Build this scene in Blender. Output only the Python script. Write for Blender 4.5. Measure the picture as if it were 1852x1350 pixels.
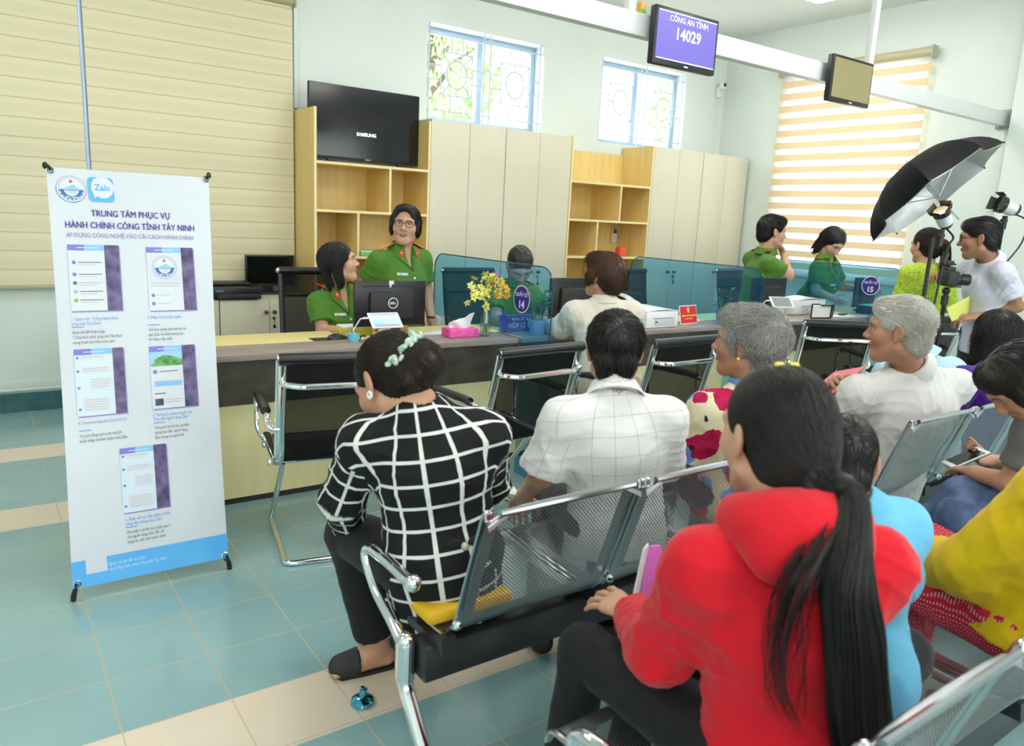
import bpy, bmesh, math, random
import numpy as np
from mathutils import Vector, Matrix, Euler
random.seed(7); RNG = np.random.default_rng(7)
for _o in list(bpy.data.objects): bpy.data.objects.remove(_o)
SC = bpy.context.scene; COL = SC.collection
PI = math.pi; R = math.radians
# ------------------------------------------------------------------ camera
def cam_axes(yaw, pitch, roll):
    f = Vector((math.sin(yaw)*math.cos(pitch), math.cos(yaw)*math.cos(pitch), math.sin(pitch)))
    r = Vector((math.cos(yaw), -math.sin(yaw), 0)); u = r.cross(f)
    return r*math.cos(roll)+u*math.sin(roll), -r*math.sin(roll)+u*math.cos(roll), f
_cr, _cu, _cf = cam_axes(R(35.58793), R(-11.49346), R(2.83074))
cd = bpy.data.cameras.new('camera'); cam = bpy.data.objects.new('camera', cd); COL.objects.link(cam)
cam.matrix_world = Matrix(((_cr.x,_cu.x,-_cf.x,0),(_cr.y,_cu.y,-_cf.y,0),(_cr.z,_cu.z,-_cf.z,1.45),(0,0,0,1)))
cd.sensor_width = 36; cd.lens = 1371.4875/1852*36; cd.clip_start = .05
cd.dof.use_dof = True; cd.dof.focus_distance = 3.6; cd.dof.aperture_fstop = 3.5
SC.camera = cam
# ------------------------------------------------------------------ world, exposure
W = bpy.data.worlds.new('world'); SC.world = W; W.use_nodes = True
_bg = W.node_tree.nodes['Background']; _bg.inputs[0].default_value = (.93,.97,1,1); _bg.inputs[1].default_value = 5.0
SC.view_settings.view_transform = 'Standard'; SC.view_settings.look = 'None'
SC.view_settings.exposure = 0.22; SC.view_settings.gamma = 1.0
LAMP_POWER = 12.5
# ------------------------------------------------------------------ materials
MATS = {}
class NT:
    """small helper round a node tree"""
    def __init__(s, m): s.t = m.node_tree; s.n = s.t.nodes; s.b = s.n.get('Principled BSDF')
    def new(s, typ, **kw):
        n = s.n.new(typ)
        for k, v in kw.items(): setattr(n, k, v)
        return n
    def put(s, sock, v):
        if hasattr(v, 'is_output') or isinstance(v, bpy.types.NodeSocket): s.t.links.new(v, sock)
        else: sock.default_value = v
    def math(s, op, a, b=0.0, c=0.0):
        n = s.new('ShaderNodeMath', operation=op)
        s.put(n.inputs[0], a); s.put(n.inputs[1], b); s.put(n.inputs[2], c); return n.outputs[0]
    def mix(s, f, a, b):
        n = s.new('ShaderNodeMix', data_type='RGBA')
        s.put(n.inputs[0], f); s.put(n.inputs[6], a); s.put(n.inputs[7], b); return n.outputs[2]
    def xyz(s, which='Object'):
        tc = s.new('ShaderNodeTexCoord'); sp = s.new('ShaderNodeSeparateXYZ')
        s.t.links.new(tc.outputs[which], sp.inputs[0]); return sp.outputs, tc.outputs[which]
    def noise(s, scale=5, detail=3, vec=None, rough=.5, dist=0):
        n = s.new('ShaderNodeTexNoise'); n.inputs['Scale'].default_value = scale; n.inputs['Detail'].default_value = detail
        n.inputs['Roughness'].default_value = rough; n.inputs['Distortion'].default_value = dist
        if vec is not None: s.t.links.new(vec, n.inputs['Vector'])
        return n.outputs[0]
    def mapped(s, vec, scale=(1,1,1), rot=(0,0,0)):
        m = s.new('ShaderNodeMapping'); m.inputs['Scale'].default_value = scale; m.inputs['Rotation'].default_value = rot
        s.t.links.new(vec, m.inputs['Vector']); return m.outputs[0]
    def ramp(s, f, stops):
        r = s.new('ShaderNodeValToRGB'); e = r.color_ramp.elements
        while len(e) < len(stops): e.new(.5)
        for el, (p, c) in zip(e, stops): el.position = p; el.color = (*c, 1)
        s.put(r.inputs[0], f); return r.outputs[0]
    def bump(s, h, strength=.2, dist=.01):
        b = s.new('ShaderNodeBump'); b.inputs['Strength'].default_value = strength; b.inputs['Distance'].default_value = dist
        s.put(b.inputs['Height'], h); s.t.links.new(b.outputs[0], s.b.inputs['Normal'])
    def attr(s, name):
        return s.new('ShaderNodeAttribute', attribute_name=name)
def c4(c): return (c[0], c[1], c[2], 1)
def srgb(r, g, b):
    f = lambda v: (v/255/12.92) if v <= 10 else ((v/255+.055)/1.055)**2.4
    return (f(r), f(g), f(b))
def mat(name, col, rough=.5, metal=0, spec=.5, emit=None, estr=1.0, sheen=0):
    if name in MATS: return MATS[name]
    m = bpy.data.materials.new(name); m.use_nodes = True; b = m.node_tree.nodes['Principled BSDF']
    b.inputs['Base Color'].default_value = c4(col); b.inputs['Roughness'].default_value = rough
    b.inputs['Metallic'].default_value = metal; b.inputs['Specular IOR Level'].default_value = spec
    if sheen: b.inputs['Sheen Weight'].default_value = sheen
    if emit: b.inputs['Emission Color'].default_value = c4(emit); b.inputs['Emission Strength'].default_value = estr
    MATS[name] = m; return m
def noisy(name, c1, c2, scale=8, stretch=(1,1,1), rough=.5, detail=4, spec=.5, bump=0, lo=.35, hi=.65, metal=0):
    if name in MATS: return MATS[name]
    m = mat(name, c1, rough, metal, spec); t = NT(m); o, v = t.xyz()
    n = t.noise(scale, detail, t.mapped(v, stretch))
    t.put(t.b.inputs['Base Color'], t.ramp(n, [(lo, c1), (hi, c2)]))
    if bump: t.bump(n, bump, .003)
    return m
# ------------------------------------------------------------------ mesh builder
class MB:
    def __init__(s): s.v = []; s.f = []; s.m = []; s.uv = {}; s.mats = []
    def mi(s, m):
        if m not in s.mats: s.mats.append(m)
        return s.mats.index(m)
    def add(s, vs, fs, m, M=None, uv=None):
        k = len(s.v); i = s.mi(m)
        for p in vs:
            p = Vector(p); s.v.append(M @ p if M else p)
        for q, f in enumerate(fs):
            if uv is not None: s.uv[len(s.f)] = [uv[j] for j in f]
            s.f.append([j+k for j in f]); s.m.append(i)
        return s
    def box(s, c, d, m, bev=0, rot=None, seg=2):
        bm = bmesh.new(); bmesh.ops.create_cube(bm, size=1)
        bmesh.ops.scale(bm, vec=d, verts=bm.verts)
        if bev: bmesh.ops.bevel(bm, geom=bm.edges[:], offset=min(bev, min(d)*.49), segments=seg, affect='EDGES', profile=.5)
        M = Matrix.Translation(c) @ (rot.to_matrix().to_4x4() if isinstance(rot, Euler) else (rot if rot is not None else Matrix.Identity(4)))
        bm.verts.index_update()
        s.add([v.co.copy() for v in bm.verts], [[v.index for v in f.verts] for f in bm.faces], m, M); bm.free(); return s
    def bx(s, x0, x1, y0, y1, z0, z1, m, bev=0):
        return s.box(((x0+x1)/2,(y0+y1)/2,(z0+z1)/2), (abs(x1-x0),abs(y1-y0),abs(z1-z0)), m, bev)
    def tube(s, path, r, m, n=12, closed=False, cap=True, flat=None, up=None):
        """round (or flat=(w,h) oval) tube along a path; r number or list"""
        P = [Vector(p) for p in path]; N = len(P); rs = r if isinstance(r, (list, tuple)) else [r]*N
        T = []
        for i in range(N):
            a = P[(i-1) % N] if (closed or i > 0) else P[i]; b = P[(i+1) % N] if (closed or i < N-1) else P[i]
            T.append((b-a).normalized())
        u = Vector(up) if up else (Vector((0,0,1)) if abs(T[0].z) < .9 else Vector((1,0,0)))
        vs = []
        for i in range(N):
            x = T[i].cross(u)
            if x.length < 1e-5: x = T[i].orthogonal()
            x.normalize(); y = x.cross(T[i]).normalized(); u = y if not up else Vector(up)
            w, h = (flat if flat else (1, 1))
            for k in range(n):
                a = 2*PI*k/n; vs.append(P[i]+x*(rs[i]*w*math.cos(a))+y*(rs[i]*h*math.sin(a)))
        fs = []
        for i in range(N if closed else N-1):
            for k in range(n):
                a = i*n+k; b = i*n+(k+1) % n; j = (i+1) % N
                fs.append([a, b, j*n+(k+1) % n, j*n+k])
        if cap and not closed: fs += [list(range(n))[::-1], [(N-1)*n+k for k in range(n)]]
        return s.add(vs, fs, m)
    def cyl(s, a, b, r, m, r2=None, n=20): return s.tube([a, b], [r, r if r2 is None else r2], m, n)
    def lathe(s, prof, m, c=(0,0,0), n=24, M=None):
        vs = []; fs = []; K = len(prof)
        for k in range(n):
            a = 2*PI*k/n
            for (r, z) in prof: vs.append((c[0]+r*math.cos(a), c[1]+r*math.sin(a), c[2]+z))
        for k in range(n):
            for i in range(K-1):
                a = k*K+i; b = ((k+1) % n)*K+i; fs.append([a, b, b+1, a+1])
        return s.add(vs, fs, m, M)
    def ball(s, c, r, m, n=14, sc=(1,1,1), M=None):
        prof = [(max(1e-5, math.sin(PI*i/(n//2))), -math.cos(PI*i/(n//2))) for i in range(n//2+1)]
        T = Matrix.Translation(c) @ (M if M else Matrix.Identity(4)) @ Matrix.Diagonal((r*sc[0], r*sc[1], r*sc[2], 1))
        return s.lathe(prof, m, n=n, M=T)
    def poly(s, pts, m, ext=None):
        """flat polygon; ext = vector to extrude into a solid"""
        n = len(pts); P = [Vector(p) for p in pts]
        if ext is None: return s.add(P, [list(range(n))], m)
        e = Vector(ext); fs = [list(range(n))[::-1], list(range(n, 2*n))]+[[i, (i+1) % n, n+(i+1) % n, n+i] for i in range(n)]
        return s.add(P+[p+e for p in P], fs, m)
    def grid(s, fn, nu, nv, m, thick=0, uv=False):
        """surface fn(u,v)->point over the unit square; thick = solid sheet"""
        vs = [Vector(fn(i/nu, j/nv)) for j in range(nv+1) for i in range(nu+1)]
        w = nu+1; fs = [[j*w+i, j*w+i+1, (j+1)*w+i+1, (j+1)*w+i] for j in range(nv) for i in range(nu)]
        uvs = [(i/nu, j/nv) for j in range(nv+1) for i in range(nu+1)]
        if thick:
            nr = [Vector() for _ in vs]
            for f in fs:
                k = (vs[f[1]]-vs[f[0]]).cross(vs[f[3]]-vs[f[0]])
                for i in f: nr[i] += k
            n = len(vs); vs = vs+[p-q.normalized()*thick for p, q in zip(vs, nr)]
            b = [[i+n for i in f[::-1]] for f in fs]
            loop = [i for i in range(w)]+[j*w+nu for j in range(1, nv+1)]+[nv*w+i for i in range(nu-1, -1, -1)]+[j*w for j in range(nv-1, 0, -1)]
            fs = fs+b+[[a+n, c+n, c, a] for a, c in zip(loop, loop[1:]+loop[:1])]; uvs = uvs+uvs
        return s.add(vs, fs, m, uv=uvs if uv else None)
    def text(s, body, m, size, o, x=(1,0,0), y=(0,0,1), align='CENTER', bold=0, thick=0, width=None):
        """lettering as mesh: o = origin on the baseline, x,y = reading and up directions"""
        vs, fs, w = text_mesh(body, align, bold)
        x = Vector(x).normalized(); y = Vector(y).normalized(); z = x.cross(y); o = Vector(o)
        sx = size if not width else width/max(w, 1e-6)
        V = [o+x*(p[0]*sx)+y*(p[1]*size)+z*thick for p in vs]
        return s.add(V, fs, m)
    def build(s, name, parent=None, smooth=True, angle=35, M=None):
        me = bpy.data.meshes.new(name); me.from_pydata([tuple(p) for p in s.v], [], s.f)
        for m in s.mats: me.materials.append(m)
        me.polygons.foreach_set('material_index', s.m)
        if s.uv:
            L = me.uv_layers.new(name='UVMap'); a = np.zeros(len(me.loops)*2)
            for p in me.polygons:
                u = s.uv.get(p.index)
                if u:
                    for k, li in enumerate(p.loop_indices): a[2*li:2*li+2] = u[k]
            L.data.foreach_set('uv', a)
        me.validate(); me.update()
        if smooth: shade(me, angle)
        o = bpy.data.objects.new(name, me); COL.objects.link(o)
        if M: o.matrix_world = M
        if parent: adopt(o, parent)
        return o
def adopt(o, parent):
    """parent keeping the world place (parents are never scaled)"""
    o.parent = parent; o.matrix_parent_inverse = Matrix.Identity(4)
    inv = mw(parent).inverted(); o.matrix_basis = inv @ o.matrix_basis
def mw(o):
    m = o.matrix_basis.copy()
    while o.parent: o = o.parent; m = o.matrix_basis @ m
    return m
def shade(me, angle=35):
    me.polygons.foreach_set('use_smooth', [True]*len(me.polygons))
    try: me.set_sharp_from_angle(angle=R(angle))
    except Exception: pass
_TX = {}
def text_mesh(body, align='CENTER', bold=0):
    k = (body, align, bold)
    if k in _TX: return _TX[k]
    c = bpy.data.curves.new('txt', 'FONT'); c.body = body; c.align_x = align; c.resolution_u = 2; c.offset = bold; c.fill_mode = 'FRONT'
    o = bpy.data.objects.new('txt', c); COL.objects.link(o)
    dg = bpy.context.evaluated_depsgraph_get(); e = o.evaluated_get(dg); me = e.to_mesh()
    vs = [tuple(v.co) for v in me.vertices]; fs = [list(p.vertices) for p in me.polygons]
    w = (max(v[0] for v in vs)-min(v[0] for v in vs)) if vs else 1
    e.to_mesh_clear(); bpy.data.objects.remove(o); bpy.data.curves.remove(c)
    _TX[k] = (vs, fs, w); return _TX[k]
def tag(o, label, cat, group=None, kind=None):
    o['label'] = label; o['category'] = cat
    if group: o['group'] = group
    if kind: o['kind'] = kind
    return o
def thing(name, loc, label, cat, rz=0, group=None):
    o = bpy.data.objects.new(name, None); COL.objects.link(o); o.empty_display_size = .05
    o.location = loc; o.rotation_euler = (0, 0, rz); o.matrix_basis = Matrix.Translation(loc) @ Matrix.Rotation(rz, 4, 'Z')
    return tag(o, label, cat, group)
def struct(o, label=None):
    o['kind'] = 'structure'
    if label: o['label'] = label
    return o
def copy_tree(root, M, label, group=None):
    """copy a thing with its parts and sub-parts to a new place"""
    r = root.copy(); COL.objects.link(r); r.matrix_basis = M
    r['label'] = label
    if group: r['group'] = group
    def rec(a, b):
        for ch in a.children:
            c = ch.copy(); COL.objects.link(c); c.parent = b; c.matrix_parent_inverse = Matrix.Identity(4); c.matrix_basis = ch.matrix_basis.copy(); rec(ch, c)
    rec(root, r); return r
def TR(x, y, z=0, rz=0): return Matrix.Translation((x, y, z)) @ Matrix.Rotation(rz, 4, 'Z')
# ------------------------------------------------------------------ shared materials
WHITE = mat('white_plastic', (.78,.78,.76), .35); BLACK = mat('black_plastic', (.012,.012,.013), .35)
BLACKM = mat('black_matt', (.02,.02,.021), .6); CHROME = mat('chrome', (.82,.83,.84), .08, 1)
STEEL = mat('satin_steel', (.55,.56,.56), .28, 1); GREYP = mat('grey_plastic', (.35,.36,.36), .45)
RUBBER = mat('black_rubber', (.015,.015,.015), .7); SCREEN = mat('screen_black', (.004,.004,.005), .12)
BRASS = mat('dull_brass', (.25,.19,.1), .35, 1); PAPER = mat('paper', (.82,.83,.82), .8)
BLUEINK = mat('blue_ink', (.03,.03,.35), .5); REDM = mat('red_paint', (.7,.03,.03), .5)
GOLD = mat('gold_print', (.85,.6,.12), .5)
def glassy(name, tint, ior=1.45, refl_haze=None):
    m = bpy.data.materials.new(name); m.use_nodes = True; t = m.node_tree; t.nodes.clear()
    o = t.nodes.new('ShaderNodeOutputMaterial'); tr = t.nodes.new('ShaderNodeBsdfTransparent'); gl = t.nodes.new('ShaderNodeBsdfGlossy')
    fr = t.nodes.new('ShaderNodeFresnel'); mx = t.nodes.new('ShaderNodeMixShader')
    tr.inputs[0].default_value = c4(tint); gl.inputs['Roughness'].default_value = .02; fr.inputs[0].default_value = ior
    ge = t.nodes.new('ShaderNodeNewGeometry'); mm = t.nodes.new('ShaderNodeMath'); mm.operation = 'MULTIPLY'
    inv = t.nodes.new('ShaderNodeMath'); inv.operation = 'SUBTRACT'; inv.inputs[0].default_value = 1.0
    t.links.new(ge.outputs['Backfacing'], inv.inputs[1]); t.links.new(fr.outputs[0], mm.inputs[0]); t.links.new(inv.outputs[0], mm.inputs[1])
    t.links.new(mm.outputs[0], mx.inputs[0]); t.links.new(tr.outputs[0], mx.inputs[1]); t.links.new(gl.outputs[0], mx.inputs[2]); t.links.new(mx.outputs[0], o.inputs[0])
    if refl_haze:   # blue diffuse share: window and sky reflection put into the pane colour
        df = t.nodes.new('ShaderNodeBsdfDiffuse'); df.inputs[0].default_value = c4(refl_haze[0]); m2 = t.nodes.new('ShaderNodeMixShader'); m2.inputs[0].default_value = refl_haze[1]
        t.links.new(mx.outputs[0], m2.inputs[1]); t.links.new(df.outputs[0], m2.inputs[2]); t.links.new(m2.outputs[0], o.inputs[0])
    MATS[name] = m; return m
CLEAR = glassy('clear_glass', (.97,.985,.98)); BLUEGLASS = glassy('blue_glass', (.56,.84,1.0), refl_haze=((.10,.40,.70), .055))
# ================================================================== the setting
WALL = noisy('mint_wall', (.70,.765,.72), (.73,.79,.745), 2.0, rough=.55, detail=2)
CEIL = mat('ceiling_white', (.78,.79,.76), .7)
def floor_mat():
    m = mat('floor_tiles', (.3,.5,.5), .13); t = NT(m); o, v = t.xyz(); x, y = o[0], o[1]
    def inside(a, lo, hi): return t.math('MULTIPLY', t.math('GREATER_THAN', a, lo), t.math('LESS_THAN', a, hi))
    st = t.math('MAXIMUM', inside(y, 1.81, 2.106), t.math('MAXIMUM', inside(y, 3.79, 4.066), inside(y, 4.838, 5.1)))
    n = t.noise(2.2, 3, v); n2 = t.noise(90, 2, v)
    teal = t.ramp(n, [(.3, srgb(132,168,170)), (.7, srgb(144,178,178))]); beige = t.ramp(n, [(.3, srgb(222,204,180)), (.7, srgb(228,212,190))])
    c = t.mix(st, teal, beige)
    fx = t.math('PINGPONG', t.math('SUBTRACT', x, .24), .1475); fy = t.math('PINGPONG', t.math('SUBTRACT', y, 2.106), .1415)
    lx = t.math('LESS_THAN', fx, .0022); ly = t.math('LESS_THAN', fy, .0020)
    g = t.math('MAXIMUM', lx, ly)
    gcol = t.mix(st, c4(srgb(186,172,140)), c4(srgb(190,178,152)))
    t.put(t.b.inputs['Base Color'], t.mix(g, t.mix(t.math('MULTIPLY', n2, .06), c, c4((.35,.45,.42))), gcol))
    t.put(t.b.inputs['Roughness'], t.math('ADD', t.math('MULTIPLY', g, .4), .14)); t.b.inputs['Specular IOR Level'].default_value = .45
    return m
mb = MB(); mb.bx(-3.5, 7.03, -3.0, 6.0, -.1, 0, floor_mat()); struct(mb.build('floor', smooth=False))
mb = MB(); mb.bx(-3.75, 7.28, -3.25, 6.25, 3.5, 3.6, CEIL); struct(mb.build('ceiling', smooth=False))
def wall_y(mb, y0, y1, x0, x1, z0, z1, holes, m):
    xs = sorted({x0, x1, *[h[0] for h in holes], *[h[1] for h in holes]})
    for a, b in zip(xs, xs[1:]):
        hs = [h for h in holes if h[0] <= a+1e-6 and h[1] >= b-1e-6]
        if hs:
            h = hs[0]; mb.bx(a, b, y0, y1, z0, h[2], m); mb.bx(a, b, y0, y1, h[3], z1, m)
        else: mb.bx(a, b, y0, y1, z0, z1, m)
WIN = [(3.26, 4.49, 2.25, 3.03), (5.20, 6.41, 2.25, 3.05)]
mb = MB(); wall_y(mb, 6.0, 6.25, -3.75, 7.28, 0, 3.5, WIN, WALL); struct(mb.build('wall_back', smooth=False))
mb = MB()
RW = (3.75, 5.10, 1.12, 2.98)
for a, b, c, d in ((-3.25,RW[0],0,3.5), (RW[1],6.0,0,3.5), (RW[0],RW[1],0,RW[2]), (RW[0],RW[1],RW[3],3.5)): mb.bx(7.03, 7.28, a, b, c, d, WALL)
struct(mb.build('wall_right', smooth=False))
mb = MB(); mb.bx(-3.75, -3.5, -3.25, 6.0, 0, 3.5, WALL); struct(mb.build('wall_left', smooth=False))
FILL_WIN = [(-2.9, -.5, .9, 2.9), (.6, 3.0, .9, 2.9), (4.1, 6.5, .9, 2.9)]  # added openings behind the camera, letting in daylight as frontal fill
mb = MB(); wall_y(mb, -3.25, -3.0, -3.5, 7.03, 0, 3.5, FILL_WIN, WALL); struct(mb.build('wall_front', smooth=False))
for i, (a, b, c, d) in enumerate(FILL_WIN):
    w = MB()
    for p, q in ((a, a+.05), ((a+b)/2-.025, (a+b)/2+.025), (b-.05, b)): w.bx(p, q, -3.16, -3.11, c, d, mat('blue_aluminium', (.42,.55,.72), .35, .3), .004)
    for p, q in ((c, c+.05), (d-.05, d)): w.bx(a, b, -3.158, -3.112, p, q, MATS['blue_aluminium'], .004)
    root = struct(w.build('window_%d' % (4+i))); g = MB(); g.bx(a+.04, b-.04, -3.136, -3.132, c+.04, d-.04, CLEAR); g.build('pane', root)  # unseen fill windows, added to light the counter side from the front
mb = MB(); mb.bx(6.93, 7.03, 2.2, 2.96, 0, 3.5, WALL); struct(mb.build('column', smooth=False))
BASE = noisy('teal_skirting', srgb(52,98,104), srgb(70,116,120), 6, rough=.25)
mb = MB()
for i in range(18):
    x0 = -3.5+i*.3
    mb.bx(x0, min(x0+.297, 2.10), 5.985, 6.0, 0, .128, BASE, .002)
struct(mb.build('baseboard_back', smooth=False))
mb = MB()
for i in range(11): mb.bx(7.015, 7.03, 2.97+i*.275, 3.242+i*.275, 0, .128, BASE, .002)
struct(mb.build('baseboard_right', smooth=False))
mb = MB(); TRIMC = mat('pale_trim', (.70,.78,.72), .45)
mb.bx(-3.5, 2.1, 5.975, 6.0, .145, .165, TRIMC, .004); mb.bx(-3.5, 2.1, 5.985, 6.0, .165, .215, TRIMC, .004)
struct(mb.build('trim_1'))
# windows with painted grilles
ALU = mat('blue_aluminium', (.42,.55,.72), .35, .3); BAR = mat('grille_paint', (.52,.60,.68), .5)
def window_unit(n, x0, x1, z0, z1):
    w = MB()
    for a, b in ((x0, x0+.05), (x1-.05, x1), ((x0+x1)/2-.03, (x0+x1)/2+.03)): w.bx(a, b, 6.15, 6.20, z0, z1, ALU, .004)
    for a, b in ((z0, z0+.05), (z1-.05, z1)): w.bx(x0, x1, 6.152, 6.198, a, b, ALU, .004)
    root = struct(w.build('window_%d' % n))
    g = MB(); g.bx(x0+.04, x1-.04, 6.172, 6.176, z0+.04, z1-.04, CLEAR); g.build('pane', root)
    b = MB(); y = 6.03; r = .006
    def ln(p, q, rr=r): b.cyl((p[0], y, p[1]), (q[0], y, q[1]), rr, BAR, n=6)
    zt, zb = z1-.075, z0+.09; xm = (x0+x1)/2
    ln((x0, zt), (x1, zt)); ln((x0, zb), (x1, zb))
    for x in (x0+.03, xm-.035, xm+.035, x1-.03): ln((x, z0), (x, z1), .008)
    for a0, a1 in ((x0+.03, xm-.035), (xm+.035, x1-.03)):
        cx = (a0+a1)/2; cz = (zt+zb)/2; rw, rh = .155, .175; ra, rb = .10, .115
        for p, q in (((cx-rw,cz-rh),(cx+rw,cz-rh)), ((cx+rw,cz-rh),(cx+rw,cz+rh)), ((cx+rw,cz+rh),(cx-rw,cz+rh)), ((cx-rw,cz+rh),(cx-rw,cz-rh))): ln(p, q)
        b.tube([(cx+ra*math.cos(t*PI/16), y, cz+rb*math.sin(t*PI/16)) for t in range(32)], .008, BAR, 6, closed=True)
        for k in range(8):
            t = k*PI/4; d = 1 if k % 2 == 0 else 0
            e = (cx+rw*round(math.cos(t)), cz+rh*round(math.sin(t)))
            ln((cx+ra*math.cos(t), cz+rb*math.sin(t)), e)
        for s in (-1, 1):
            for dx in (-.055, .055): ln((cx+dx, cz+s*rh), (cx+dx, zt if s > 0 else zb))
            for dz in (-.06, .06): ln((cx+s*rw, cz+dz), (a1 if s > 0 else a0, cz+dz))
    b.build('grille', root)
    return root
window_unit(1, *WIN[0]); window_unit(2, *WIN[1])
w = MB()
for a, b in ((RW[0], RW[0]+.05), (RW[1]-.05, RW[1]), (4.39, 4.45)): w.bx(7.16, 7.21, a, b, RW[2], RW[3], ALU, .004)
for a, b in ((RW[2], RW[2]+.05), (RW[3]-.05, RW[3])): w.bx(7.162, 7.208, RW[0], RW[1], a, b, ALU, .004)
root = struct(w.build('window_3'))
g = MB(); g.bx(7.184, 7.188, RW[0]+.04, RW[1]-.04, RW[2]+.04, RW[3]-.04, CLEAR); g.build('pane', root)
# zebra blinds ------------------------------------------------------
def blind_mat(name, closed):
    m = bpy.data.materials.new(name); m.use_nodes = True; t = NT(m); t.n.clear(); MATS[name] = m
    out = t.new('ShaderNodeOutputMaterial'); o, v = t.xyz(); z = o[2]
    per = .1205; ph = t.math('FRACT', t.math('DIVIDE', z, per))
    weave = t.noise(400, 2, t.mapped(v, (1, 1, 3)))
    d = t.new('ShaderNodeBsdfDiffuse'); tl = t.new('ShaderNodeBsdfTranslucent'); tp = t.new('ShaderNodeBsdfTransparent')
    cream = srgb(238,230,198) if closed else srgb(232,206,164)
    if closed:
        edge = t.math('LESS_THAN', ph, .07); half = t.math('LESS_THAN', t.math('ABSOLUTE', t.math('SUBTRACT', ph, .5)), .22)
        c = t.mix(edge, t.mix(t.math('MULTIPLY', half, .5), c4(cream), c4(srgb(232,222,186))), c4(srgb(220,202,150)))
        c = t.mix(t.math('MULTIPLY', weave, .12), c, c4(srgb(215,204,165)))
        t.put(d.inputs[0], c); t.put(tl.inputs[0], c)
        mx = t.new('ShaderNodeMixShader'); mx.inputs[0].default_value = .12
        t.t.links.new(d.outputs[0], mx.inputs[1]); t.t.links.new(tl.outputs[0], mx.inputs[2]); t.t.links.new(mx.outputs[0], out.inputs[0])
    else:
        sheer = t.math('GREATER_THAN', ph, .55)
        t.put(d.inputs[0], c4(cream)); t.put(tl.inputs[0], c4(cream))
        mx = t.new('ShaderNodeMixShader'); mx.inputs[0].default_value = .09
        t.t.links.new(d.outputs[0], mx.inputs[1]); t.t.links.new(tl.outputs[0], mx.inputs[2])
        d2 = t.new('ShaderNodeBsdfTranslucent'); d2.inputs[0].default_value = (.9,.9,.88,1)
        m2 = t.new('ShaderNodeMixShader'); m2.inputs[0].default_value = .55
        t.t.links.new(d2.outputs[0], m2.inputs[1]); t.t.links.new(tp.outputs[0], m2.inputs[2])
        m3 = t.new('ShaderNodeMixShader'); t.put(m3.inputs[0], sheer)
        t.t.links.new(mx.outputs[0], m3.inputs[1]); t.t.links.new(m2.outputs[0], m3.inputs[2]); t.t.links.new(m3.outputs[0], out.inputs[0])
    return m
BL_C = blind_mat('blind_fabric_closed', True); BL_O = blind_mat('blind_fabric_striped', False)
BLH = mat('blind_cassette', (.50,.46,.28), .4); BLB = mat('blind_bar', (.42,.40,.28), .4)
def blind(x0, x1, z0, z1, y, M, label, m):
    t = thing('roller_blind', (0,0,0), label, 'blind', group=None); t.matrix_basis = M
    def fn(u, v):
        z = z0+(z1-z0)*v; ph = ((z/.1205) % 1)
        return (x0+(x1-x0)*u, y-(.004*math.sin(PI*ph) if m is BL_C else 0), z)
    n = int((z1-z0)/.1205*6)
    f = MB(); f.grid(fn, 1, n, m); o = f.build('fabric'); o.parent = t
    c = MB(); c.tube([(x0-.015, y, z1+.03), (x1+.015, y, z1+.03)], .045, BLH, 16); c.bx(x0-.02, x0-.005, y-.05, y+.05, z1-.02, z1+.08, BLB, .004); c.bx(x1+.005, x1+.02, y-.05, y+.05, z1-.02, z1+.08, BLB, .004)
    o = c.build('cassette'); o.parent = t
    b = MB(); b.box(((x0+x1)/2, y, z0-.012), (x1-x0, .022, .03), BLB, .008); o = b.build('bottom_bar'); o.parent = t
    return t
I4 = Matrix.Identity(4)
blind(.699, 2.085, .875, 2.93, 5.95, I4, 'closed cream zebra blind beside the yellow shelf with the television', BL_C)
blind(-.75, .671, .865, 2.93, 5.95, I4, 'closed cream zebra blind behind the white information banner', BL_C)
blind(3.68, 5.20, 1.02, 3.02, -6.955, Matrix.Rotation(PI/2, 4, 'Z'), 'open zebra blind with bright white stripes on the end wall', BL_O)
# the frame strip between the two closed blinds and their window niche
mb = MB(); mb.bx(.671, .699, 5.965, 6.0, .165, 3.0, ALU, .004); struct(mb.build('trim_2'))
mb = MB(); mb.bx(2.10, 2.13, 5.965, 6.0, 2.2, 3.49, TRIMC, .004); struct(mb.build('trim_3'))
# ceiling lamps ----------------------------------------------------
lamps = {}
for (lx, ly, pw, where) in ((.3,4.2,.62,'over the low cabinet'), (3.0,4.2,.62,'over the officers desk'), (5.5,4.0,.8,'near the end wall'), (-1.6,1.9,.75,'over the banner side'), (1.6,1.6,.75,'over the front bench'), (4.6,1.4,1.3,'over the end of the benches'), (-1.8,-1.0,.9,'near the entrance'), (1.4,-1.2,.9,'behind the benches'), (4.4,-1.0,.9,'at the rear of the hall')):
    lab = 'white rectangular ceiling light '+where
    if pw not in lamps:
        l0 = lamps[pw] = thing('ceiling_light', (lx, ly, 3.5), lab, 'lamp', group='ceiling lights of the hall')
        f = MB(); f.bx(-.62, .62, -.32, .32, -.05, 0, WHITE, .006); o = f.build('housing'); o.parent = l0
        f = MB(); f.bx(-.58, .58, -.28, .28, -.12, -.051, mat('lamp_diffuser_%d' % int(pw*100), (.9,.9,.9), .5, emit=(1.0,.975,.94), estr=LAMP_POWER*pw)); o = f.build('diffuser', smooth=False); o.parent = l0
    else: copy_tree(lamps[pw], TR(lx, ly, 3.5), lab)
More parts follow.
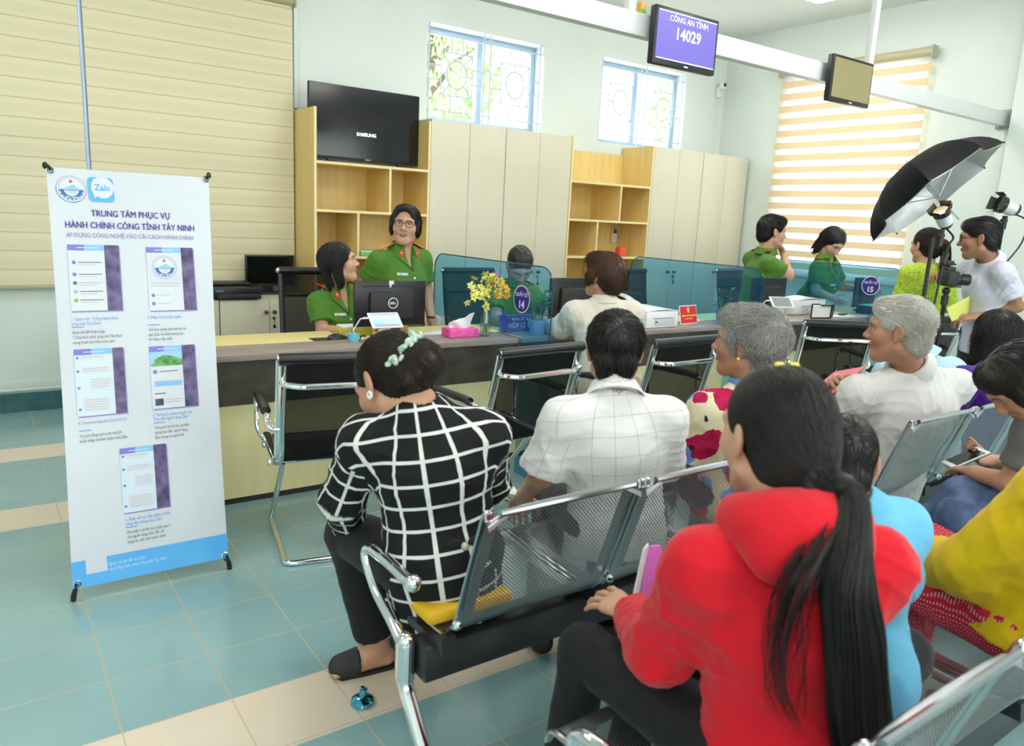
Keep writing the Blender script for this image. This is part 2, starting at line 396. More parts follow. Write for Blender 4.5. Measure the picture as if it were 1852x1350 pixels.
# hanging rail with two queue displays ------------------------------
RAILM = mat('rail_white', (.74,.75,.73), .4)
rail = thing('hanging_rail', (3.0, 3.05, 2.39), 'long white box rail hanging from the ceiling across the hall', 'rail')
f = MB(); f.bx(-3.5, 7.03, 3.02, 3.08, 2.39, 2.50, RAILM, .004); f.build('rail_box', rail)
for px in (-1.5, .6, 2.80, 4.97):
    f = MB(); f.bx(px-.025, px+.025, 3.03, 3.07, 2.50, 3.5, RAILM, .003); f.build('hanger', rail)
f = MB(); f.bx(7.005, 7.03, 3.0, 3.10, 2.37, 2.52, GREYP, .004); f.build('wall_bracket', rail)
f = MB(); f.bx(2.86, 2.90, 3.035, 3.065, 2.5, 2.555, mat('sticker_orange', (.8,.4,.05), .5)); f.bx(2.862, 2.898, 3.034, 3.036, 2.502, 2.525, mat('sticker_green', (.1,.5,.1), .5)); tag(f.build('switch_box'), 'tiny green and orange box on top of the white rail', 'box')
def display(x0, x1, z0, z1, label, scr, txt=None, rz=0):
    cx, cz = (x0+x1)/2, (z0+z1)/2; w, h = x1-x0, z1-z0
    t = thing('hanging_monitor', (cx, 2.985, cz), label, 'monitor', rz)
    f = MB(); f.box((0,-.02,0), (w, .04, h), BLACK, .006); f.box((0,.01,0), (w*.6, .03, h*.6), BLACKM, .01); o = f.build('case'); o.parent = t
    f = MB(); f.bx(-w/2+.017, w/2-.017, -.0425, -.0395, -h/2+.026, h/2-.018, scr); o = f.build('screen', smooth=False); o.parent = t
    f = MB(); f.box((0,.027,.04), (.1, .012, .1), GREYP, .004); o = f.build('mount'); o.parent = t
    f = MB(); f.box((.01,-.0405,-h/2+.011), (.03, .003, .008), WHITE, .001); o = f.build('badge'); o.parent = t
    if txt:
        f = MB(); wt = mat('display_white', (.85,.85,.9), .5, emit=(.9,.9,1), estr=.55)
        f.text(txt[0], wt, .038, (.005,-.0445, h/2-.062), bold=.01); f.text(txt[1], wt, .078, (.005,-.0445, h/2-.142), bold=.02)
        f.bx(-w/2+.02, w/2-.02, -.0445, -.044, h/2-.024, h/2-.019, wt); f.bx(-w/2+.02, w/2-.02, -.0445, -.044, -h/2+.027, -h/2+.032, wt)
        o = f.build('display_text', smooth=False); o.parent = t
        f = MB(); f.bx(-w/2+.03, w/2-.03, -.0444, -.0438, h/2-.073, h/2-.0715, mat('display_line', (.3,.3,.6), .5)); o = f.build('divider', smooth=False); o.parent = t
    return t
SCRP = mat('screen_violet', (.10,.08,.32), .35, emit=(.11,.085,.38), estr=.9)
display(2.88, 3.352, 2.258, 2.535, 'hanging monitor showing the number 14029 on a violet screen', SCRP, ('CÔNG AN TỈNH', '14029'))
display(4.415, 4.865, 2.266, 2.542, 'hanging monitor, switched off, with a tan reflection coloured onto its screen', mat('screen_tan_reflection', (.42,.35,.18), .3, .55), None)  # screen is off; the reflected tan of the room is put into its colour
# dome camera and its cable on the back wall
t = thing('security_camera', (6.90, 6.0, 2.95), 'small white security camera high in the corner of the back wall', 'camera')
f = MB(); f.box((6.90, 5.975, 2.93), (.07, .05, .11), WHITE, .012); f.build('bracket', t)
f = MB(); f.ball((6.90, 5.93, 2.995), .045, WHITE, 18); f.build('head', t)
f = MB(); f.ball((6.895, 5.893, 3.0), .022, BLACK, 12, (1,.5,1)); f.build('lens', t)
f = MB(); f.cyl((6.92, 5.992, 2.88), (6.93, 5.992, 2.25), .004, WHITE, n=8); f.build('cable', t)
# trees outside the high windows
LEAF = noisy('leaf_green', (.22,.36,.12), (.46,.60,.28), 3, rough=.6); BARK = noisy('bark', (.12,.08,.05), (.2,.15,.1), 14, (1,1,.3), .9)
def tree(x, y, zc, rx, rz, n, label, seed):
    rg = np.random.default_rng(seed)
    t = thing('leafy_tree', (x, y, 0), label, 'tree')
    f = MB(); f.tube([(x, y, 0), (x+.1, y, 1.2), (x-.05, y+.1, zc-.3), (x+.1, y, zc+rz*.5)], [.16, .13, .09, .02], BARK, 10)
    for k in range(7):
        a = rg.uniform(0, 2*PI); p = Vector((x, y, zc-.5+k*.15)); q = p+Vector((math.cos(a)*rx*.8, math.sin(a)*rx*.6, rz*.6)); f.tube([p, (p+q)/2+Vector((0,0,.1)), q], [.05,.03,.01], BARK, 6)
    f.build('trunk', t)
    vs, fs = [], []
    for k in range(n):
        d = rg.normal(size=3); d /= np.linalg.norm(d); r_ = rg.uniform(.35, 1)**.5
        p = Vector((x+d[0]*rx*r_, y+d[1]*rx*.8*r_, zc+d[2]*rz*r_)); s = rg.uniform(.05, .10)
        e = Euler(rg.uniform(0, 6, 3)).to_matrix(); a, b = e @ Vector((s, 0, 0)), e @ Vector((0, s*.42, 0)); c = e @ Vector((0, 0, s*.12))
        i = len(vs); vs += [p-a, p+b+c, p+a, p-b+c]; fs.append([i, i+1, i+2, i+3])
    f = MB(); f.add(vs, fs, LEAF); f.build('crown', t, smooth=False)
tree(5.0, 9.2, 3.3, 1.05, 1.35, 2300, 'leafy green tree outside the high window above the television cabinet', 1)
tree(10.4, 9.4, 3.25, 1.0, .9, 1500, 'leafy green tree outside the high window nearer the corner', 2)
# ================================================================== furniture along the back wall
OAK = noisy('yellow_laminate', srgb(226,196,122), srgb(234,206,136), 3, (10,10,.7), .45, 4)
OAKE = mat('pale_edge', srgb(236,216,160), .45)
CAB = noisy('cabinet_beige', srgb(206,201,178), srgb(208,203,180), 30, (1,1,.1), .45)
GAP = mat('dark_gap', (.03,.03,.03), .8)
def shelf(x0, x1, boards, top, label, back_top, divs, y0=5.55, y1=5.99):
    t = thing('open_shelf', (x0, y0, 0), label, 'shelf')
    for a, b in ((x0, x0+.02), (x1-.02, x1)):
        f = MB(); f.bx(a, b, y0+.002, y1, 0, top, OAK); f.bx(a, b, y0, y0+.002, 0, top, OAKE); f.build('side_panel', t, smooth=False)
    f = MB(); f.bx(x0+.02, x1-.02, y1-.012, y1, .05, back_top, OAK); f.build('back_panel', t, smooth=False)
    for z in boards:
        f = MB(); f.bx(x0+.02, x1-.02, y0+.005, y1-.012, z-.02, z, OAK); f.bx(x0+.02, x1-.02, y0+.002, y0+.005, z-.02, z, OAKE); f.build('shelf_board', t, smooth=False)
    for x, a, b in divs:
        f = MB(); f.bx(x-.009, x+.009, y0+.005, y1-.012, a, b-.02, OAK); f.bx(x-.009, x+.009, y0+.002, y0+.005, a, b-.02, OAKE); f.build('divider', t, smooth=False)
    return t
shelf(2.098, 3.064, (1.802, 1.452, 1.107, .77, .43, .08), 2.178, 'yellow open shelf under the large black television', 1.782, ((2.715,1.452,1.802), (2.45,1.107,1.452), (2.72,.77,1.107)))
shelf(4.518, 5.562, (1.825, 1.478, 1.135, .78, .43, .08), 2.215, 'yellow open shelf between the two banks of tall beige cabinets', 2.14, ((5.163,1.478,1.825), (4.89,1.135,1.478), (5.1,.78,1.135)))
def knob(m, x, y, z, key=False):
    m.lathe([(.0001,0),(.013,0),(.013,.004),(.006,.008),(.006,.016),(.015,.022),(.015,.028),(.0001,.032)], BRASS, n=14, M=Matrix.Translation((x,y,z)) @ Matrix.Rotation(PI/2, 4, 'X'))
    if key:
        m.cyl((x-.003,y,z-.045), (x-.003,y-.02,z-.045), .009, BRASS, n=10); m.box((x-.003,y-.022,z-.075), (.004,.003,.05), BRASS); m.ball((x-.003,y-.022,z-.105), .012, BLACK, 10, (1,.3,1.3))
def tall_cabinet(x0, x1, label, top=2.2, ajar=False):
    y0, y1 = 5.55, 5.99; xm = (x0+x1)/2
    t = thing('tall_cabinet', (xm, y0, 0), label, 'cabinet', group='tall beige cabinets')
    f = MB(); f.bx(x0+.001, x1-.001, y0+.022, y1, 0.06, top, CAB); f.bx(x0+.01, x1-.01, y0+.03, y1, 0, .06, GAP); f.build('body', t, smooth=False)
    for a, b, side in ((x0, xm, 1), (xm, x1, -1)):
        f = MB(); f.bx(a+.002, b-.002, y0, y0+.018, .06, top, CAB, .0015); d = f.build('door', t)
        k = MB(); knob(k, (b-.045) if side > 0 else (a+.045), y0, .988, side < 0); k.build('door_knob', d)
    return t
XC = [3.066, 3.79, 4.513]
tall_cabinet(XC[0], XC[1], 'tall beige cabinet next to the television shelf')
tall_cabinet(XC[1]+.004, XC[2], 'tall beige cabinet with the dark seam left of the empty yellow shelf')
tall_cabinet(5.566, 6.28, 'tall beige cabinet right of the empty yellow shelf', 2.215)
tall_cabinet(6.284, 6.998, 'tall beige cabinet in the corner under the security camera', 2.215)
def low_cabinet(x0, x1, label):
    y0, y1, top = 5.5, 5.99, .79; xm = (x0+x1)/2
    t = thing('low_cabinet', (xm, y0, 0), label, 'cabinet')
    f = MB(); f.bx(x0+.001, x1-.001, y0+.02, y1, .06, top, CAB); f.bx(x0+.01, x1-.01, y0+.03, y1, 0, .06, GAP); f.build('body', t, smooth=False)
    for a, b, side in ((x0, xm, 1), (xm, x1, -1)):
        f = MB(); f.bx(a+.002, b-.002, y0, y0+.018, .06, top-.004, CAB, .0015); d = f.build('door', t)
        k = MB(); knob(k, (b-.03) if side > 0 else (a+.03), y0, .70, side < 0); k.build('door_knob', d)
low_cabinet(.70, 1.388, 'low beige cabinet mostly hidden by the white banner'); low_cabinet(1.392, 2.09, 'low beige cabinet carrying the black printer and a monitor')
# television
t = thing('television', (2.583, 5.72, 1.802), 'large black flat television standing on the yellow shelf', 'television')
f = MB(); f.box((2.583,5.735,2.105), (.925,.03,.545), BLACK, .006); f.box((2.583,5.76,2.0), (.5,.03,.28), BLACKM, .01); f.build('case', t)
f = MB(); f.bx(2.127, 3.039, 5.7185, 5.7195, 1.853, 2.372, SCREEN); f.build('screen', t, smooth=False)
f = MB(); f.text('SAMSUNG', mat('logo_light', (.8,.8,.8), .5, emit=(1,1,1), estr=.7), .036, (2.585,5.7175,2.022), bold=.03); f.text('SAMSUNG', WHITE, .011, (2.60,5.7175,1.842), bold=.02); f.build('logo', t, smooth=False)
for sx in (2.28, 2.88):
    f = MB(); f.box((sx,5.73,1.822), (.03,.03,.03), BLACK, .004); f.box((sx,5.72,1.808), (.05,.22,.011), BLACK, .004); f.build('foot', t)
# sockets and small things on the shelves
def socket_plate(x, z, label):
    t = thing('wall_socket', (x, 5.978, z), label, 'socket'); f = MB(); f.box((x,5.973,z), (.10,.01,.125), WHITE, .004); f.build('plate', t)
    f = MB(); f.box((x+.005,5.967,z+.012), (.018,.004,.022), BLACK, .003); f.box((x+.005,5.967,z-.01), (.022,.004,.03), BLACK, .003); f.build('socket_hole', t)
socket_plate(2.245, 1.30, 'white wall socket inside the yellow television shelf')
GREENP = mat('green_cover', srgb(110,190,80), .5)
t = thing('folder_stack', (2.58,5.66,1.107), 'green folder lying on the yellow shelf behind the standing officer', 'folder')
f = MB(); f.box((2.59,5.70,1.120), (.22,.25,.024), GREENP, .003); f.build('folder_cover', t); f = MB(); f.box((2.59,5.70,1.139), (.205,.24,.01), mat('mint_paper', (.55,.78,.6), .7), .002); f.build('paper_block', t)
f = MB(); f.box((2.19,5.68,1.118), (.15,.10,.02), WHITE, .009); f.box((2.20,5.67,1.133), (.09,.05,.01), WHITE, .004); tag(f.build('cable_box'), 'white plastic adapter lying on the shelf by the wall socket', 'adapter')
t = thing('remote_control', (5.487,5.965,1.33), 'white air conditioner remote in its holder inside the empty shelf', 'remote'); f = MB(); f.box((5.487,5.963,1.33), (.07,.022,.15), WHITE, .006); f.build('body', t)
f = MB(); f.box((5.487,5.951,1.375), (.05,.003,.045), mat('lcd', (.08,.09,.08), .3), .001); f.build('display', t)
t = thing('wall_socket', (5.585,5.978,1.32), 'white wall socket with a plugged adapter beside the remote', 'socket'); f = MB(); f.box((5.50+.095,5.973,1.32), (.10,.01,.125), WHITE, .004); f.build('plate', t)
f = MB(); f.box((5.60,5.945,1.325), (.05,.05,.06), WHITE, .008); f.build('adapter', t); f = MB(); f.tube([(5.615,5.93,1.30),(5.66,5.9,1.27),(5.64,5.9,1.19),(5.45,5.9,1.15)], .003, WHITE, 6); f.build('cord', t)
f = MB(); f.box((5.275,5.62,1.18), (.085,.07,.088), mat('orange_red', (.85,.08,.03), .5), .006); f.box((5.275,5.62,1.226), (.05,.04,.006), REDM, .002); tag(f.build('red_box'), 'small bright red box standing on the empty yellow shelf', 'box')
# black printer and monitor on the low cabinet
t = thing('printer', (1.52,5.62,.79), 'black flat printer on the low beige cabinet', 'printer')
f = MB(); f.box((1.52,5.66,.835), (.36,.24,.085), BLACK, .012); f.build('body', t); f = MB(); f.box((1.50,5.70,.892), (.30,.15,.028), BLACK, .01); f.build('lid', t)
f = MB(); f.box((1.53,5.515,.815), (.30,.06,.03), BLACKM, .006); f.build('paper_tray', t); f = MB(); f.box((1.405,5.538,.85), (.05,.004,.012), mat('printer_mark', (.05,.2,.35), .4)); f.build('badge', t)
def monitor(label, x, y, z0, w, h, lift, rz, screen_dir=-1, base=True, tape=False, logo=None, front=None):
    """desk monitor; local -y is the screen side"""
    t = thing('desk_monitor', (x, y, z0), label, 'monitor', rz); zc = lift+h/2; s = screen_dir
    f = MB(); f.box((0,0,zc), (w,.022,h), BLACK, .005); f.box((0,-s*.022,zc-.01), (w*.62,.03,h*.6), BLACKM, .012)
    o = f.build('case'); o.parent = t
    f = MB(); f.bx(-w/2+.012, w/2-.012, s*.0125, s*.0105, lift+.02, lift+h-.012, front or SCREEN); o = f.build('screen', smooth=False); o.parent = t
    f = MB(); f.box((0,-s*.05,(lift+h*.22)/2+.008), (.075,.022,lift+h*.22), mat('stand_grey', (.03,.032,.034), .4), .006); f.box((0,-s*.035,.007), (.20,.16,.014), mat('stand_grey', (.03,.032,.034), .4), .005)
    o = f.build('stand'); o.parent = t
    f = MB(); f.box((0,-s*.0125,lift+h-.03), (w*.78,.003,.006), BLACKM); 
    if tape: f.box((0,-s*.013,lift+h-.010), (.03,.004,.02), WHITE, .001); f.box((-.006,-s*.0135,lift+h-.025), (.012,.004,.02), WHITE, .001)
    o = f.build('rear_vent', smooth=False); o.parent = t
    if logo:
        f = MB(); y = -s*.0385; c = (0, y, zc+.005)
        f.tube([(c[0]+.028*math.cos(a*PI/16), y, c[2]+.028*math.sin(a*PI/16)) for a in range(32)], .0028, WHITE, 6, closed=True)
        f.text(logo, WHITE, .017, (0, y-.001*0+s*0-.0012*(-s), c[2]-.006), x=(1 if s > 0 else 1,0,0), bold=.04); o = f.build('logo', smooth=False); o.parent = t
    return t
monitor('black desk monitor on the low cabinet beside the printer', 1.855, 5.84, .79, .375, .235, .065, 0, -1)
# ================================================================== service counter
GREYW = noisy('grey_wood', srgb(138,124,116), srgb(160,147,138), 2.2, (1.2,14,14), .42, 5)
APRON = noisy('dark_slate_board', srgb(78,68,60), srgb(116,104,94), 7, (1,1,1), .5, 8, lo=.3, hi=.7)
PALE = noisy('pale_yellow_board', srgb(240,226,166), srgb(246,233,180), 2, (12,1,1), .5, 4)
def counter(x0, x1, label):
    t = thing('service_counter', ((x0+x1)/2, 3.43, 0), label, 'counter', group='service counter units')
    f = MB(); f.bx(x0, x1, 3.43, 3.69, .762, .79, GREYW, .002); f.build('worktop', t)
    f = MB(); f.poly([(x0,3.452,.762),(x0,3.478,.762),(x0,3.69,.50),(x0,3.655,.50)], APRON, (x1-x0,0,0)); f.build('apron', t, smooth=False)
    f = MB(); f.bx(x0, x1, 3.655, 3.69, .03, .50, PALE); f.bx(x0, x1, 3.66, 3.69, .0, .03, GAP); f.build('front_panel', t, smooth=False)
    f = MB(); f.bx(x0, x1, 3.692, 4.12, .745, .77, mat('desk_yellow', srgb(226,208,142), .45), .002); f.build('desk_top', t)
    for xx in (x0+.0, x1-.02):
        f = MB(); f.bx(xx, xx+.02, 3.70, 4.10, 0, .745, PALE); f.build('side_panel', t, smooth=False)
counter(.70, 2.488, 'grey topped counter unit with pale yellow front nearest the banner')
counter(2.512, 4.268, 'grey topped counter unit between the first and second glass screens')
counter(4.292, 6.038, 'grey topped counter unit between the second and third glass screens')
counter(6.062, 7.02, 'short grey topped counter unit beside the end wall')
def rounded(y0, y1, z0, z1, r, n=8):
    p = [(y0,z0), (y1,z0)]
    p += [(y1-r+r*math.cos(a*PI/2/n), z1-r+r*math.sin(a*PI/2/n)) for a in range(n+1)]
    p += [(y0+r-r*math.sin(a*PI/2/n), z1-r+r*math.cos(a*PI/2/n)) for a in range(n+1)]
    return p
EDGE = mat('glass_edge', (.02,.06,.07), .1)
def screen_glass(x, label, num=None):
    t = thing('glass_screen', (x, 3.16, 0), label, 'screen', group='blue glass counter screens')
    P = rounded(3.16, 4.43, .80, 1.205, .10); f = MB()
    P = [(3.16,.0), (3.42,.0), (3.42,.80)]+P[1:]
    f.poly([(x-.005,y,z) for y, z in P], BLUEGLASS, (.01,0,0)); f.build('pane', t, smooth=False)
    f = MB(); f.tube([(x,y,z) for y, z in P[3:]]+[(x,3.159,.0)], .0035, EDGE, 6); f.build('edge', t)
    if num:
        f = MB(); V = mat('sticker_violet', (.035,.015,.30), .5); c = (3.428, 1.012 if num == '14' else 1.052); r = .078
        pts = lambda rr, xx: [(xx, c[0]+rr*math.cos(a*PI/20), c[1]+rr*math.sin(a*PI/20)) for a in range(40)]
        f.poly(pts(r, x-.0065)[::-1], WHITE); f.poly(pts(r-.006, x-.0068)[::-1], V)
        f.text('QUẦY SỐ', WHITE, .027, (x-.0072, c[0], c[1]+.016), x=(0,-1,0), bold=.02); f.text(num, WHITE, .06, (x-.0072, c[0], c[1]-.050), x=(0,-1,0), bold=.035)
        o = f.build('sticker', t, smooth=False)
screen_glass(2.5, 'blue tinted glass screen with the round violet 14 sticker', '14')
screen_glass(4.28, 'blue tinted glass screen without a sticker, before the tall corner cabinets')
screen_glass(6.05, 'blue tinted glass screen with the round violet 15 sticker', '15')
# ------------------------------------------------------------------ things on the counter
ZC, ZD = .79, .77
monitor('black desk monitor with a round logo, back to the hall', 1.868, 3.80, ZD, .43, .25, .065, 0, 1, tape=True, logo='DELL')
monitor('black desk monitor between the first glass screen and the person in the beige jacket', 3.22, 3.86, ZD, .40, .27, .05, R(4), 1)
monitor('black desk monitor behind the tablet stand by the second glass screen', 5.32, 3.88, ZD, .40, .27, .04, R(-4), 1)
monitor('black desk monitor seen through the glass screen marked 15', 6.72, 3.86, ZD, .42, .27, .04, R(6), 1)
WHT = mat('gloss_white', (.82,.83,.83), .25)
def tablet(label, x, y, w, h, rz, tilt, scr):
    t = thing('tablet', (x, y, ZC), label, 'tablet', rz); zb = .075
    Rm = Euler((tilt, 0, 0)).to_matrix().to_4x4(); B = Matrix.Translation((0, .02, zb+h/2*math.cos(tilt))) @ Rm
    f = MB(); f.box((0,0,0), (w,.008,h), WHT, .003, rot=None); f.v = [B @ p for p in f.v]; o = f.build('body'); o.parent = t
    f = MB(); f.bx(-w/2+.016, w/2-.016, -.0046, -.0042, -h/2+.008, h/2-.008, scr); f.v = [B @ p for p in f.v]; o = f.build('screen', smooth=False); o.parent = t
    f = MB(); f.box((0,.035,.04), (.07,.012,.08), WHT, .004, rot=Euler((.25,0,0))); f.box((0,.03,.004), (.11,.10,.008), WHT, .003); f.box((0,.03,.075), (.11,.05,.01), WHT, .003); o = f.build('stand'); o.parent = t
    f = MB(); f.tube([(-w/2,.02,zb+h*.45),(-w/2-.05,.02,zb+h*.42),(-w/2-.085,.03,.06),(-w/2-.05,.05,.006),(-w/2+.0,.09,.004)], .0035, WHT, 8); f.box((-w/2-.018,.02,zb+h*.45), (.04,.008,.01), WHT, .002); o = f.build('charging_cable'); o.parent = t
    return t
def tab_screen():
    m = mat('tablet_screen', (.3,.45,.7), .3); t = NT(m); o, v = t.xyz('Generated')
    c = t.ramp(o[2], [(0,(.45,.10,.18)), (.12,(.25,.42,.72)), (.45,(.38,.60,.85)), (.7,(.55,.68,.88)), (1,(.30,.25,.62))])
    band = t.math('MULTIPLY', t.math('LESS_THAN', t.math('ABSOLUTE', t.math('SUBTRACT', o[2], .3)), .07), t.math('GREATER_THAN', o[0], .35))
    c = t.mix(t.math('MULTIPLY', band, t.noise(30, 2, v)), c, c4((.8,.75,.15)))
    t.put(t.b.inputs['Base Color'], c); t.put(t.b.inputs['Emission Color'], c); t.b.inputs['Emission Strength'].default_value = .18; return m
tablet('white tablet on a stand in front of the monitor with the round logo', 1.735, 3.565, .172, .108, R(-3), -.9, tab_screen())
tablet('white tablet on a stand beside the white document holder', 5.22, 3.66, .19, .11, R(-22), -.8, mat('tablet_grey', (.25,.28,.3), .3))
t = thing('computer_mouse', (1.545,3.735,ZD), 'black computer mouse on the dark pad before the seated officer', 'mouse'); f = MB(); f.ball((1.545,3.775,ZD+.006), .055, BLACK, 16, (1,.62,.62)); f.build('shell', t); f = MB(); f.tube([(1.59,3.78,ZD+.02),(1.64,3.80,ZD+.01),(1.75,3.85,ZD+.006)], .0025, BLACK, 6); f.build('cord', t)
f = MB(); f.box((1.545,3.80,ZD+.0015), (.22,.17,.003), RUBBER, .001); tag(f.build('mouse_pad'), 'thin black mouse pad on the yellow desk top', 'mouse pad')
t = thing('small_cup', (1.625,3.64,ZC), 'small light blue cup left of the tablet stand', 'cup'); f = MB(); f.lathe([(.001,0),(.025,0),(.032,.04),(.029,.04),(.024,.004),(.001,.004)], mat('cup_blue', srgb(120,200,225), .4), (1.575,3.62,ZC)); f.build('bowl', t); f = MB(); f.tube([(1.605,3.61,ZC+.006),(1.61,3.60,ZC+.03),(1.625,3.60,ZC+.034),(1.635,3.61,ZC+.02)], .003, BLACK, 6); f.build('handle', t)
f = MB(); f.box((1.72,3.95,ZD+.02), (.18,.12,.04), mat('yellow_box', srgb(205,200,60), .5), .003); f.box((1.72,3.95,ZD+.047), (.16,.11,.012), PAPER, .002); tag(f.build('card_box'), 'yellow box with white cards on the desk behind the tablet', 'box')
f = MB(); f.box((1.98,3.97,ZD+.025), (.14,.08,.05), mat('kraft', (.55,.36,.16), .6), .004); tag(f.build('stamp_box'), 'brown box beside the monitor foot on the yellow desk', 'box')
f = MB(); f.box((2.16,3.80,ZD+.002), (.2,.12,.004), PAPER, .001, rot=Euler((0,0,.3))); f.box((2.13,3.77,ZD+.0055), (.15,.1,.002), mat('lilac_paper', (.66,.62,.75), .7), rot=Euler((0,0,-.1))); tag(f.build('paper_sheet'), 'loose white sheets on the yellow desk by the tissue box', 'paper')
# tissue box
PINK = noisy('pink_card', srgb(236,60,150), srgb(248,120,190), 14, rough=.5)
t = thing('tissue_box', (2.27,3.60,ZC), 'pink tissue box with a white tissue beside the flower vase', 'tissue box'); f = MB(); f.box((2.205,3.60,ZC+.024), (.185,.10,.046), PINK, .003); f.build('carton', t)
f = MB(); Q = Matrix.Translation((2.215,3.60,ZC+.045))
f.grid(lambda u, v: Q @ Vector(((u-.55)*.13+(v*.02 if u > .5 else -v*.015), .012*math.sin(u*7+v*3)*(1-.3*v), v*(.03+.055*u)+.004*math.sin(u*9))), 12, 8, PAPER, .0015); f.build('tissue', t)
# vase with orchids
t = thing('flower_vase', (2.40,3.56,ZC), 'clear glass vase of yellow and orange orchids beside the pink tissue box', 'vase')
f = MB(); f.lathe([(.001,0),(.028,0),(.031,.01),(.033,.06),(.026,.11),(.0155,.15),(.015,.195),(.018,.205),(.0165,.205),(.013,.193),(.0135,.15),(.024,.11),(.031,.06),(.029,.012),(.001,.008)], glassy('vase_glass', (.90,.94,.93), 2.2), (2.345,3.56,ZC), 24); f.build('glass_bottle', t)
STEM = mat('stem_green', (.12,.25,.04), .5); rg = np.random.default_rng(3); fl = []
f = MB()
for k in range(9):
    a = rg.uniform(0, 2*PI); b = Vector((2.345+.012*math.cos(a), 3.56+.012*math.sin(a), ZC+.02)); n_ = Vector((2.345+.008*math.cos(a+2), 3.56+.008*math.sin(a+2), ZC+.19)); e = Vector((2.33+rg.uniform(-.10,.09), 3.56+rg.uniform(-.06,.06), ZC+rg.uniform(.24,.36)))
    f.tube([b, (b+n_)/2, n_, (n_+e)/2+Vector((0,0,.01)), e], .0028, STEM, 6); fl.append(e)
f.build('stems', t)
def petals(f, c, s, m, rg, mc):
    d = Vector(rg.normal(size=3)); d.y -= 1.2; d.normalize(); q = d.to_track_quat('Z', 'Y').to_matrix().to_4x4(); T = Matrix.Translation(c) @ q
    for k in range(5):
        a = k*2*PI/5+rg.uniform(-.2,.2); r = s*rg.uniform(.85,1.15); w = s*.42
        pts = [(0,0,0),(r*.5,w*.8,s*.12),(r,0,s*.02),(r*.5,-w*.8,s*.12)]; Z = Matrix.Rotation(a, 4, 'Z')
        f.add([T @ Z @ Vector(p) for p in pts], [[0,1,2],[0,2,3]], m)
    f.ball(T @ Vector((0,0,s*.12)), s*.2, mc, 8)
YF = noisy('orchid_yellow', srgb(226,226,90), srgb(240,240,160), 30, rough=.6); OF = noisy('orchid_orange', srgb(240,150,30), srgb(250,190,60), 30, rough=.6); PF = mat('orchid_pink', srgb(190,90,190), .6); YC = mat('orchid_core', srgb(200,160,60), .6)
for k in range(56):
    ang = rg.uniform(0, 2*PI); rr = math.sqrt(rg.uniform(0,1))
    x = 2.335+rr*.085*math.cos(ang); z = 1.075+rr*.075*math.sin(ang); y = 3.55+rg.uniform(-.05,.05); mt = YF
    if k < 12: x = 2.42+rr*.045*math.cos(ang); z = 1.055+rr*.045*math.sin(ang); mt = OF
    elif k < 14: x, z, mt = 2.385+.02*(k-12), 1.125, PF
    elif k < 22: x = 2.27+.05*rg.uniform(-1,1); z = 1.00+.04*rg.uniform(-1,1)
    f = MB(); petals(f, Vector((x,y,z)), rg.uniform(.024,.034), mt, rg, YC); f.build('blossom', t, smooth=False)
# violet desk sign
SV = mat('sign_violet', (.06,.03,.30), .4)
t = thing('desk_sign', (2.70,3.63,ZC), 'violet plastic desk sign with white lettering behind the first glass screen', 'sign'); Bs = Matrix.Translation((2.64,3.65,ZC)) @ Matrix.Rotation(R(-4), 4, 'Z') @ Matrix.Rotation(R(-14), 4, 'X')
f = MB(); f.box((0,0,.052), (.25,.004,.10), SV, .0015); f.v = [Bs @ p for p in f.v]; f.build('plate', t)
f = MB(); f.box((0,.03,.004), (.20,.07,.006), SV, .001); f.v = [Matrix.Translation((2.64,3.65,ZC)) @ Matrix.Rotation(R(-4), 4, 'Z') @ p for p in f.v]; f.build('foot', t)
f = MB()
for a, b in (((-.12,.006),(.12,.006)), ((.12,.006),(.12,.098)), ((.12,.098),(-.12,.098)), ((-.12,.098),(-.12,.006))): f.cyl((a[0],-.0022,a[1]), (b[0],-.0022,b[1]), .001, WHITE, n=6)
f.text('BÀN SỐ 2', WHITE, .026, (.02,-.0028,.066), bold=.01); f.text('NỘP LỆ PHÍ', WHITE, .036, (.03,-.0028,.024), bold=.02); f.v = [Bs @ p for p in f.v]; f.build('lettering', t, smooth=False)
def potted(label, x, y, pot, r, h, seed, H=.16, n=16, dark=(.02,.10,.02)):
    t = thing('potted_plant', (x, y, ZC), label, 'plant'); rg = np.random.default_rng(seed)
    f = MB(); f.lathe([(.001,0),(r*.8,0),(r*.97,h*.72),(r*.97,h*.74),(r*1.04,h*.75),(r*1.04,h),(r*.93,h),(r*.9,h*.85),(.001,h*.85)], pot, (x,y,ZC), 28); f.build('pot', t)
    f = MB(); f.lathe([(.001,h*.88),(r*.88,h*.86)], mat('soil', (.04,.03,.02), .9), (x,y,ZC), 20); f.build('soil', t)
    st = MB(); lf = MB(); G = noisy('plant_leaf', dark, (.05,.2,.04), 12, rough=.4)
    for k in range(n):
        a = rg.uniform(0, 2*PI); b = Vector((x+r*.5*math.cos(a), y+r*.5*math.sin(a), ZC+h*.86)); e = Vector((x+math.cos(a)*r*rg.uniform(.5,1.5), y+math.sin(a)*r*rg.uniform(.4,1.2), ZC+h+H*rg.uniform(.35,1)))
        st.tube([b, (b+e)/2+Vector((0,0,.01)), e], .003, STEM, 6)
        for j in range(4):
            aa = a+rg.uniform(-1.4,1.4); L = rg.uniform(.03,.055); d = Vector((math.cos(aa), math.sin(aa), rg.uniform(-.1,.8))).normalized(); s = d.cross(Vector((0,0,1))).normalized(); p = b+(e-b)*(.5+.16*j); w = L*.27
            up = Vector((0,0,L*.15)); lf.add([p, p+d*L*.5+s*w+up, p+d*L, p+d*L*.5-s*w+up], [[0,1,2],[0,2,3]], G)
    st.build('stems', t); lf.build('leaves', t, smooth=False)
POTB = mat('pot_blue', srgb(140,185,205), .5)
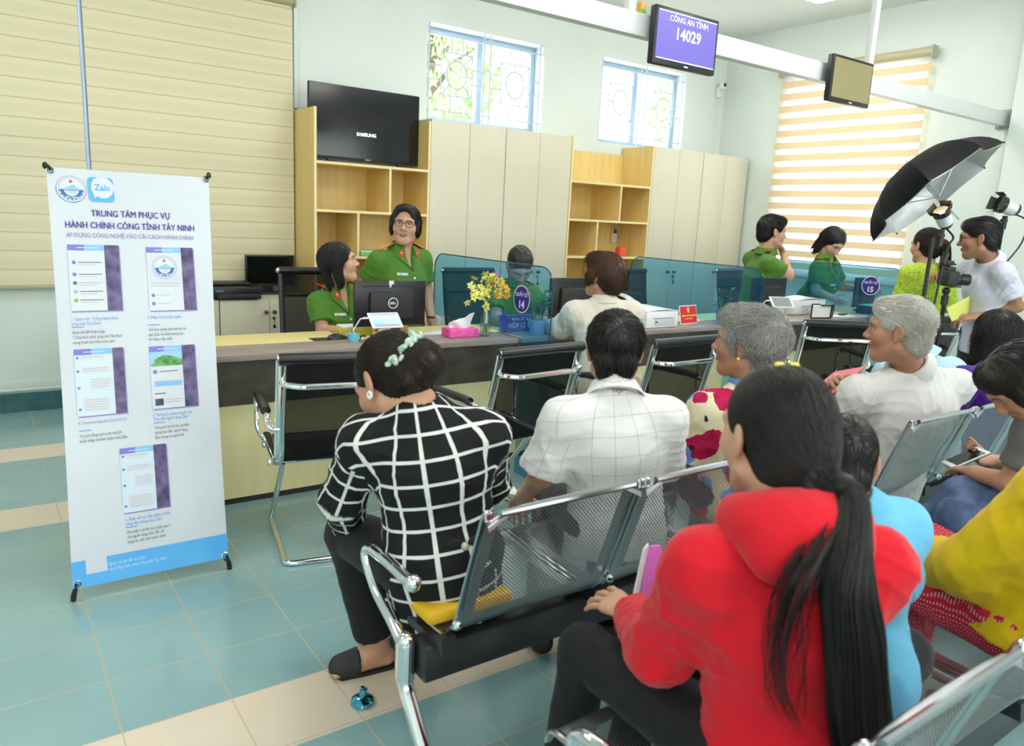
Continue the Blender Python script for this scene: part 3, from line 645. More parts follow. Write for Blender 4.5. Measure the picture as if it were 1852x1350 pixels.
potted('small leafy plant in a light blue pot overlapping the violet desk sign', 2.70, 3.54, POTB, .055, .085, 5)
potted('small branching plant in a blue pot behind the red desk sign', 4.385, 3.56, mat('pot_slate', srgb(110,150,190), .5), .05, .095, 9, .16, 9)
t = thing('water_bottle', (2.56,3.66,ZC), 'small blue capped water bottle left of the violet sign', 'bottle'); f = MB(); f.lathe([(.001,0),(.02,0),(.02,.07),(.011,.09),(.011,.10),(.001,.10)], glassy('bottle_blue', (.35,.6,.9)), (2.545,3.665,ZC), 18); f.build('body', t); f = MB(); f.cyl((2.545,3.665,ZC+.10), (2.545,3.665,ZC+.118), .013, mat('cap_blue', (.03,.15,.6), .4)); f.build('cap', t)
# white printers
def printer_white(label, x, y, w, d, h, tray=False):
    t = thing('printer', (x, y, ZC), label, 'printer')
    f = MB(); f.box((x,y,ZC+h*.45), (w,d,h*.9), WHT, .012); f.build('body', t)
    f = MB(); f.grid(lambda u, v: (x-w*.49+u*w*.98, y-d/2+v*d, ZC+h*.9+h*.16*math.sin(PI*u)*(.5+.5*v)), 12, 4, WHT, .004); f.build('lid', t)
    f = MB(); f.box((x+.02,y-d/2-.001,ZC+h*.32), (w*.62,.006,h*.36), mat('printer_grey', (.6,.61,.6), .4), .002); f.box((x-.06,y-d/2-.004,ZC+h*.33), (.018,.004,.008), BLACK); f.box((x,y-d/2-.003,ZC+h*.53), (w*.6,.004,.004), GREYP); f.build('front_flap', t)
    if tray: f = MB(); f.grid(lambda u, v: (x-.34+u*.24+v*.10, y+.03+.05*v, ZC+h*1.72-h*.9*u*u), 8, 2, mat('smoke_plastic', (.42,.47,.5), .2), .004); f.build('paper_support', t)
    return t
printer_white('white desktop printer right of the person in the beige jacket', 3.70, 3.60, .30, .22, .125, True)
printer_white('white printer behind the document holder and the second tablet', 5.66, 3.78, .42, .16, .135)
# red sign
t = thing('desk_sign', (4.235,3.60,ZC), 'red desk sign with a gold emblem and white border', 'sign'); Bs = Matrix.Translation((4.06,3.58,ZC)) @ Matrix.Rotation(R(8), 4, 'Z') @ Matrix.Rotation(R(-12), 4, 'X')
f = MB(); f.box((0,0,.065), (.205,.004,.13), WHITE, .001); f.box((0,.025,.003), (.18,.06,.005), CLEAR); f.v = [Bs @ p for p in f.v]; f.build('holder', t)
f = MB(); f.bx(-.096, .096, -.0026, -.0022, .007, .124, REDM); f.v = [Bs @ p for p in f.v]; f.build('red_card', t, smooth=False)
f = MB(); f.poly([(.017*math.cos(a*PI/8),-.003,.098+.02*math.sin(a*PI/8)) for a in range(16)], GOLD); f.poly([(.007*math.cos(a*PI/5+PI/2)*(1 if a % 2 == 0 else .45),-.0034,.10+.007*math.sin(a*PI/5+PI/2)*(1 if a % 2 == 0 else .45)) for a in range(10)], REDM)
for k, wd in enumerate((.03,.014,.02,.018,.03,.024)): f.bx(-.078+k*.028, -.078+k*.028+min(wd,.024), -.003, -.0028, .053, .063, GOLD)
for k in range(4): f.bx(-.04+k*.022, -.024+k*.022, -.003, -.0028, .034, .040, GOLD)
f.v = [Bs @ p for p in f.v]; f.build('emblem_and_print', t, smooth=False)
# document holder, tray, papers
t = thing('document_holder', (5.470,3.53,ZC), 'white document holder with a black frame on the counter', 'document holder')
f = MB(); f.poly([(5.370,3.50,ZC),(5.570,3.46,ZC),(5.690,3.52,ZC),(5.490,3.57,ZC)], PAPER, (0,0,.10)); f.build('paper_box', t, smooth=False)
f = MB()
for p, q in (((5.370,3.50,0),(5.570,3.46,0)), ((5.570,3.46,0),(5.690,3.52,0)), ((5.360,3.495,.11),(5.440,3.48,.11)), ((5.450,3.478,.102),(5.570,3.455,.10)), ((5.370,3.50,0),(5.360,3.495,.11)), ((5.570,3.46,0),(5.570,3.455,.11)), ((5.690,3.52,0),(5.700,3.52,.10)), ((5.570,3.455,.10),(5.700,3.52,.10))): f.cyl((p[0],p[1]-.003,ZC+.006+p[2]), (q[0],q[1]-.003,ZC+.006+q[2]), .006, BLACK, n=8)
f.build('frame', t)
t = thing('file_tray', (6.40,3.60,ZC), 'dark file tray with a green top behind the third glass screen', 'tray'); f = MB(); f.bx(6.27,6.56,3.52,3.66,ZC,ZC+.07,BLACKM,.004); f.build('tray_body', t); f = MB(); f.box((6.415,3.59,ZC+.073), (.26,.12,.006), mat('green_sheet', (.1,.5,.25), .6)); f.build('green_sheet', t)
f = MB(); f.box((4.66,3.60,ZC+.003), (.26,.12,.006), mat('blue_paper', srgb(120,165,225), .7), .001, rot=Euler((0,0,.25))); tag(f.build('paper_sheet'), 'pale blue papers on the counter beyond the blue plant pot', 'paper')
f = MB(); f.box((5.85,3.56,ZC+.002), (.28,.13,.004), PAPER, .001, rot=Euler((0,0,-.15))); f.box((5.93,3.57,ZC+.009), (.12,.04,.01), BLACK, .003, rot=Euler((0,0,.2))); tag(f.build('paper_sheet'), 'white papers with a black stapler near the third glass screen', 'paper')
# ================================================================== office chairs and visitor chairs
def mesh_fabric():
    m = bpy.data.materials.new('black_mesh'); m.use_nodes = True; t = NT(m); out = t.n['Material Output']
    t.b.inputs['Base Color'].default_value = (.008,.008,.008,1); t.b.inputs['Roughness'].default_value = .75; t.b.inputs['Specular IOR Level'].default_value = .15
    tp = t.new('ShaderNodeBsdfTransparent'); mx = t.new('ShaderNodeMixShader'); mx.inputs[0].default_value = .90
    t.t.links.new(tp.outputs[0], mx.inputs[1]); t.t.links.new(t.b.outputs[0], mx.inputs[2]); t.t.links.new(mx.outputs[0], out.inputs[0])
    o, v = t.xyz(); w = t.math('MULTIPLY', t.math('SINE', t.math('MULTIPLY', o[0], 1600)), t.math('SINE', t.math('MULTIPLY', o[2], 1600)))
    MATS['black_mesh'] = m; return m
MESHF = mesh_fabric()
def smooth_path(pts, n=6):
    """Catmull-Rom through points"""
    P = [Vector(p) for p in pts]; P = [P[0]*2-P[1]]+P+[P[-1]*2-P[-2]]; out = []
    for i in range(1, len(P)-2):
        for k in range(n):
            t = k/n; a, b, c, d = P[i-1], P[i], P[i+1], P[i+2]
            out.append(.5*((2*b)+(c-a)*t+(2*a-5*b+4*c-d)*t*t+(3*b-a-3*c+d)*t**3))
    return out+[P[-2]]
PROF = smooth_path([(0,-.335,.885),(0,-.305,.76),(0,-.262,.60),(0,-.235,.50),(0,-.19,.445),(0,-.12,.425),(0,.05,.43),(0,.19,.445),(0,.23,.435)], 5)
def chair_master(label):
    t = thing('visitor_chair', (0,0,0), label, 'chair', group='black mesh visitor chairs at the counter')
    w = .235
    for s in (-1, 1):
        f = MB(); f.tube([p+Vector((s*w,0,0)) for p in PROF], .019, CHROME, 12, flat=(.72,1.1), up=None); f.build('side_frame', t)
    f = MB(); f.grid(lambda u, v: PROF[min(len(PROF)-1, int(round(v*(len(PROF)-1))))]+Vector(((u-.5)*2*(w-.008),0,0)), 2, len(PROF)-1, MESHF); f.build('sling', t)
    f = MB(); f.tube([(-w-.012,-.338,.89),(w+.012,-.338,.89)], .024, BLACK, 14); o = f.build('head_roll', t)
    for s in (-1, 1):
        g = MB(); g.cyl((s*(w+.012),-.338,.89), (s*(w+.018),-.338,.89), .021, CHROME, n=14); g.build('end_cap', o)
    f = MB(); f.tube(smooth_path([(-w,-.322,.800),(-w+.012,-.350,.795),(-w+.07,-.378,.790),(-w+.12,-.380,.790),(w-.12,-.380,.790),(w-.07,-.378,.790),(w-.012,-.350,.795),(w,-.322,.800)], 4), .013, CHROME, 10); f.build('back_bar', t)
    f = MB()
    for y, z in ((-.06,.40), (.15,.415)): f.tube([(-w-.015,y,z),(w+.015,y,z)], .011, CHROME, 10); f.ball((-w-.015,y,z), .016, CHROME, 12); f.ball((w+.015,y,z), .016, CHROME, 12)
    f.box((0,.045,.405), (.30,.24,.014), BLACKM, .004); f.build('seat_support', t)
    leg = [(-.2,-.06,.395),(-.205,.06,.25),(-.215,.245,.045),(-.215,.26,.022),(-.215,.235,.012),(-.215,.1,.012),(-.215,-.19,.012),(-.205,-.225,.012),(-.17,-.235,.012)]
    L = smooth_path(leg, 5); path = L+[Vector((-p.x,p.y,p.z)) for p in L[::-1]]
    f = MB(); f.tube(path, .0125, CHROME, 12); f.build('cantilever_base', t)
    for s in (-1, 1):
        x = s*(w+.045)
        f = MB(); f.tube(smooth_path([(s*w,-.268,.60),(s*(w+.03),-.262,.602),(x,-.24,.628),(x,-.20,.648),(x,.10,.648),(x,.15,.63),(x,.165,.58),(x,.16,.50),(x-s*.02,.15,.45),(s*w,.14,.438)], 5), .011, CHROME, 10); a = f.build('armrest', t)
        f = MB(); f.tube([(x,-.19,.657),(x,-.14,.662),(x,.07,.662),(x,.115,.652)], .021, BLACK, 12, flat=(1,.8)); f.build('arm_pad', a)
    return t
CH0 = chair_master('black mesh visitor chair nearest the banner, before the counter end')
def put(o, M): o.matrix_basis = M
put(CH0, TR(1.215, 3.06, 0, R(-11)))
copy_tree(CH0, TR(1.996, 2.943, 0, R(5)), 'black mesh visitor chair between the plaid blouse and the white checked shirt')
copy_tree(CH0, TR(2.90, 2.90, 0, R(2)), 'black mesh visitor chair under the person in the beige jacket')
copy_tree(CH0, TR(4.70, 3.02, 0, R(-30)), 'black mesh visitor chair turned sideways behind the gray haired person')
copy_tree(CH0, TR(5.72, 2.98, 0, R(-12)), 'black mesh visitor chair behind the person with white hair')
def office_master(label):
    t = thing('office_chair', (0,0,0), label, 'chair', group='black office chairs behind the counter')
    pr = smooth_path([(0,-.34,1.05),(0,-.31,.85),(0,-.27,.66),(0,-.24,.56),(0,-.17,.50),(0,-.05,.485),(0,.12,.49),(0,.20,.48)], 5); w = .21
    for s in (-1, 1):
        f = MB(); f.tube([p+Vector((s*w*(1-.0*i),0,0)) for i, p in enumerate(pr)], .016, BLACK, 8, flat=(.6,1.1)); f.build('side_frame', t)
    f = MB(); f.grid(lambda u, v: pr[int(round(v*(len(pr)-1)))]+Vector(((u-.5)*2*(w-.006),0,0)), 2, len(pr)-1, MESHF); f.build('sling', t)
    f = MB(); f.tube([(-w-.01,-.342,1.055),(w+.01,-.342,1.055)], .024, BLACK, 12); f.ball((-w-.012,-.342,1.055), .018, CHROME, 10); f.ball((w+.012,-.342,1.055), .018, CHROME, 10); f.build('head_roll', t)
    f = MB(); f.tube([(-w,-.33,.90),(-w+.05,-.36,.895),(w-.05,-.36,.895),(w,-.33,.90)], .012, CHROME, 8); f.build('back_bar', t)
    f = MB(); f.cyl((0,0,.10), (0,0,.47), .03, CHROME, .022); f.box((0,0,.472), (.24,.2,.02), BLACKM, .006); f.build('column', t)
    for k in range(5):
        a = k*2*PI/5+.3; e = Vector((.27*math.cos(a), .27*math.sin(a), .075)); f = MB(); f.tube([(0,0,.11), e], [.026,.016], BLACK, 8); g = f.build('base_arm', t)
        f = MB(); f.cyl(e+Vector((-.02*math.sin(a),.02*math.cos(a),-.047)), e+Vector((.02*math.sin(a),-.02*math.cos(a),-.047)), .028, RUBBER, n=14); f.build('caster', g)
    return t
OC0 = office_master('black mesh office chair of the seated officer looking aside'); put(OC0, TR(1.76, 4.46, 0, R(172)))
copy_tree(OC0, TR(3.02, 4.50, 0, R(180)), 'black mesh office chair of the officer behind the 14 screen')
copy_tree(OC0, TR(4.60, 4.50, 0, R(176)), 'empty black mesh office chair behind the white printer')
copy_tree(OC0, TR(6.10, 4.55, 0, R(184)), 'black mesh office chair behind the person with a fist at the chin')
# ================================================================== waiting benches
def perforated():
    m = bpy.data.materials.new('perforated_steel'); m.use_nodes = True; t = NT(m); out = t.n['Material Output']
    t.b.inputs['Base Color'].default_value = (.40,.41,.42,1); t.b.inputs['Metallic'].default_value = .9; t.b.inputs['Roughness'].default_value = .33
    uv = t.new('ShaderNodeUVMap'); sp = t.new('ShaderNodeSeparateXYZ'); t.t.links.new(uv.outputs[0], sp.inputs[0]); U, V = sp.outputs[0], sp.outputs[1]
    p = .0105; q = p*.5
    def cell(du):
        a = t.math('SUBTRACT', t.math('PINGPONG', t.math('ADD', U, du), p/2), 0); b = t.math('PINGPONG', t.math('ADD', V, du), p/2)
        return t.math('SQRT', t.math('ADD', t.math('MULTIPLY', a, a), t.math('MULTIPLY', b, b)))
    d = t.math('MINIMUM', cell(0.0), cell(p/2))
    hole = t.math('LESS_THAN', d, .0029)
    def win(s, lo, hi): return t.math('MULTIPLY', t.math('GREATER_THAN', s, lo), t.math('LESS_THAN', s, hi))
    mask = t.math('MULTIPLY', win(U, .045, .430), t.math('MAXIMUM', win(V, .035, .345), win(V, .475, .845)))
    h = t.math('MULTIPLY', hole, mask)
    tp = t.new('ShaderNodeBsdfTransparent'); mx = t.new('ShaderNodeMixShader'); t.put(mx.inputs[0], h)
    t.t.links.new(t.b.outputs[0], mx.inputs[1]); t.t.links.new(tp.outputs[0], mx.inputs[2]); t.t.links.new(mx.outputs[0], out.inputs[0])
    MATS['perforated_steel'] = m; return m
PERF = perforated(); DKCH = mat('brushed_edge', (.5,.51,.52), .2, 1); BEAM = mat('bench_beam_black', (.02,.02,.022), .35)
SEATP = smooth_path([(0,-.005,.795),(0,.0,.803),(0,.012,.798),(0,.035,.73),(0,.085,.58),(0,.115,.49),(0,.15,.44),(0,.20,.422),(0,.40,.425),(0,.58,.435),(0,.625,.425),(0,.635,.40)], 5)
_len = [0.0]
for _a, _b in zip(SEATP, SEATP[1:]): _len.append(_len[-1]+(_b-_a).length)
def bench_master(label, nseat=3):
    """waiting bench: seat backs at y=0, sitters face +y, first seat from x=.03"""
    t = thing('waiting_bench', (0,0,0), label, 'bench', group='perforated steel waiting benches'); SW = .475; pitch = .493
    for k in range(nseat):
        x0 = .03+k*pitch; n = len(SEATP)
        vs = []; uv = []; nu = 8
        for j, p in enumerate(SEATP):
            for i in range(nu+1):
                u = i/nu; r = 0
                cut = .035*max(0, 1-_len[j]/.06)*(abs(2*u-1)**8)
                vs.append((x0+SW*u, p.y+.006*math.sin(PI*u), p.z-cut)); uv.append((SW*u, _len[j]))
        fs = [[j*(nu+1)+i, j*(nu+1)+i+1, (j+1)*(nu+1)+i+1, (j+1)*(nu+1)+i] for j in range(n-1) for i in range(nu)]
        f = MB(); f.add(vs, fs, PERF, uv=uv); s = f.build('seat_shell', t, angle=60)
        for side in (0, 1):
            f = MB(); x = x0+(SW-.001 if side else .001); f.tube([(x,p.y,p.z-(.03 if j < 2 else .012 if j < 5 else 0)) for j, p in enumerate(SEATP)][2:], .009, DKCH, 8, flat=(.6,1.2)); f.build('edge_rail', s)
        f = MB(); f.tube([(x0+.03,-.004,.80),(x0+SW-.03,-.004,.80)], .0085, DKCH, 8); f.build('top_rail', s)
    L = .03+nseat*pitch-.018+.03
    f = MB(); f.bx(-.02, L+.0, .175, .255, .295, .395, BEAM, .008); f.build('beam', t)
    for k in range(nseat+1):
        x = .03+k*pitch-.009; f = MB(); f.poly([(x-.02,.13,.393),(x-.02,.33,.393),(x-.02,.31,.415),(x-.02,.19,.418),(x-.02,.155,.435),(x-.02,.135,.435)], BEAM, (.04,0,0)); f.ball((x,.10,.485), .013, CHROME, 12); f.build('seat_bracket', t, smooth=False)
    for k, x in enumerate((-.045, L+.02)):
        f = MB(); f.tube(smooth_path([(x,.205,.565),(x,.235,.562),(x,.33,.565),(x,.43,.562),(x,.468,.545),(x,.462,.515),(x,.40,.455),(x,.30,.41),(x,.235,.372)], 5), .019, CHROME, 12, flat=(.95,.8)); f.ball((x,.205,.565), .023, CHROME, 12); f.build('armrest', t)
        f = MB(); f.tube([(x,.235,.39),(x,.235,.29)], .026, CHROME, 12); f.ball((x,.235,.392), .026, CHROME, 12)
        f.tube(smooth_path([(x,.235,.30),(x,.225,.265),(x,.17,.20),(x,.09,.11),(x,.03,.035),(x,.02,.015)], 4), .021, CHROME, 12); f.cyl((x,.02,.0), (x,.02,.02), .028, RUBBER)
        if k == 1: f.tube(smooth_path([(x,.235,.30),(x,.25,.25),(x,.38,.12),(x,.52,.03)], 4), .021, CHROME, 12); f.cyl((x,.53,.0), (x,.53,.03), .028, RUBBER)
        f.build('leg', t)
    return t
BN0 = bench_master('perforated steel bench holding the person in the plaid blouse'); put(BN0, TR(.865, 1.315))
copy_tree(BN0, TR(2.70, 1.315), 'perforated steel bench holding the person with white hair and the person in purple')
copy_tree(BN0, TR(.865, .425), 'perforated steel bench holding the person in the red hoodie')
copy_tree(BN0, TR(2.70, .425), 'perforated steel bench holding the person with the phone')
t = thing('levelling_foot', (.857,1.885,0), 'shiny blue metal foot standing alone on the beige floor stripe', 'foot'); MF = mat('blue_metal', (.12,.42,.62), .12, 1)
f = MB(); f.lathe([(.001,0),(.030,0),(.036,.006),(.034,.016),(.02,.026),(.012,.028),(.001,.028)], MF, (.857,1.885,0), 28); f.build('disc', t)
f = MB(); f.cyl((.857,1.885,.026), (.862,1.885,.05), .011, MF, n=16); f.box((.856,1.885,.052), (.016,.012,.012), MF, .003); f.build('stud', t)
YCUSH = mat('yellow_pad', srgb(225,175,20), .6)
f = MB(); f.box((.995,1.72,.452), (.26,.42,.036), YCUSH, .014); tag(f.build('seat_pad'), 'yellow pad on the first bench seat under the plaid blouse', 'cushion')
# ================================================================== people: smooth blended bodies
F32 = np.float32
def V3(*a): return np.array(a, dtype=float)
def unit(v): v = np.asarray(v, float); return v/max(1e-9, np.linalg.norm(v))
class Prim:
    def __init__(s, fn, lo, hi): s.fn = fn; s.lo = np.array(lo, float); s.hi = np.array(hi, float)
    def __call__(s, x, y, z): return s.fn(x, y, z)
def cap(a, b, ra, rb=None, flat=None, cut=0):
    """tapered limb from a to b; flat=(axis, ratio) squashes the section; cut 1=start 2=end flat"""
    a = np.asarray(a, float); b = np.asarray(b, float); rb = ra if rb is None else rb
    d = b-a; L = float(d @ d)+1e-9; Ln = math.sqrt(L); R_ = max(ra, rb)
    if flat: ax = unit(flat[0]); kf = 1/flat[1]-1
    def fn(x, y, z):
        px, py, pz = x-a[0], y-a[1], z-a[2]
        s = (px*d[0]+py*d[1]+pz*d[2])/L; t = np.clip(s, 0, 1)
        qx, qy, qz = px-t*d[0], py-t*d[1], pz-t*d[2]
        if flat:
            c = (qx*ax[0]+qy*ax[1]+qz*ax[2])*kf; qx = qx+c*ax[0]; qy = qy+c*ax[1]; qz = qz+c*ax[2]
        r = np.sqrt(qx*qx+qy*qy+qz*qz)-(ra+(rb-ra)*t)
        if cut & 1: r = np.maximum(r, -s*Ln)
        if cut & 2: r = np.maximum(r, (s-1)*Ln)
        return r
    return Prim(fn, np.minimum(a, b)-R_, np.maximum(a, b)+R_)
def ell(c, r, M=None):
    c = np.asarray(c, float); r = np.asarray(r, float); M = np.eye(3) if M is None else np.asarray(M, float)
    def fn(x, y, z):
        px, py, pz = x-c[0], y-c[1], z-c[2]
        u = px*M[0,0]+py*M[1,0]+pz*M[2,0]; v = px*M[0,1]+py*M[1,1]+pz*M[2,1]; w = px*M[0,2]+py*M[1,2]+pz*M[2,2]
        k0 = np.sqrt((u/r[0])**2+(v/r[1])**2+(w/r[2])**2); k1 = np.sqrt((u/r[0]**2)**2+(v/r[1]**2)**2+(w/r[2]**2)**2)+1e-9
        return k0*(k0-1)/k1
    e = np.sqrt(((M*r)**2).sum(1)); return Prim(fn, c-e, c+e)
def shell(p, t): return Prim(lambda x, y, z: np.abs(p(x, y, z))-t, p.lo-t, p.hi+t)
def half(c, n):
    """everything on the side n points to"""
    c = np.asarray(c, float); n = unit(n)
    return Prim(lambda x, y, z: -((x-c[0])*n[0]+(y-c[1])*n[1]+(z-c[2])*n[2]), [-99]*3, [99]*3)
def smin(a, b, k):
    h = np.maximum(k-np.abs(a-b), 0)/k; return np.minimum(a, b)-h*h*k*.25
def evalops(ops, P):
    x, y, z = P[:,0], P[:,1], P[:,2]; F = np.full(len(P), .3)
    for o, p, k in ops:
        d = p(x, y, z); F = smin(F, d, k) if o == 'u' else -smin(-F, d, k)
    return F
def evalgrad(ops, P, e=.0015):
    d = evalops(ops, P); g = np.stack([evalops(ops, P+np.eye(3)[i]*e)-d for i in range(3)], 1)/e
    return d, g/np.maximum(1e-6, np.linalg.norm(g, axis=1, keepdims=True))
def axis_coords(lo, hi, base, foci):
    out = [lo]; x = lo
    while x < hi:
        s = base
        for a, b, r in foci:
            if a <= x <= b: s = min(s, r)
            elif x < a: s = min(s, max(r, (a-x)*.35+r))
            else: s = min(s, max(r, (x-b)*.35+r))
        x += s; out.append(x)
    return np.array(out, dtype=float)
def sdf_mesh(ops, base, foci=()):
    U = [p for o, p, k in ops if o == 'u']; lo = np.min([p.lo for p in U], 0)-.03; hi = np.max([p.hi for p in U], 0)+.03
    A = [axis_coords(lo[i], hi[i], base, [(f[0][i], f[1][i], f[2]) for f in foci]) for i in range(3)]
    F = np.full([len(a) for a in A], .3, dtype=F32)
    for o, p, k in ops:
        m = k+.02 if o == 'u' else k+.004
        I = [(max(0, int(np.searchsorted(A[i], p.lo[i]-m))-1), min(len(A[i]), int(np.searchsorted(A[i], p.hi[i]+m))+1)) for i in range(3)]
        if any(b <= a for a, b in I): continue
        sl = tuple(slice(a, b) for a, b in I)
        X, Y, Z = A[0][sl[0]].astype(F32)[:,None,None], A[1][sl[1]].astype(F32)[None,:,None], A[2][sl[2]].astype(F32)[None,None,:]
        d = p(X, Y, Z).astype(F32)
        F[sl] = smin(F[sl], d, F32(k)) if o == 'u' else -smin(-F[sl], d, F32(k))
    return surface_nets(F, A)
def surface_nets(F, A):
    s = F < 0; n = [d-1 for d in F.shape]; c = np.zeros(n, dtype=np.int8)
    for i in (0,1):
        for j in (0,1):
            for k in (0,1): c += s[i:i+n[0], j:j+n[1], k:k+n[2]]
    act = (c > 0) & (c < 8); idx = np.argwhere(act); N = len(idx)
    vid = np.full(n, -1, dtype=np.int32); vid[act] = np.arange(N)
    C = [(i,j,k) for i in (0,1) for j in (0,1) for k in (0,1)]
    val = {q: F[idx[:,0]+q[0], idx[:,1]+q[1], idx[:,2]+q[2]].astype(float) for q in C}
    acc = np.zeros((N,3)); cnt = np.zeros(N)
    gx = [A[i][idx[:,i]] for i in range(3)]; gd = [A[i][idx[:,i]+1]-A[i][idx[:,i]] for i in range(3)]
    for a in C:
        for ax in range(3):
            if a[ax]: continue
            b = list(a); b[ax] = 1; b = tuple(b); f0, f1 = val[a], val[b]; m = (f0 < 0) != (f1 < 0)
            t = np.where(m, f0/np.where(m, f0-f1, 1), 0)
            for i in range(3):
                pos = gx[i]+gd[i]*(a[i] if i != ax else t); acc[:,i] += np.where(m, pos, 0)
            cnt += m
    V = acc/cnt[:,None]; Q = []
    for ax in range(3):
        o1, o2 = [(1,2),(2,0),(0,1)][ax]
        s0 = np.take(s, range(0, s.shape[ax]-1), axis=ax); s1 = np.take(s, range(1, s.shape[ax]), axis=ax)
        e = np.argwhere(s0 != s1); ok = (e[:,o1] > 0) & (e[:,o2] > 0) & (e[:,o1] < n[o1]) & (e[:,o2] < n[o2]); e = e[ok]
        fl = s0[e[:,0], e[:,1], e[:,2]]
        def cell(d1, d2):
            q = e.copy(); q[:,o1] += d1; q[:,o2] += d2; return vid[q[:,0], q[:,1], q[:,2]]
        q = np.stack([cell(-1,-1), cell(0,-1), cell(0,0), cell(-1,0)], 1)
        q[~fl] = q[~fl][:,::-1]; Q.append(q)
    return V, np.concatenate(Q)
def vnormals(V, Q):
    n = np.cross(V[Q[:,2]]-V[Q[:,0]], V[Q[:,3]]-V[Q[:,1]]); N = np.zeros_like(V)
    for i in range(4): np.add.at(N, Q[:,i], n)
    return N/np.maximum(1e-9, np.linalg.norm(N, axis=1, keepdims=True))
def wrinkle(V, amp, seed, scale=1.0, focus=()):
    """cloth folds: ridged waves, stronger near the bending points"""
    rg = np.random.default_rng(seed); d = np.zeros(len(V))
    for i in range(5):
        k = unit(rg.normal(size=3)*[1,1,1.4])*rg.uniform(55, 125)/scale; w = unit(rg.normal(size=3))*rg.uniform(14, 30)/scale
        d += (1-np.abs(np.sin(V @ k*.5+1.6*np.sin(V @ w+rg.uniform(0,6)))))**2*rg.uniform(.5,1)
    d = (d/5-.22)*2.2; wt = np.full(len(V), .55)
    for f in focus: wt += np.exp(-((V-f)**2).sum(1)/(.10*scale)**2)
    return d*amp*np.minimum(wt, 1.4)
def mesh_obj(name, V, Q, mats, parent=None, col=None, uv=None, midx=None):
    me = bpy.data.meshes.new(name); me.vertices.add(len(V)); me.vertices.foreach_set('co', V.astype(F32).ravel())
    k = Q.shape[1]; me.loops.add(len(Q)*k); me.loops.foreach_set('vertex_index', Q.astype(np.int32).ravel())
    me.polygons.add(len(Q)); me.polygons.foreach_set('loop_start', (np.arange(len(Q))*k).astype(np.int32)); me.polygons.foreach_set('loop_total', np.full(len(Q), k, np.int32))
    for m in mats: me.materials.append(m)
    if midx is not None: me.polygons.foreach_set('material_index', midx.astype(np.int32))
    if col is not None:
        a = me.color_attributes.new('Col', 'FLOAT_COLOR', 'POINT'); a.data.foreach_set('color', np.concatenate([col, np.ones((len(V),1))], 1).astype(F32).ravel())
    me.update(calc_edges=True)
    if uv is not None:
        L = me.uv_layers.new(name='UVMap'); L.data.foreach_set('uv', uv.astype(F32).ravel())
    me.polygons.foreach_set('use_smooth', [True]*len(me.polygons)); me.validate()
    o = bpy.data.objects.new(name, me); COL.objects.link(o)
    if parent: adopt(o, parent)
    return o
def Mx(yaw, pitch=0, roll=0):
    """columns right, forward, up; yaw 0 looks along +y, positive turns left; pitch up"""
    return np.array(Euler((pitch, roll, yaw), 'XYZ').to_matrix())
# ---- skin and cloth
def skin_mat():
    m = mat('skin', (.6,.4,.3), .48, spec=.35); t = NT(m); a = t.attr('Col'); o, v = t.xyz(); n = t.noise(60, 3, v)
    t.put(t.b.inputs['Base Color'], t.mix(t.math('MULTIPLY', n, .16), a.outputs['Color'], c4((.55,.26,.18))))
    t.b.inputs['Subsurface Weight'].default_value = .12; t.b.inputs['Subsurface Radius'].default_value = (.012,.005,.003); t.b.inputs['Subsurface Scale'].default_value = .4
    t.bump(n, .05, .002); return m
SKIN = skin_mat()
def cloth(name, col, rough=.8, var=.12, sheen=.15):
    if name in MATS: return MATS[name]
    m = mat(name, col, rough, spec=.25); t = NT(m); o, v = t.xyz(); n = t.noise(35, 4, v); f = t.noise(700, 1, v)
    dk = tuple(c*(1-var*2) for c in col)
    t.put(t.b.inputs['Base Color'], t.mix(t.math('MULTIPLY', t.math('ADD', n, t.math('MULTIPLY', f, .5)), .6), c4(col), c4(dk)))
    t.b.inputs['Sheen Weight'].default_value = sheen; t.bump(f, .12, .001); return m
def check_cloth(name, base, line, pu, pv, wu, wv, rough=.8, line2=None):
    m = mat(name, base, rough, spec=.25); t = NT(m); uv = t.new('ShaderNodeUVMap'); sp = t.new('ShaderNodeSeparateXYZ'); t.t.links.new(uv.outputs[0], sp.inputs[0])
    a = t.math('LESS_THAN', t.math('PINGPONG', sp.outputs[0], pu/2), wu/2); b = t.math('LESS_THAN', t.math('PINGPONG', sp.outputs[1], pv/2), wv/2)
    g = t.math('MAXIMUM', a, b) if line2 is None else t.math('MULTIPLY', t.math('ADD', a, b), .5)
    t.put(t.b.inputs['Base Color'], t.mix(g, c4(base), c4(line)))
    o, v = t.xyz(); t.bump(t.noise(500, 1, v), .1, .001); return m
def hair_mat(name, c1, c2, rough=.42):
    if name in MATS: return MATS[name]
    m = mat(name, c1, rough, spec=.45); t = NT(m); o, v = t.xyz(); n = t.noise(9, 3, v); n2 = t.noise(160, 2, t.mapped(v, (1,1,.15)))
    t.put(t.b.inputs['Base Color'], t.ramp(t.math('ADD', t.math('MULTIPLY', n, .6), t.math('MULTIPLY', n2, .4)), [(.35, c1), (.65, c2)])); t.bump(n2, .25, .002); return m
HBLACK = hair_mat('hair_black', (.006,.005,.005), (.018,.014,.012)); HBROWN = hair_mat('hair_brown', (.03,.012,.006), (.10,.045,.02))
HDARKBR = hair_mat('hair_dark_brown', (.012,.007,.005), (.035,.02,.014)); HGREY = hair_mat('hair_grey', (.22,.215,.20), (.46,.45,.42), .5); HWHITE = hair_mat('hair_white', (.46,.44,.38), (.74,.72,.65), .5)
SK1, SK2, SK3, SK4 = (.62,.36,.24), (.55,.30,.19), (.42,.215,.125), (.36,.18,.10)
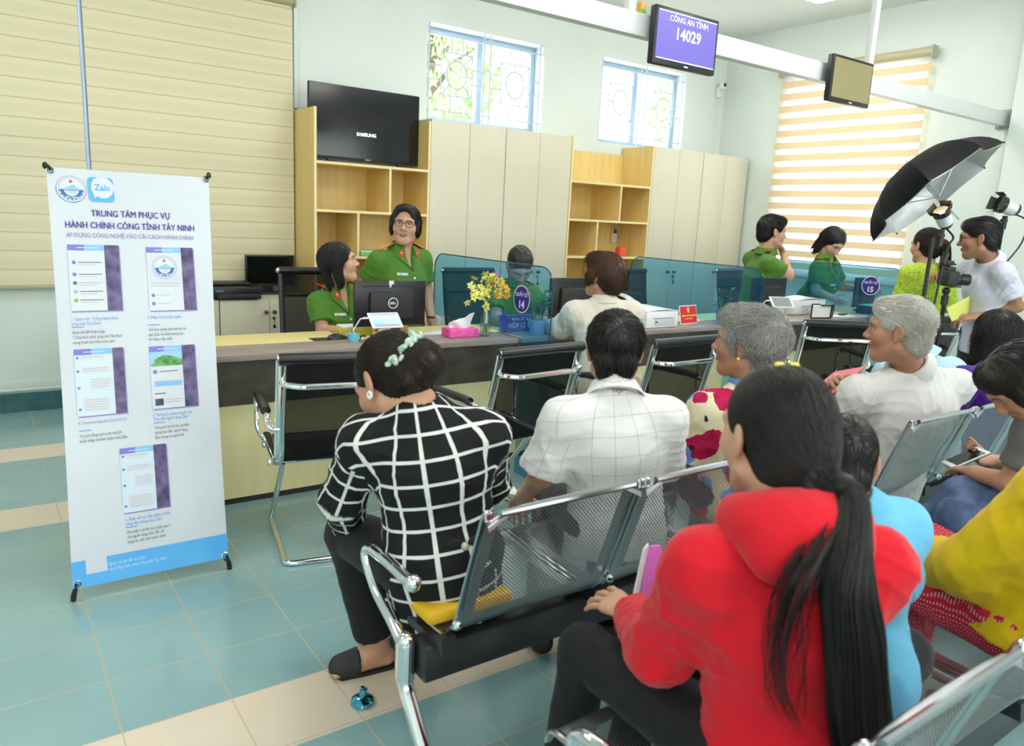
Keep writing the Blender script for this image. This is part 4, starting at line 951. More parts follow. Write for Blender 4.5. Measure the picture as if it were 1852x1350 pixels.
# ---- head
def head_ops(c, M, s, fem=0):
    c = np.asarray(c, float)
    def h(x, y, z): return c+M @ (np.array([x,y,z])*s)
    E = lambda p, r, R_=None: ell(h(*p), np.array(r)*s, M if R_ is None else M @ R_)
    K = lambda a, b, ra, rb=None, flat=None: cap(h(*a), h(*b), ra*s, None if rb is None else rb*s, None if flat is None else (M @ np.array(flat[0]), flat[1]))
    o = [('u', E((0,-.014,.036), (.074,.094,.083)), .01), ('u', E((0,.026,-.030), (.060,.066,.082)), .04),
         ('u', E((0,.060,-.094), (.026,.024,.021)), .03)]
    for q in (-1, 1):
        o += [('u', K((q*.055,.0,-.058), (q*.018,.062,-.095), .019 if not fem else .016), .03), ('u', E((q*.040,.056,-.022), (.026,.026,.026)), .03)]
    o += [('u', K((-.045,.072,.026), (0,.086,.030), .012), .02), ('u', K((.045,.072,.026), (0,.086,.030), .012), .02)]
    for q in (-1, 1): o += [('s', E((q*.031,.096,.009), (.019,.016,.011)), .012)]
    for q in (-1, 1): o += [('u', E((q*.031,.072,.008), (.0145,.0145,.0135)), .004)]
    o += [('u', K((0,.088,.014), (0,.106,-.022), .0085, .0115), .012), ('u', E((0,.108,-.025), (.012,.011,.010)), .008)]
    for q in (-1, 1): o += [('u', E((q*.0125,.098,-.029), (.0085,.010,.008)), .008), ('s', E((q*.0065,.104,-.0365), (.0038,.005,.003)), .003)]
    o += [('u', E((0,.090,-.054), (.023,.009,.0058)), .006), ('u', E((0,.088,-.064), (.019,.010,.0066)), .005)]
    for q in (-1, 1):
        Re = np.array(Euler((R(10), 0, R(q*24))).to_matrix())
        o += [('u', E((q*.079,-.008,-.002), (.0085,.019,.031), Re), .006), ('u', E((q*.077,.0,-.028), (.007,.008,.010)), .006), ('s', E((q*.0895,-.004,.002), (.006,.0105,.019), Re), .005)]
    return o, h
def face_paint(V, c, M, s, base, lips=(.42,.13,.11), brow=(.02,.015,.012), gaze=(0,0), mouth=0, old=False):
    col = np.tile(np.array(base), (len(V),1)); L = ((V-np.asarray(c)) @ M)/s; x, y, z = L[:,0], L[:,1], L[:,2]; ax = np.abs(x)
    near = (np.abs(z) < .13) & (ax < .095) & (y > -.06)
    def blend(w, cc): col[:] = col*(1-w[:,None])+np.array(cc)*w[:,None]
    sm = lambda d, e: np.clip(.5-d/e, 0, 1)
    f = near & (y > .03)
    rd = np.exp(-((ax-.038)**2+(z+.025)**2)/.018**2)*f; blend(rd*.25, (min(1,base[0]*1.02), base[1]*.78, base[2]*.74))
    blend(np.exp(-(((ax-.08)/.02)**2+((z)/.04)**2))*near*.25, (base[0], base[1]*.75, base[2]*.7))
    # lips
    wl = sm(np.sqrt((x/.024)**2+((z+.0585)/.0105)**2)-1, .35)*f*(y > .06); blend(wl*.8, lips)
    wl = sm(np.sqrt((x/.020)**2+((z+.0590)/(.0022+mouth))**2)-1, .4)*f*(y > .06); blend(wl, (.10,.03,.03))
    if mouth: wl = sm(np.sqrt((x/.013)**2+((z+.0575)/.0016)**2)-1, .5)*f*(y > .06); blend(wl, (.7,.66,.6))
    # brows and eyes
    bx = ax-.030; arch = .0275-.35*np.maximum(0, np.abs(bx)-.006)**2/.02
    blend(sm(np.maximum(np.abs(bx)/.019, np.abs(z-arch)/.0036)-1, .6)*f*.85, brow)
    blend(sm(np.sqrt((bx/.019)**2+((z-.0085)/.0095)**2)-1, .5)*f*.35, (base[0]*.6, base[1]*.5, base[2]*.45))
    blend(sm(np.sqrt((bx/.0145)**2+((z-.008)/.0055)**2)-1, .4)*f, (.72,.70,.67))
    gx = np.sign(x)*bx-gaze[0]; blend(sm(np.sqrt(gx**2+(z-.008-gaze[1])**2)/.0056-1, .5)*f*(np.sqrt((bx/.0148)**2+((z-.008)/.0058)**2) < 1), (.02,.012,.01))
    blend(sm(np.maximum(np.abs(bx)/.0155, np.abs(z-.0135+.16*bx*bx/.012)/.0016)-1, .7)*f, (.03,.02,.02))
    return col
# ---- hair
def hair_ops(style, h, M, s):
    E = lambda p, r, R_=None: ell(h(*p), np.array(r)*s, M if R_ is None else M @ R_)
    K = lambda a, b, ra, rb=None, flat=None: cap(h(*a), h(*b), ra*s, None if rb is None else rb*s, None if flat is None else (M @ np.array(flat[0]), flat[1]))
    U = lambda p, k=.012: ('u', p, k*s); S = lambda p, k=.008: ('s', p, k*s)
    face = lambda dz=0, dy=0: S(E((0,.118+dy,-.028+dz), (.070,.088,.094)))
    nape = lambda z=-.128: S(E((0,.03,z), (.13,.16,.085)))
    ears = [S(E((q*.088,.004,-.012), (.024,.026,.036))) for q in (-1, 1)]
    if style == 'short': return [U(E((0,-.016,.042), (.084,.102,.090))), U(E((0,-.052,-.032), (.066,.054,.056)), .03), U(E((0,.055,.085), (.060,.04,.034)), .03), face(-.006, .0), S(E((0,.085,-.06),(.12,.10,.085)), .01), nape(-.165)]+ears
    if style == 'crew': return [U(E((0,-.015,.039), (.0795,.099,.0885))), U(E((0,-.050,-.038), (.062,.053,.056)), .03), face(-.002), S(E((0,.085,-.055),(.12,.10,.085)), .008), nape(-.168)]+ears
    if style == 'shaggy': return [U(E((0,-.018,.040), (.088,.106,.092))), U(K((-.03,-.085,-.03), (-.025,-.085,-.085), .035, .018)), U(K((.03,-.085,-.03), (.025,-.085,-.085), .035, .018)), U(E((0,.05,.09),(.06,.04,.035)), .03), face(-.006), S(E((0,.09,-.06),(.12,.11,.085)), .01)]+ears
    if style == 'fluffy': return [U(E((0,-.022,.040), (.092,.112,.094))), U(E((0,-.085,.035), (.07,.055,.07)), .03), U(E((0,.05,.09),(.058,.04,.035)), .03), U(E((0,-.075,-.055),(.055,.04,.045)), .03), face(-.004), S(E((0,.088,-.06),(.12,.10,.085)), .01), nape(-.185)]+ears
    if style == 'bob': return [U(E((0,-.016,.040), (.090,.106,.092))), U(K((-.075,-.02,.0), (-.078,-.012,-.105), .034, .026, ((1,0,0), .62)), .03), U(K((.075,-.02,.0), (.078,-.012,-.105), .034, .026, ((1,0,0), .62)), .03), U(K((0,-.085,0), (0,-.075,-.10), .07, .062, ((0,1,0), .45)), .03), face(.004, -.004), S(half(h(0,0,-.125), M @ np.array([0,0,-1])), .006)]
    if style == 'round': return [U(E((0,-.022,.034), (.094,.116,.098))), U(E((0,-.07,-.03), (.078,.062,.07)), .04), U(E((0,.05,.085),(.07,.045,.04)), .03), U(E((-.078,.03,-.01),(.022,.03,.04)), .02), U(E((.078,.03,-.01),(.022,.03,.04)), .02), face(-.012), nape(-.178)]
    if style == 'tied': return [U(E((0,-.016,.040), (.0825,.102,.090))), U(E((0,-.048,-.035), (.067,.058,.058)), .03), U(E((0,-.075,.0), (.06,.05,.06)), .03), face(.004), S(E((0,.085,-.06),(.12,.10,.075)), .01), nape(-.172)]+[S(E((q*.088,.012,-.014), (.022,.020,.032))) for q in (-1, 1)]
    if style == 'long': return [U(E((0,-.02,.038), (.092,.112,.096))), U(K((0,-.085,.0), (0,-.075,-.17), .085, .075, ((0,1,0), .5)), .04), U(K((-.07,-.02,.0), (-.075,-.015,-.15), .036, .03)), U(K((.07,-.02,.0), (.075,-.015,-.15), .036, .03)), face(.002)]
    if style == 'officer': return [U(E((0,-.017,.043), (.089,.106,.092))), U(E((0,.045,.088), (.066,.045,.034)), .03), U(E((-.078,.0,-.005), (.02,.04,.06)), .02), U(E((.078,.0,-.005), (.02,.04,.06)), .02), U(E((0,-.07,-.05),(.07,.05,.05)), .03), face(.010), S(E((.012,.115,.045),(.056,.075,.052)), .015), nape(-.176), S(half(h(0,.02,-.07), M @ np.array([0,0,-1])), .02)]
def strand_tubes(P, r0, tip=.25):
    """P (S, N, 3) polylines -> three sided tapered tubes"""
    S_, N = P.shape[:2]; T = np.gradient(P, axis=0); T /= np.maximum(1e-9, np.linalg.norm(T, axis=2, keepdims=True))
    a = np.zeros_like(T); a[0] = np.cross(T[0], np.where(np.abs(T[0][:,2:3]) < .8, np.array([0,0,1.]), np.array([1.,0,0])))
    for i in range(S_):
        if i: a[i] = a[i-1]-T[i]*(T[i]*a[i-1]).sum(1, keepdims=True)
        a[i] /= np.maximum(1e-9, np.linalg.norm(a[i], axis=1, keepdims=True))
    b = np.cross(T, a)
    w = (1-(1-tip)*np.linspace(0,1,S_)**1.5)[:,None,None]*np.asarray(r0).reshape(1,-1,1)
    V = np.stack([P+w*(a*math.cos(k*2*PI/3)+b*math.sin(k*2*PI/3)) for k in range(3)], 2)
    V = V.transpose(1,0,2,3).reshape(-1,3); base = (np.arange(N)*S_*3)[:,None,None]; Q = []
    i = np.arange(S_-1)[None,:,None]; k = np.arange(3)[None,None,:]; k2 = (k+1) % 3
    Q = np.stack([base+i*3+k, base+i*3+k2, base+(i+1)*3+k2, base+(i+1)*3+k], -1).reshape(-1,4)
    return V, Q
def strands(ops, V, h, M, s, c, n, steps, length, flow, lift=(.001,.004), r=.0011, seed=0, keep=None, fray=.25, face=.052):
    rg = np.random.default_rng(seed); L = ((V-c) @ M)/s; ok = np.arange(len(V)) if keep is None else np.where(keep(L))[0]
    p = V[rg.choice(ok, n)].copy(); lf = rg.uniform(*lift, n)*s; out = []; jit = rg.normal(size=(n,3))*fray; ln = length*rg.uniform(.6, 1.15, n)*s/steps
    for i in range(steps+1):
        d, g = evalgrad(ops, p); t = i/steps
        p = p-g*(np.clip(d-lf*(.3+t), -.02, .03)*(1.0 if t < .75 else .35))[:,None]; out.append(p.copy())
        f = (flow(((p-c) @ M)/s)+jit) @ M.T; f = f-g*(f*g).sum(1, keepdims=True)*(1 if t < .7 else .2)
        p = p+f/np.maximum(1e-6, np.linalg.norm(f, axis=1, keepdims=True))*ln[:,None]
    P = np.array(out); Lc = ((P-c) @ M)/s; bad = ((Lc[...,1] > .066) & (Lc[...,2] < face) & (np.abs(Lc[...,0]) < .064)).any(0); P = P[:,~bad]
    return strand_tubes(P, r*s*rg.uniform(.7,1.3,P.shape[1]))
# ---- hands
def hand_ops(w, d, n, left, curl=(.35,.5,.35), spread=.12, s=1.0, thumb=.5, curls=None):
    d = unit(d); n = unit(np.asarray(n)-d*(np.asarray(n) @ d)); t = np.cross(d, n)*(1 if left else -1); w = np.asarray(w, float); o = []
    P = lambda a, b, c: w+(d*a+t*b+n*c)*s
    o.append(('u', cap(P(-.03,0,0), P(.02,0,0), .026*s, .027*s, (n,.75)), .02))
    o.append(('u', cap(P(.02,.004,0), P(.07,.012,.002), .026*s, .024*s, (n,.55)), .012)); o.append(('u', cap(P(.02,-.006,0), P(.068,-.018,0), .024*s, .022*s, (n,.55)), .012))
    for i in range(4):
        b = P(.084-.003*abs(i-1)-.004*max(0,i-2), .028-.0185*i, .002); Ls = np.array([.040,.026,.021])*(1.0,1.1,1.02,.8)[i]*s; rr = (.0092,.0095,.009,.0078)[i]*s
        cu = curls[i] if curls else curl; a = 0; fd = unit(d+t*spread*(1.5-i)); q = b; o.append(('u', cap(P(.055,.02-.014*i,.003), b, .011*s, rr), .008))
        for j in range(3):
            a += cu[j]; dv = fd*math.cos(a)-n*math.sin(a); e = q+dv*Ls[j]; o.append(('u', cap(q, e, rr*(1-.1*j), rr*(.9-.1*j)), .0035)); q = e
    q = P(.018,.024,-.004); a = thumb
    for j, (L_, rr) in enumerate(((.042,.0135),(.032,.0105),(.026,.009))):
        dv = unit(d*(.55+.22*j)+t*(.85-.35*j)*a*2-n*(.30+.12*j)); e = q+dv*L_*s; o.append(('u', cap(q, e, rr*s, rr*.88*s), .007 if j == 0 else .0035)); q = e
    return o
# ---- one person: body (skin) with clothing and hair as its parts
def axes_of(J):
    r = unit(J['shR']-J['shL']); a = unit(J['N']-J['P']); f = unit(np.cross(a, r)); r = np.cross(f, a); return r, f, a
def fill(J, stand):
    J = {k: V3(*v) for k, v in J.items()}
    r, f, a = axes_of(J); fh = unit([f[0], f[1], 0]); rh = np.array([fh[1], -fh[0], 0]); P = J['P']
    for sd, q in (('L', -1), ('R', 1)):
        J.setdefault('k'+sd, (P+rh*q*.085-V3(0,0,.43)+fh*.02) if stand else V3(*(P[:2]+rh[:2]*q*.10+fh[:2]*.40), .49))
        J.setdefault('a'+sd, V3(*(P[:2]+rh[:2]*q*.085-fh[:2]*.01), .085) if stand else V3(*(J['k'+sd][:2]+fh[:2]*.02), .085))
        J.setdefault('el'+sd, J['sh'+sd]+rh*q*.04+fh*.02-V3(0,0,.25)); J.setdefault('wr'+sd, J['el'+sd]+fh*.20-V3(0,0,.08)-rh*q*.05)
        J['h'+sd] = P+r*q*.085
    return J
def torso_ops(J, ax, o, ws, gd, fem, hem=.04, low=True):
    r, f, a = ax; P, C, N = J['P'], J['C'], J['N']; m = (P*.55+C*.45); T = []
    M = np.stack([r, f, a], 1); ac = unit(N-C)
    T.append(('u', cap(P-a*hem, m, (.152+o)*ws, (.128+o)*ws, (f, .70*gd), 1), .025))
    T.append(('u', cap(m, C, (.128+o)*ws, (.138+o)*ws, (f, .70*gd)), .04))
    T.append(('u', ell(C+ac*.03, ((.142+o)*ws, (.094+o)*gd, .14), np.stack([r, np.cross(ac, r), ac], 1)), .04))
    T.append(('u', cap(C+ac*.02, N-ac*.035, (.128+o)*ws, .056+o, (f, .74*gd)), .04))
    for s_ in ('shL', 'shR'):
        T.append(('u', cap(N-ac*.035, J[s_], .048+o*.7, .038+o*.8), .045)); T.append(('u', cap(C+ac*.03, J[s_]-a*.015, .070+o, .042+o*.8, (f, .85)), .04))
    if fem:
        for q in (-1, 1): T.append(('u', ell(C+f*(.062*gd+o)+r*q*.066*ws-ac*.01, (.056,.050,.056), M), .04))
    return T
def arm_radii(g): return .047*g, .039*g, .036*g, .026*g
def person(label, J, head, hs=1.0, skin=SK2, hair=('short', HBLACK), fem=0, g=1.0, gd=1.0, stand=False, top=None, bottom=None, hands=None, fine=.003, strand=None,
           mouth=0, gaze=(0,0), brow=(.02,.015,.012), lips=(.42,.14,.12), legs=False, seed=1, shoes=None, cat='person', wr_amp=.006, base=.009, extra=None, tapered=True):
    J = fill(J, stand); ax = axes_of(J); r, f, a = ax; hc = J['head']; HM = Mx(R(head[0]), R(head[1]), R(head[2]) if len(head) > 2 else 0)
    root = thing('person', (float(J['P'][0]), float(J['P'][1]), 0), label, cat)
    ws = float(np.clip(np.linalg.norm(J['shR']-J['shL'])/.33, .75, 1.12))*g
    ho, h = head_ops(hc, HM, hs, fem); ops = list(ho); nb = h(0,-.022,-.07)
    ops.append(('u', cap(J['N']-unit(J['N']-J['C'])*.04, J['N'], .047*hs, .049*hs), .03)); ops.append(('u', cap(J['N'], nb, .049*hs*min(1.08,g), .047*hs*min(1.08,g)), .03)); ops.append(('u', cap(nb, h(0,-.030,-.01), .046*hs, .046*hs), .03))
    ops += torso_ops(J, ax, -.018, ws, gd, 0, 0)
    u0, u1, f0, f1 = arm_radii(g)
    hands = hands or {}; foci = [(hc-.135*hs, hc+.135*hs, fine)]
    for sd in 'LR':
        ops.append(('u', cap(J['sh'+sd], J['el'+sd], u0, u1), .03)); ops.append(('u', cap(J['el'+sd], J['wr'+sd], f0*1.05, f1), .02))
        hd = hands.get(sd)
        if hd == 'none': continue
        el, w = J['el'+sd], J['wr'+sd]; hd = dict(hd or {}); d = unit(hd.get('d', w-el)); n = hd.get('n', V3(0,0,1) if not stand else (r if sd == 'R' else -r))
        ops += hand_ops(w+d*.012, d, n, sd == 'L', hd.get('curl', (.4,.6,.4)), hd.get('spread', .1), hd.get('s', .95)*min(1, g*1.02), hd.get('thumb', .45), hd.get('curls'))
        pc = w+d*.08
        foci.append((pc-.10, pc+.10, hd.get('res', .0042)))
    for sd in 'LR':
        ops.append(('u', cap(J['h'+sd], J['k'+sd], .070*g, .048*g), .03))
        if legs:
            ops.append(('u', cap(J['k'+sd], J['a'+sd], .047*g, .030*g), .02)); d = unit(J.get('toe'+sd, J['a'+sd]+f)-J['a'+sd]); d[2] = 0; d = unit(d); A_ = J['a'+sd]; z0 = A_[2]
            ops.append(('u', cap(A_-d*.03-V3(0,0,z0-.035), A_+d*.10-V3(0,0,z0-.028), .030, .030), .03)); ops.append(('u', cap(A_, A_+d*.06-V3(0,0,z0-.04), .032, .03), .03))
            for q in range(5):
                sx = np.array([d[1], -d[0], 0])*(q-2)*.013; b_ = A_+d*.10+sx; b_[2] = .022; e_ = A_+d*(.145-.006*abs(q-1))+sx*1.15; e_[2] = .016; ops.append(('u', cap(b_, e_, .012, .009), .006))
            foci.append((A_+d*.06-V3(.11,.11,.1), A_+d*.06+V3(.11,.11,.02), .005))
    V, Q = sdf_mesh(ops, base*1.3, foci); col = face_paint(V, hc, HM, hs, skin, lips, brow, gaze, mouth)
    body = mesh_obj('body', V, Q, [SKIN], root, col)
    # ---- top garment
    top = dict(top or {}); tm = top['mat']; o = top.get('o', .013); sl = top.get('sleeve', 'short'); hem = top.get('hem', .05); T = torso_ops(J, ax, o, ws, gd, fem, hem)
    foc = [J['elL'], J['elR'], J['shL']-a*.08, J['shR']-a*.08, J['P']+a*.06]; seg = {'torso': T}
    for sd in 'LR':
        el, sh, w = J['el'+sd], J['sh'+sd], J['wr'+sd]; A = []
        fr = {'short': .68, 'elbow': .95, 'long': 1, '34': 1}[sl]; fl = top.get('flare', .014)
        if fr < 1: A.append(('u', cap(sh, sh+(el-sh)*fr, u0+o-.004, u1+o+fl, None, 2), top.get('ak', .055)))
        else:
            A.append(('u', cap(sh, el, u0+o-.004, u1+o+.006), top.get('ak', .055))); A.append(('u', cap(el, el+(w-el)*(.97 if sl == 'long' else .55), f0+o+.006, f1+o+fl*.6, None, 2), .03))
        seg['arm'+sd] = A
    if hem >= .06 and not stand: seg['torso'].append(('u', ell(J['P']-a*.01, ((.150+o)*ws, (.118+o)*gd, .10+hem*.35), np.stack([r, f, a], 1)), .03))
    if top.get('collar') == 'stand': seg['torso'].append(('u', cap(J['N']-a*.03, J['N']+unit(nb-J['N'])*.040, .068*hs, .060*hs, None, 2), .02))
    tops = seg['torso']+seg['armL']+seg['armR']
    na = unit(nb-J['N']); tops = tops+[('s', cap(J['N']-na*.010, J['N']+na*.10, .053*hs, .068*hs), .01)]
    if top.get('collar') == 'open' and top.get('flap', True): tops = tops+[('s', ell(J['N']+f*.10-a*.045, (.030,.075,.085), np.stack([r, f, a], 1)), .008)]
    V, Q = sdf_mesh(tops, top.get('res', base*.75)); 
    if top.get('knit', 0) == 0: V = V+vnormals(V, Q)*wrinkle(V, wr_amp, seed, 1, foc)[:,None]
    uv = None
    if top.get('uv'):
        cen = V[Q].mean(1); D = np.stack([evalops(seg[k], cen) for k in ('torso', 'armL', 'armR')], 1); lab = D.argmin(1)
        for i, sd in ((1,'L'), (2,'R')): lab[(lab == i) & (((cen-J['sh'+sd]) @ unit(J['el'+sd]-J['sh'+sd])) < .045)] = 0
        L = V[Q].reshape(-1,3); uv = np.zeros((len(L),2)); lab4 = np.repeat(lab, 4)
        p = L-J['P']; x, y, z = p @ r, p @ f, p @ a; th = np.arctan2(x, -(y-.02)*1.45); tu = th*.15*ws; uvt = np.stack([tu+.5, z+.75*np.maximum(0, y+.055)*(z > .22)+.5], 1); uv[lab4 == 0] = uvt[lab4 == 0]
        for i, sd in ((1,'L'), (2,'R')):
            for seg_ in (0, 1):
                A0, A1 = (J['sh'+sd], J['el'+sd]) if seg_ == 0 else (J['el'+sd], J['wr'+sd])
                d = unit(A1-A0); e1 = unit(np.cross(d, f if abs(d @ f) < .9 else a)); e2 = np.cross(d, e1); q = L-A0; s_ = q @ d; th = np.arctan2(q @ e1, q @ e2)
                m_ = (lab4 == i) & ((((L-J['el'+sd]) @ d > 0) == (seg_ == 1)))
                uv[m_] = np.stack([th*.06+.5, s_+.31+(.26 if seg_ else 0)], 1)[m_]
    shirt = mesh_obj(top.get('name', 'shirt'), V, Q, [tm], root, uv=uv)
    ctype = top.get('collar')
    if ctype and ctype != 'stand':
        cm = top.get('cmat', tm); cz = top.get('cz', .034); ra = .066*hs
        if ctype == 'hood':
            K = []; n_ = 16; up_ = na
            for i in range(n_):
                t0, t1 = 2*PI*i/n_, 2*PI*(i+1)/n_
                pt = lambda t: J['N']+r*.083*math.sin(t)+f*(.072*math.cos(t)-.012)+up_*(.012-.020*math.cos(t)*(-1)*-1+.006)
                rad = lambda t: .030+.017*(1-math.cos(t))/2
                K.append(('u', cap(pt(t0), pt(t1), rad(t0), rad(t1)), .02))
            K.append(('u', ell(J['N']-f*.080-up_*.030, (.092,.030,.050), np.stack([r, f, a], 1)), .09))
            K.append(('s', cap(J['N']-na*.03, J['N']+na*.12, .060*hs, .068*hs), .015))
            Vc, Qc = sdf_mesh(K, .005); Vc = Vc+vnormals(Vc, Qc)*wrinkle(Vc, .004, seed+5, .9)[:,None]; mesh_obj('hood', Vc, Qc, [cm], shirt)
        else:
            cs = cap(J['N']-na*.022, J['N']+na*cz, ra+.010, ra-.004); K = [('u', shell(cs, .0038), .004), ('s', half(J['N']+na*cz, na), .003), ('s', half(J['N']-na*.016, -na), .003)]
            if ctype == 'open': K.append(('s', ell(J['N']+f*.078-na*.0, (.030,.06,.075), np.stack([r, f, na], 1)), .004))
            if ctype == 'shirt': K.append(('s', ell(J['N']+f*.08+na*.02, (.016,.05,.05), np.stack([r, f, na], 1)), .004))
            Vc, Qc = sdf_mesh(K, .0035); uvc = None
            if top.get('uv'):
                L = Vc[Qc].reshape(-1,3)-J['N']; uvc = np.stack([np.arctan2(L @ r, -(L @ f))*.07+.5, L @ a+.52], 1)
            if len(Vc): mesh_obj('collar', Vc, Qc, [cm], shirt, uv=uvc)
            if ctype in ('open', 'shirt') and top.get('flap', True):
                # turned down collar leaf
                cs = cap(J['N']-na*.026, J['N']+na*cz, ra+.030, ra-.000); K = [('u', shell(cs, .0036), .004), ('s', half(J['N']+na*cz, na), .003), ('s', half(J['N']-na*.020, -na), .003), ('s', ell(J['N']+f*.085, (.036 if ctype == 'open' else .022,.07,.085), np.stack([r, f, na], 1)), .004)]
                Vc, Qc = sdf_mesh(K, .0035)
                if len(Vc):
                    if top.get('uv'):
                        L = Vc[Qc].reshape(-1,3)-J['N']; uvc = np.stack([np.arctan2(L @ r, -(L @ f))*.08+.53, L @ a+.53], 1)
                    mesh_obj('collar_leaf', Vc, Qc, [cm], shirt, uv=uvc)
    if ctype == 'open' and top.get('flap', True):
        for q in (-1, 1):
            A3 = [J['N']+r*q*.052+na*.018-f*.01, J['N']-a*.135+r*q*.002, J['N']+r*q*.092-a*.050, J['N']+r*q*.088-a*.008]
            pts = []; n_ = 8
            for i in range(n_+1):
                for j in range(n_+1):
                    u_, v_ = i/n_, j/n_; p_ = (A3[0]*(1-u_)+A3[1]*u_)*(1-v_)+(A3[3]*(1-u_)+A3[2]*u_)*v_; s_, g_ = surf(tops, p_+f*.22, -f); s_ = s_ if abs((s_-p_) @ f) < .2 else p_+f*.05; pts.append(s_+g_*(.006+.003*math.sin(PI*v_)))
            Vl = np.array(pts); Ql = np.array([[i*(n_+1)+j, (i+1)*(n_+1)+j, (i+1)*(n_+1)+j+1, i*(n_+1)+j+1] for i in range(n_) for j in range(n_)]); mesh_obj('lapel', Vl, Ql, [tm], shirt)
    # ---- trousers
    bt = dict(bottom or {}); bm_ = bt['mat']; bo = bt.get('o', .012); B = []
    hipM = np.stack([r, f, a], 1)
    B.append(('u', ell(J['P'], ((.138+bo)*ws, (.096+bo)*gd, .095), hipM), .035))
    for sd in 'LR':
        B.append(('u', cap(J['h'+sd], J['k'+sd], (.078+bo)*g, (.053+bo)*g), .04))
        if bt.get('long', True): B.append(('u', cap(J['k'+sd], J['k'+sd]+(J['a'+sd]-J['k'+sd])*bt.get('len', .97), (.051+bo)*g, (.036+bo+bt.get('flare', .01))*g, None, 2), .03))
    V, Q = sdf_mesh(B, bt.get('res', base)); V = V+vnormals(V, Q)*wrinkle(V, bt.get('amp', .005), seed+9, 1, [J['kL'], J['kR'], J['hL'], J['hR']])[:,None]; uv = None
    if bt.get('uv'):
        L = V[Q].reshape(-1,3)-J['P']; d = unit(J['kL']-J['hL']); e1 = r; uv = np.stack([L @ e1+.3*(L @ np.cross(d, e1))+.5, L @ d+.5], 1)
    mesh_obj(bt.get('name', 'trousers'), V, Q, [bm_], root, uv=uv)
    if shoes:
        for sd in 'LR':
            d = unit(V3(*(J.get('toe'+sd, J['a'+sd]+f)-J['a'+sd])[:2], 0)); A_ = J['a'+sd].copy(); A_[2] = 0; K = [('u', cap(A_-d*.035+V3(0,0,.042), A_+d*.13+V3(0,0,.036), .040, .040), .02), ('u', cap(A_+V3(0,0,.05), A_+V3(0,0,.095), .042, .040, None, 2), .02), ('s', half(A_+V3(0,0,.004), V3(0,0,-1)), .004)]
            Vs, Qs = sdf_mesh(K, .008); mesh_obj('shoe', Vs, Qs, [shoes], root)
    # ---- hair
    hops = hair_ops(hair[0], h, HM, hs)
    if extra: hops = extra(hops, h, HM, hs)
    V, Q = sdf_mesh(hops, strand.get('res', .005) if strand else .005); N_ = vnormals(V, Q)
    if not strand: V = V+N_*(.0016*np.sin(V @ (HM @ np.array([170,60,40.])))+.0012*np.sin(V @ (HM @ np.array([-90,240,30.]))))[:,None]*hs
    if strand:
        SV, SQ = strands(hops, V, h, HM, hs, hc, strand['n'], strand.get('steps', 8), strand['len'], strand['flow'], strand.get('lift', (.0005,.004)), strand.get('r', .0011), seed, strand.get('keep'), strand.get('fray', .22), strand.get('face', .052))
        Q = np.concatenate([Q, SQ+len(V)]); V = np.concatenate([V, SV])
    ho_ = mesh_obj('hair', V, Q, [hair[1]], root)
    return dict(root=root, J=J, ax=ax, h=h, HM=HM, hs=hs, tops=tops, shirt=shirt, hair=ho_, body=body, na=na, hops=hops, seg=seg)
def surf(ops, o, d, maxd=.4):
    p = np.array([o], float); d = unit(d)
    for _ in range(60):
        s = float(evalops(ops, p)[0]); p = p+d*max(.0006, s*.7)
        if s < .001: break
    _, g = evalgrad(ops, p); return p[0], g[0]
def frame(p, n, up):
    n = unit(n); up = np.asarray(up)-n*(np.asarray(up) @ n); up = unit(up); x = np.cross(up, n); return Matrix(((x[0],up[0],n[0],p[0]),(x[1],up[1],n[1],p[1]),(x[2],up[2],n[2],p[2]),(0,0,0,1)))
# flows in head coordinates: crown whorl, backwards to a knot, straight down
def flow_crown(L): d = L-np.array([0,-.06,.11]); d = d+np.array([0,.0,-.25])*np.abs(L[:,2:3]-.12); d[:,1] += .12*(L[:,2] > .06); return d/np.maximum(1e-6, np.linalg.norm(d, axis=1, keepdims=True))
def flow_to(k):
    k = np.array(k)
    def fn(L): d = k-L; return d/np.maximum(1e-6, np.linalg.norm(d, axis=1, keepdims=True))
    return fn
def flow_down(L): d = np.stack([L[:,0]*1.5, L[:,1]*.8-.0, -np.ones(len(L))*.12-np.clip(.10-L[:,2],0,1)*1.2], 1); return d/np.maximum(1e-6, np.linalg.norm(d, axis=1, keepdims=True))
def flow_side(L): d = np.stack([L[:,0]*1.2+.05, -.25*np.ones(len(L)), -np.clip(.12-L[:,2],0,1)*1.3-.02], 1); return d/np.maximum(1e-6, np.linalg.norm(d, axis=1, keepdims=True))
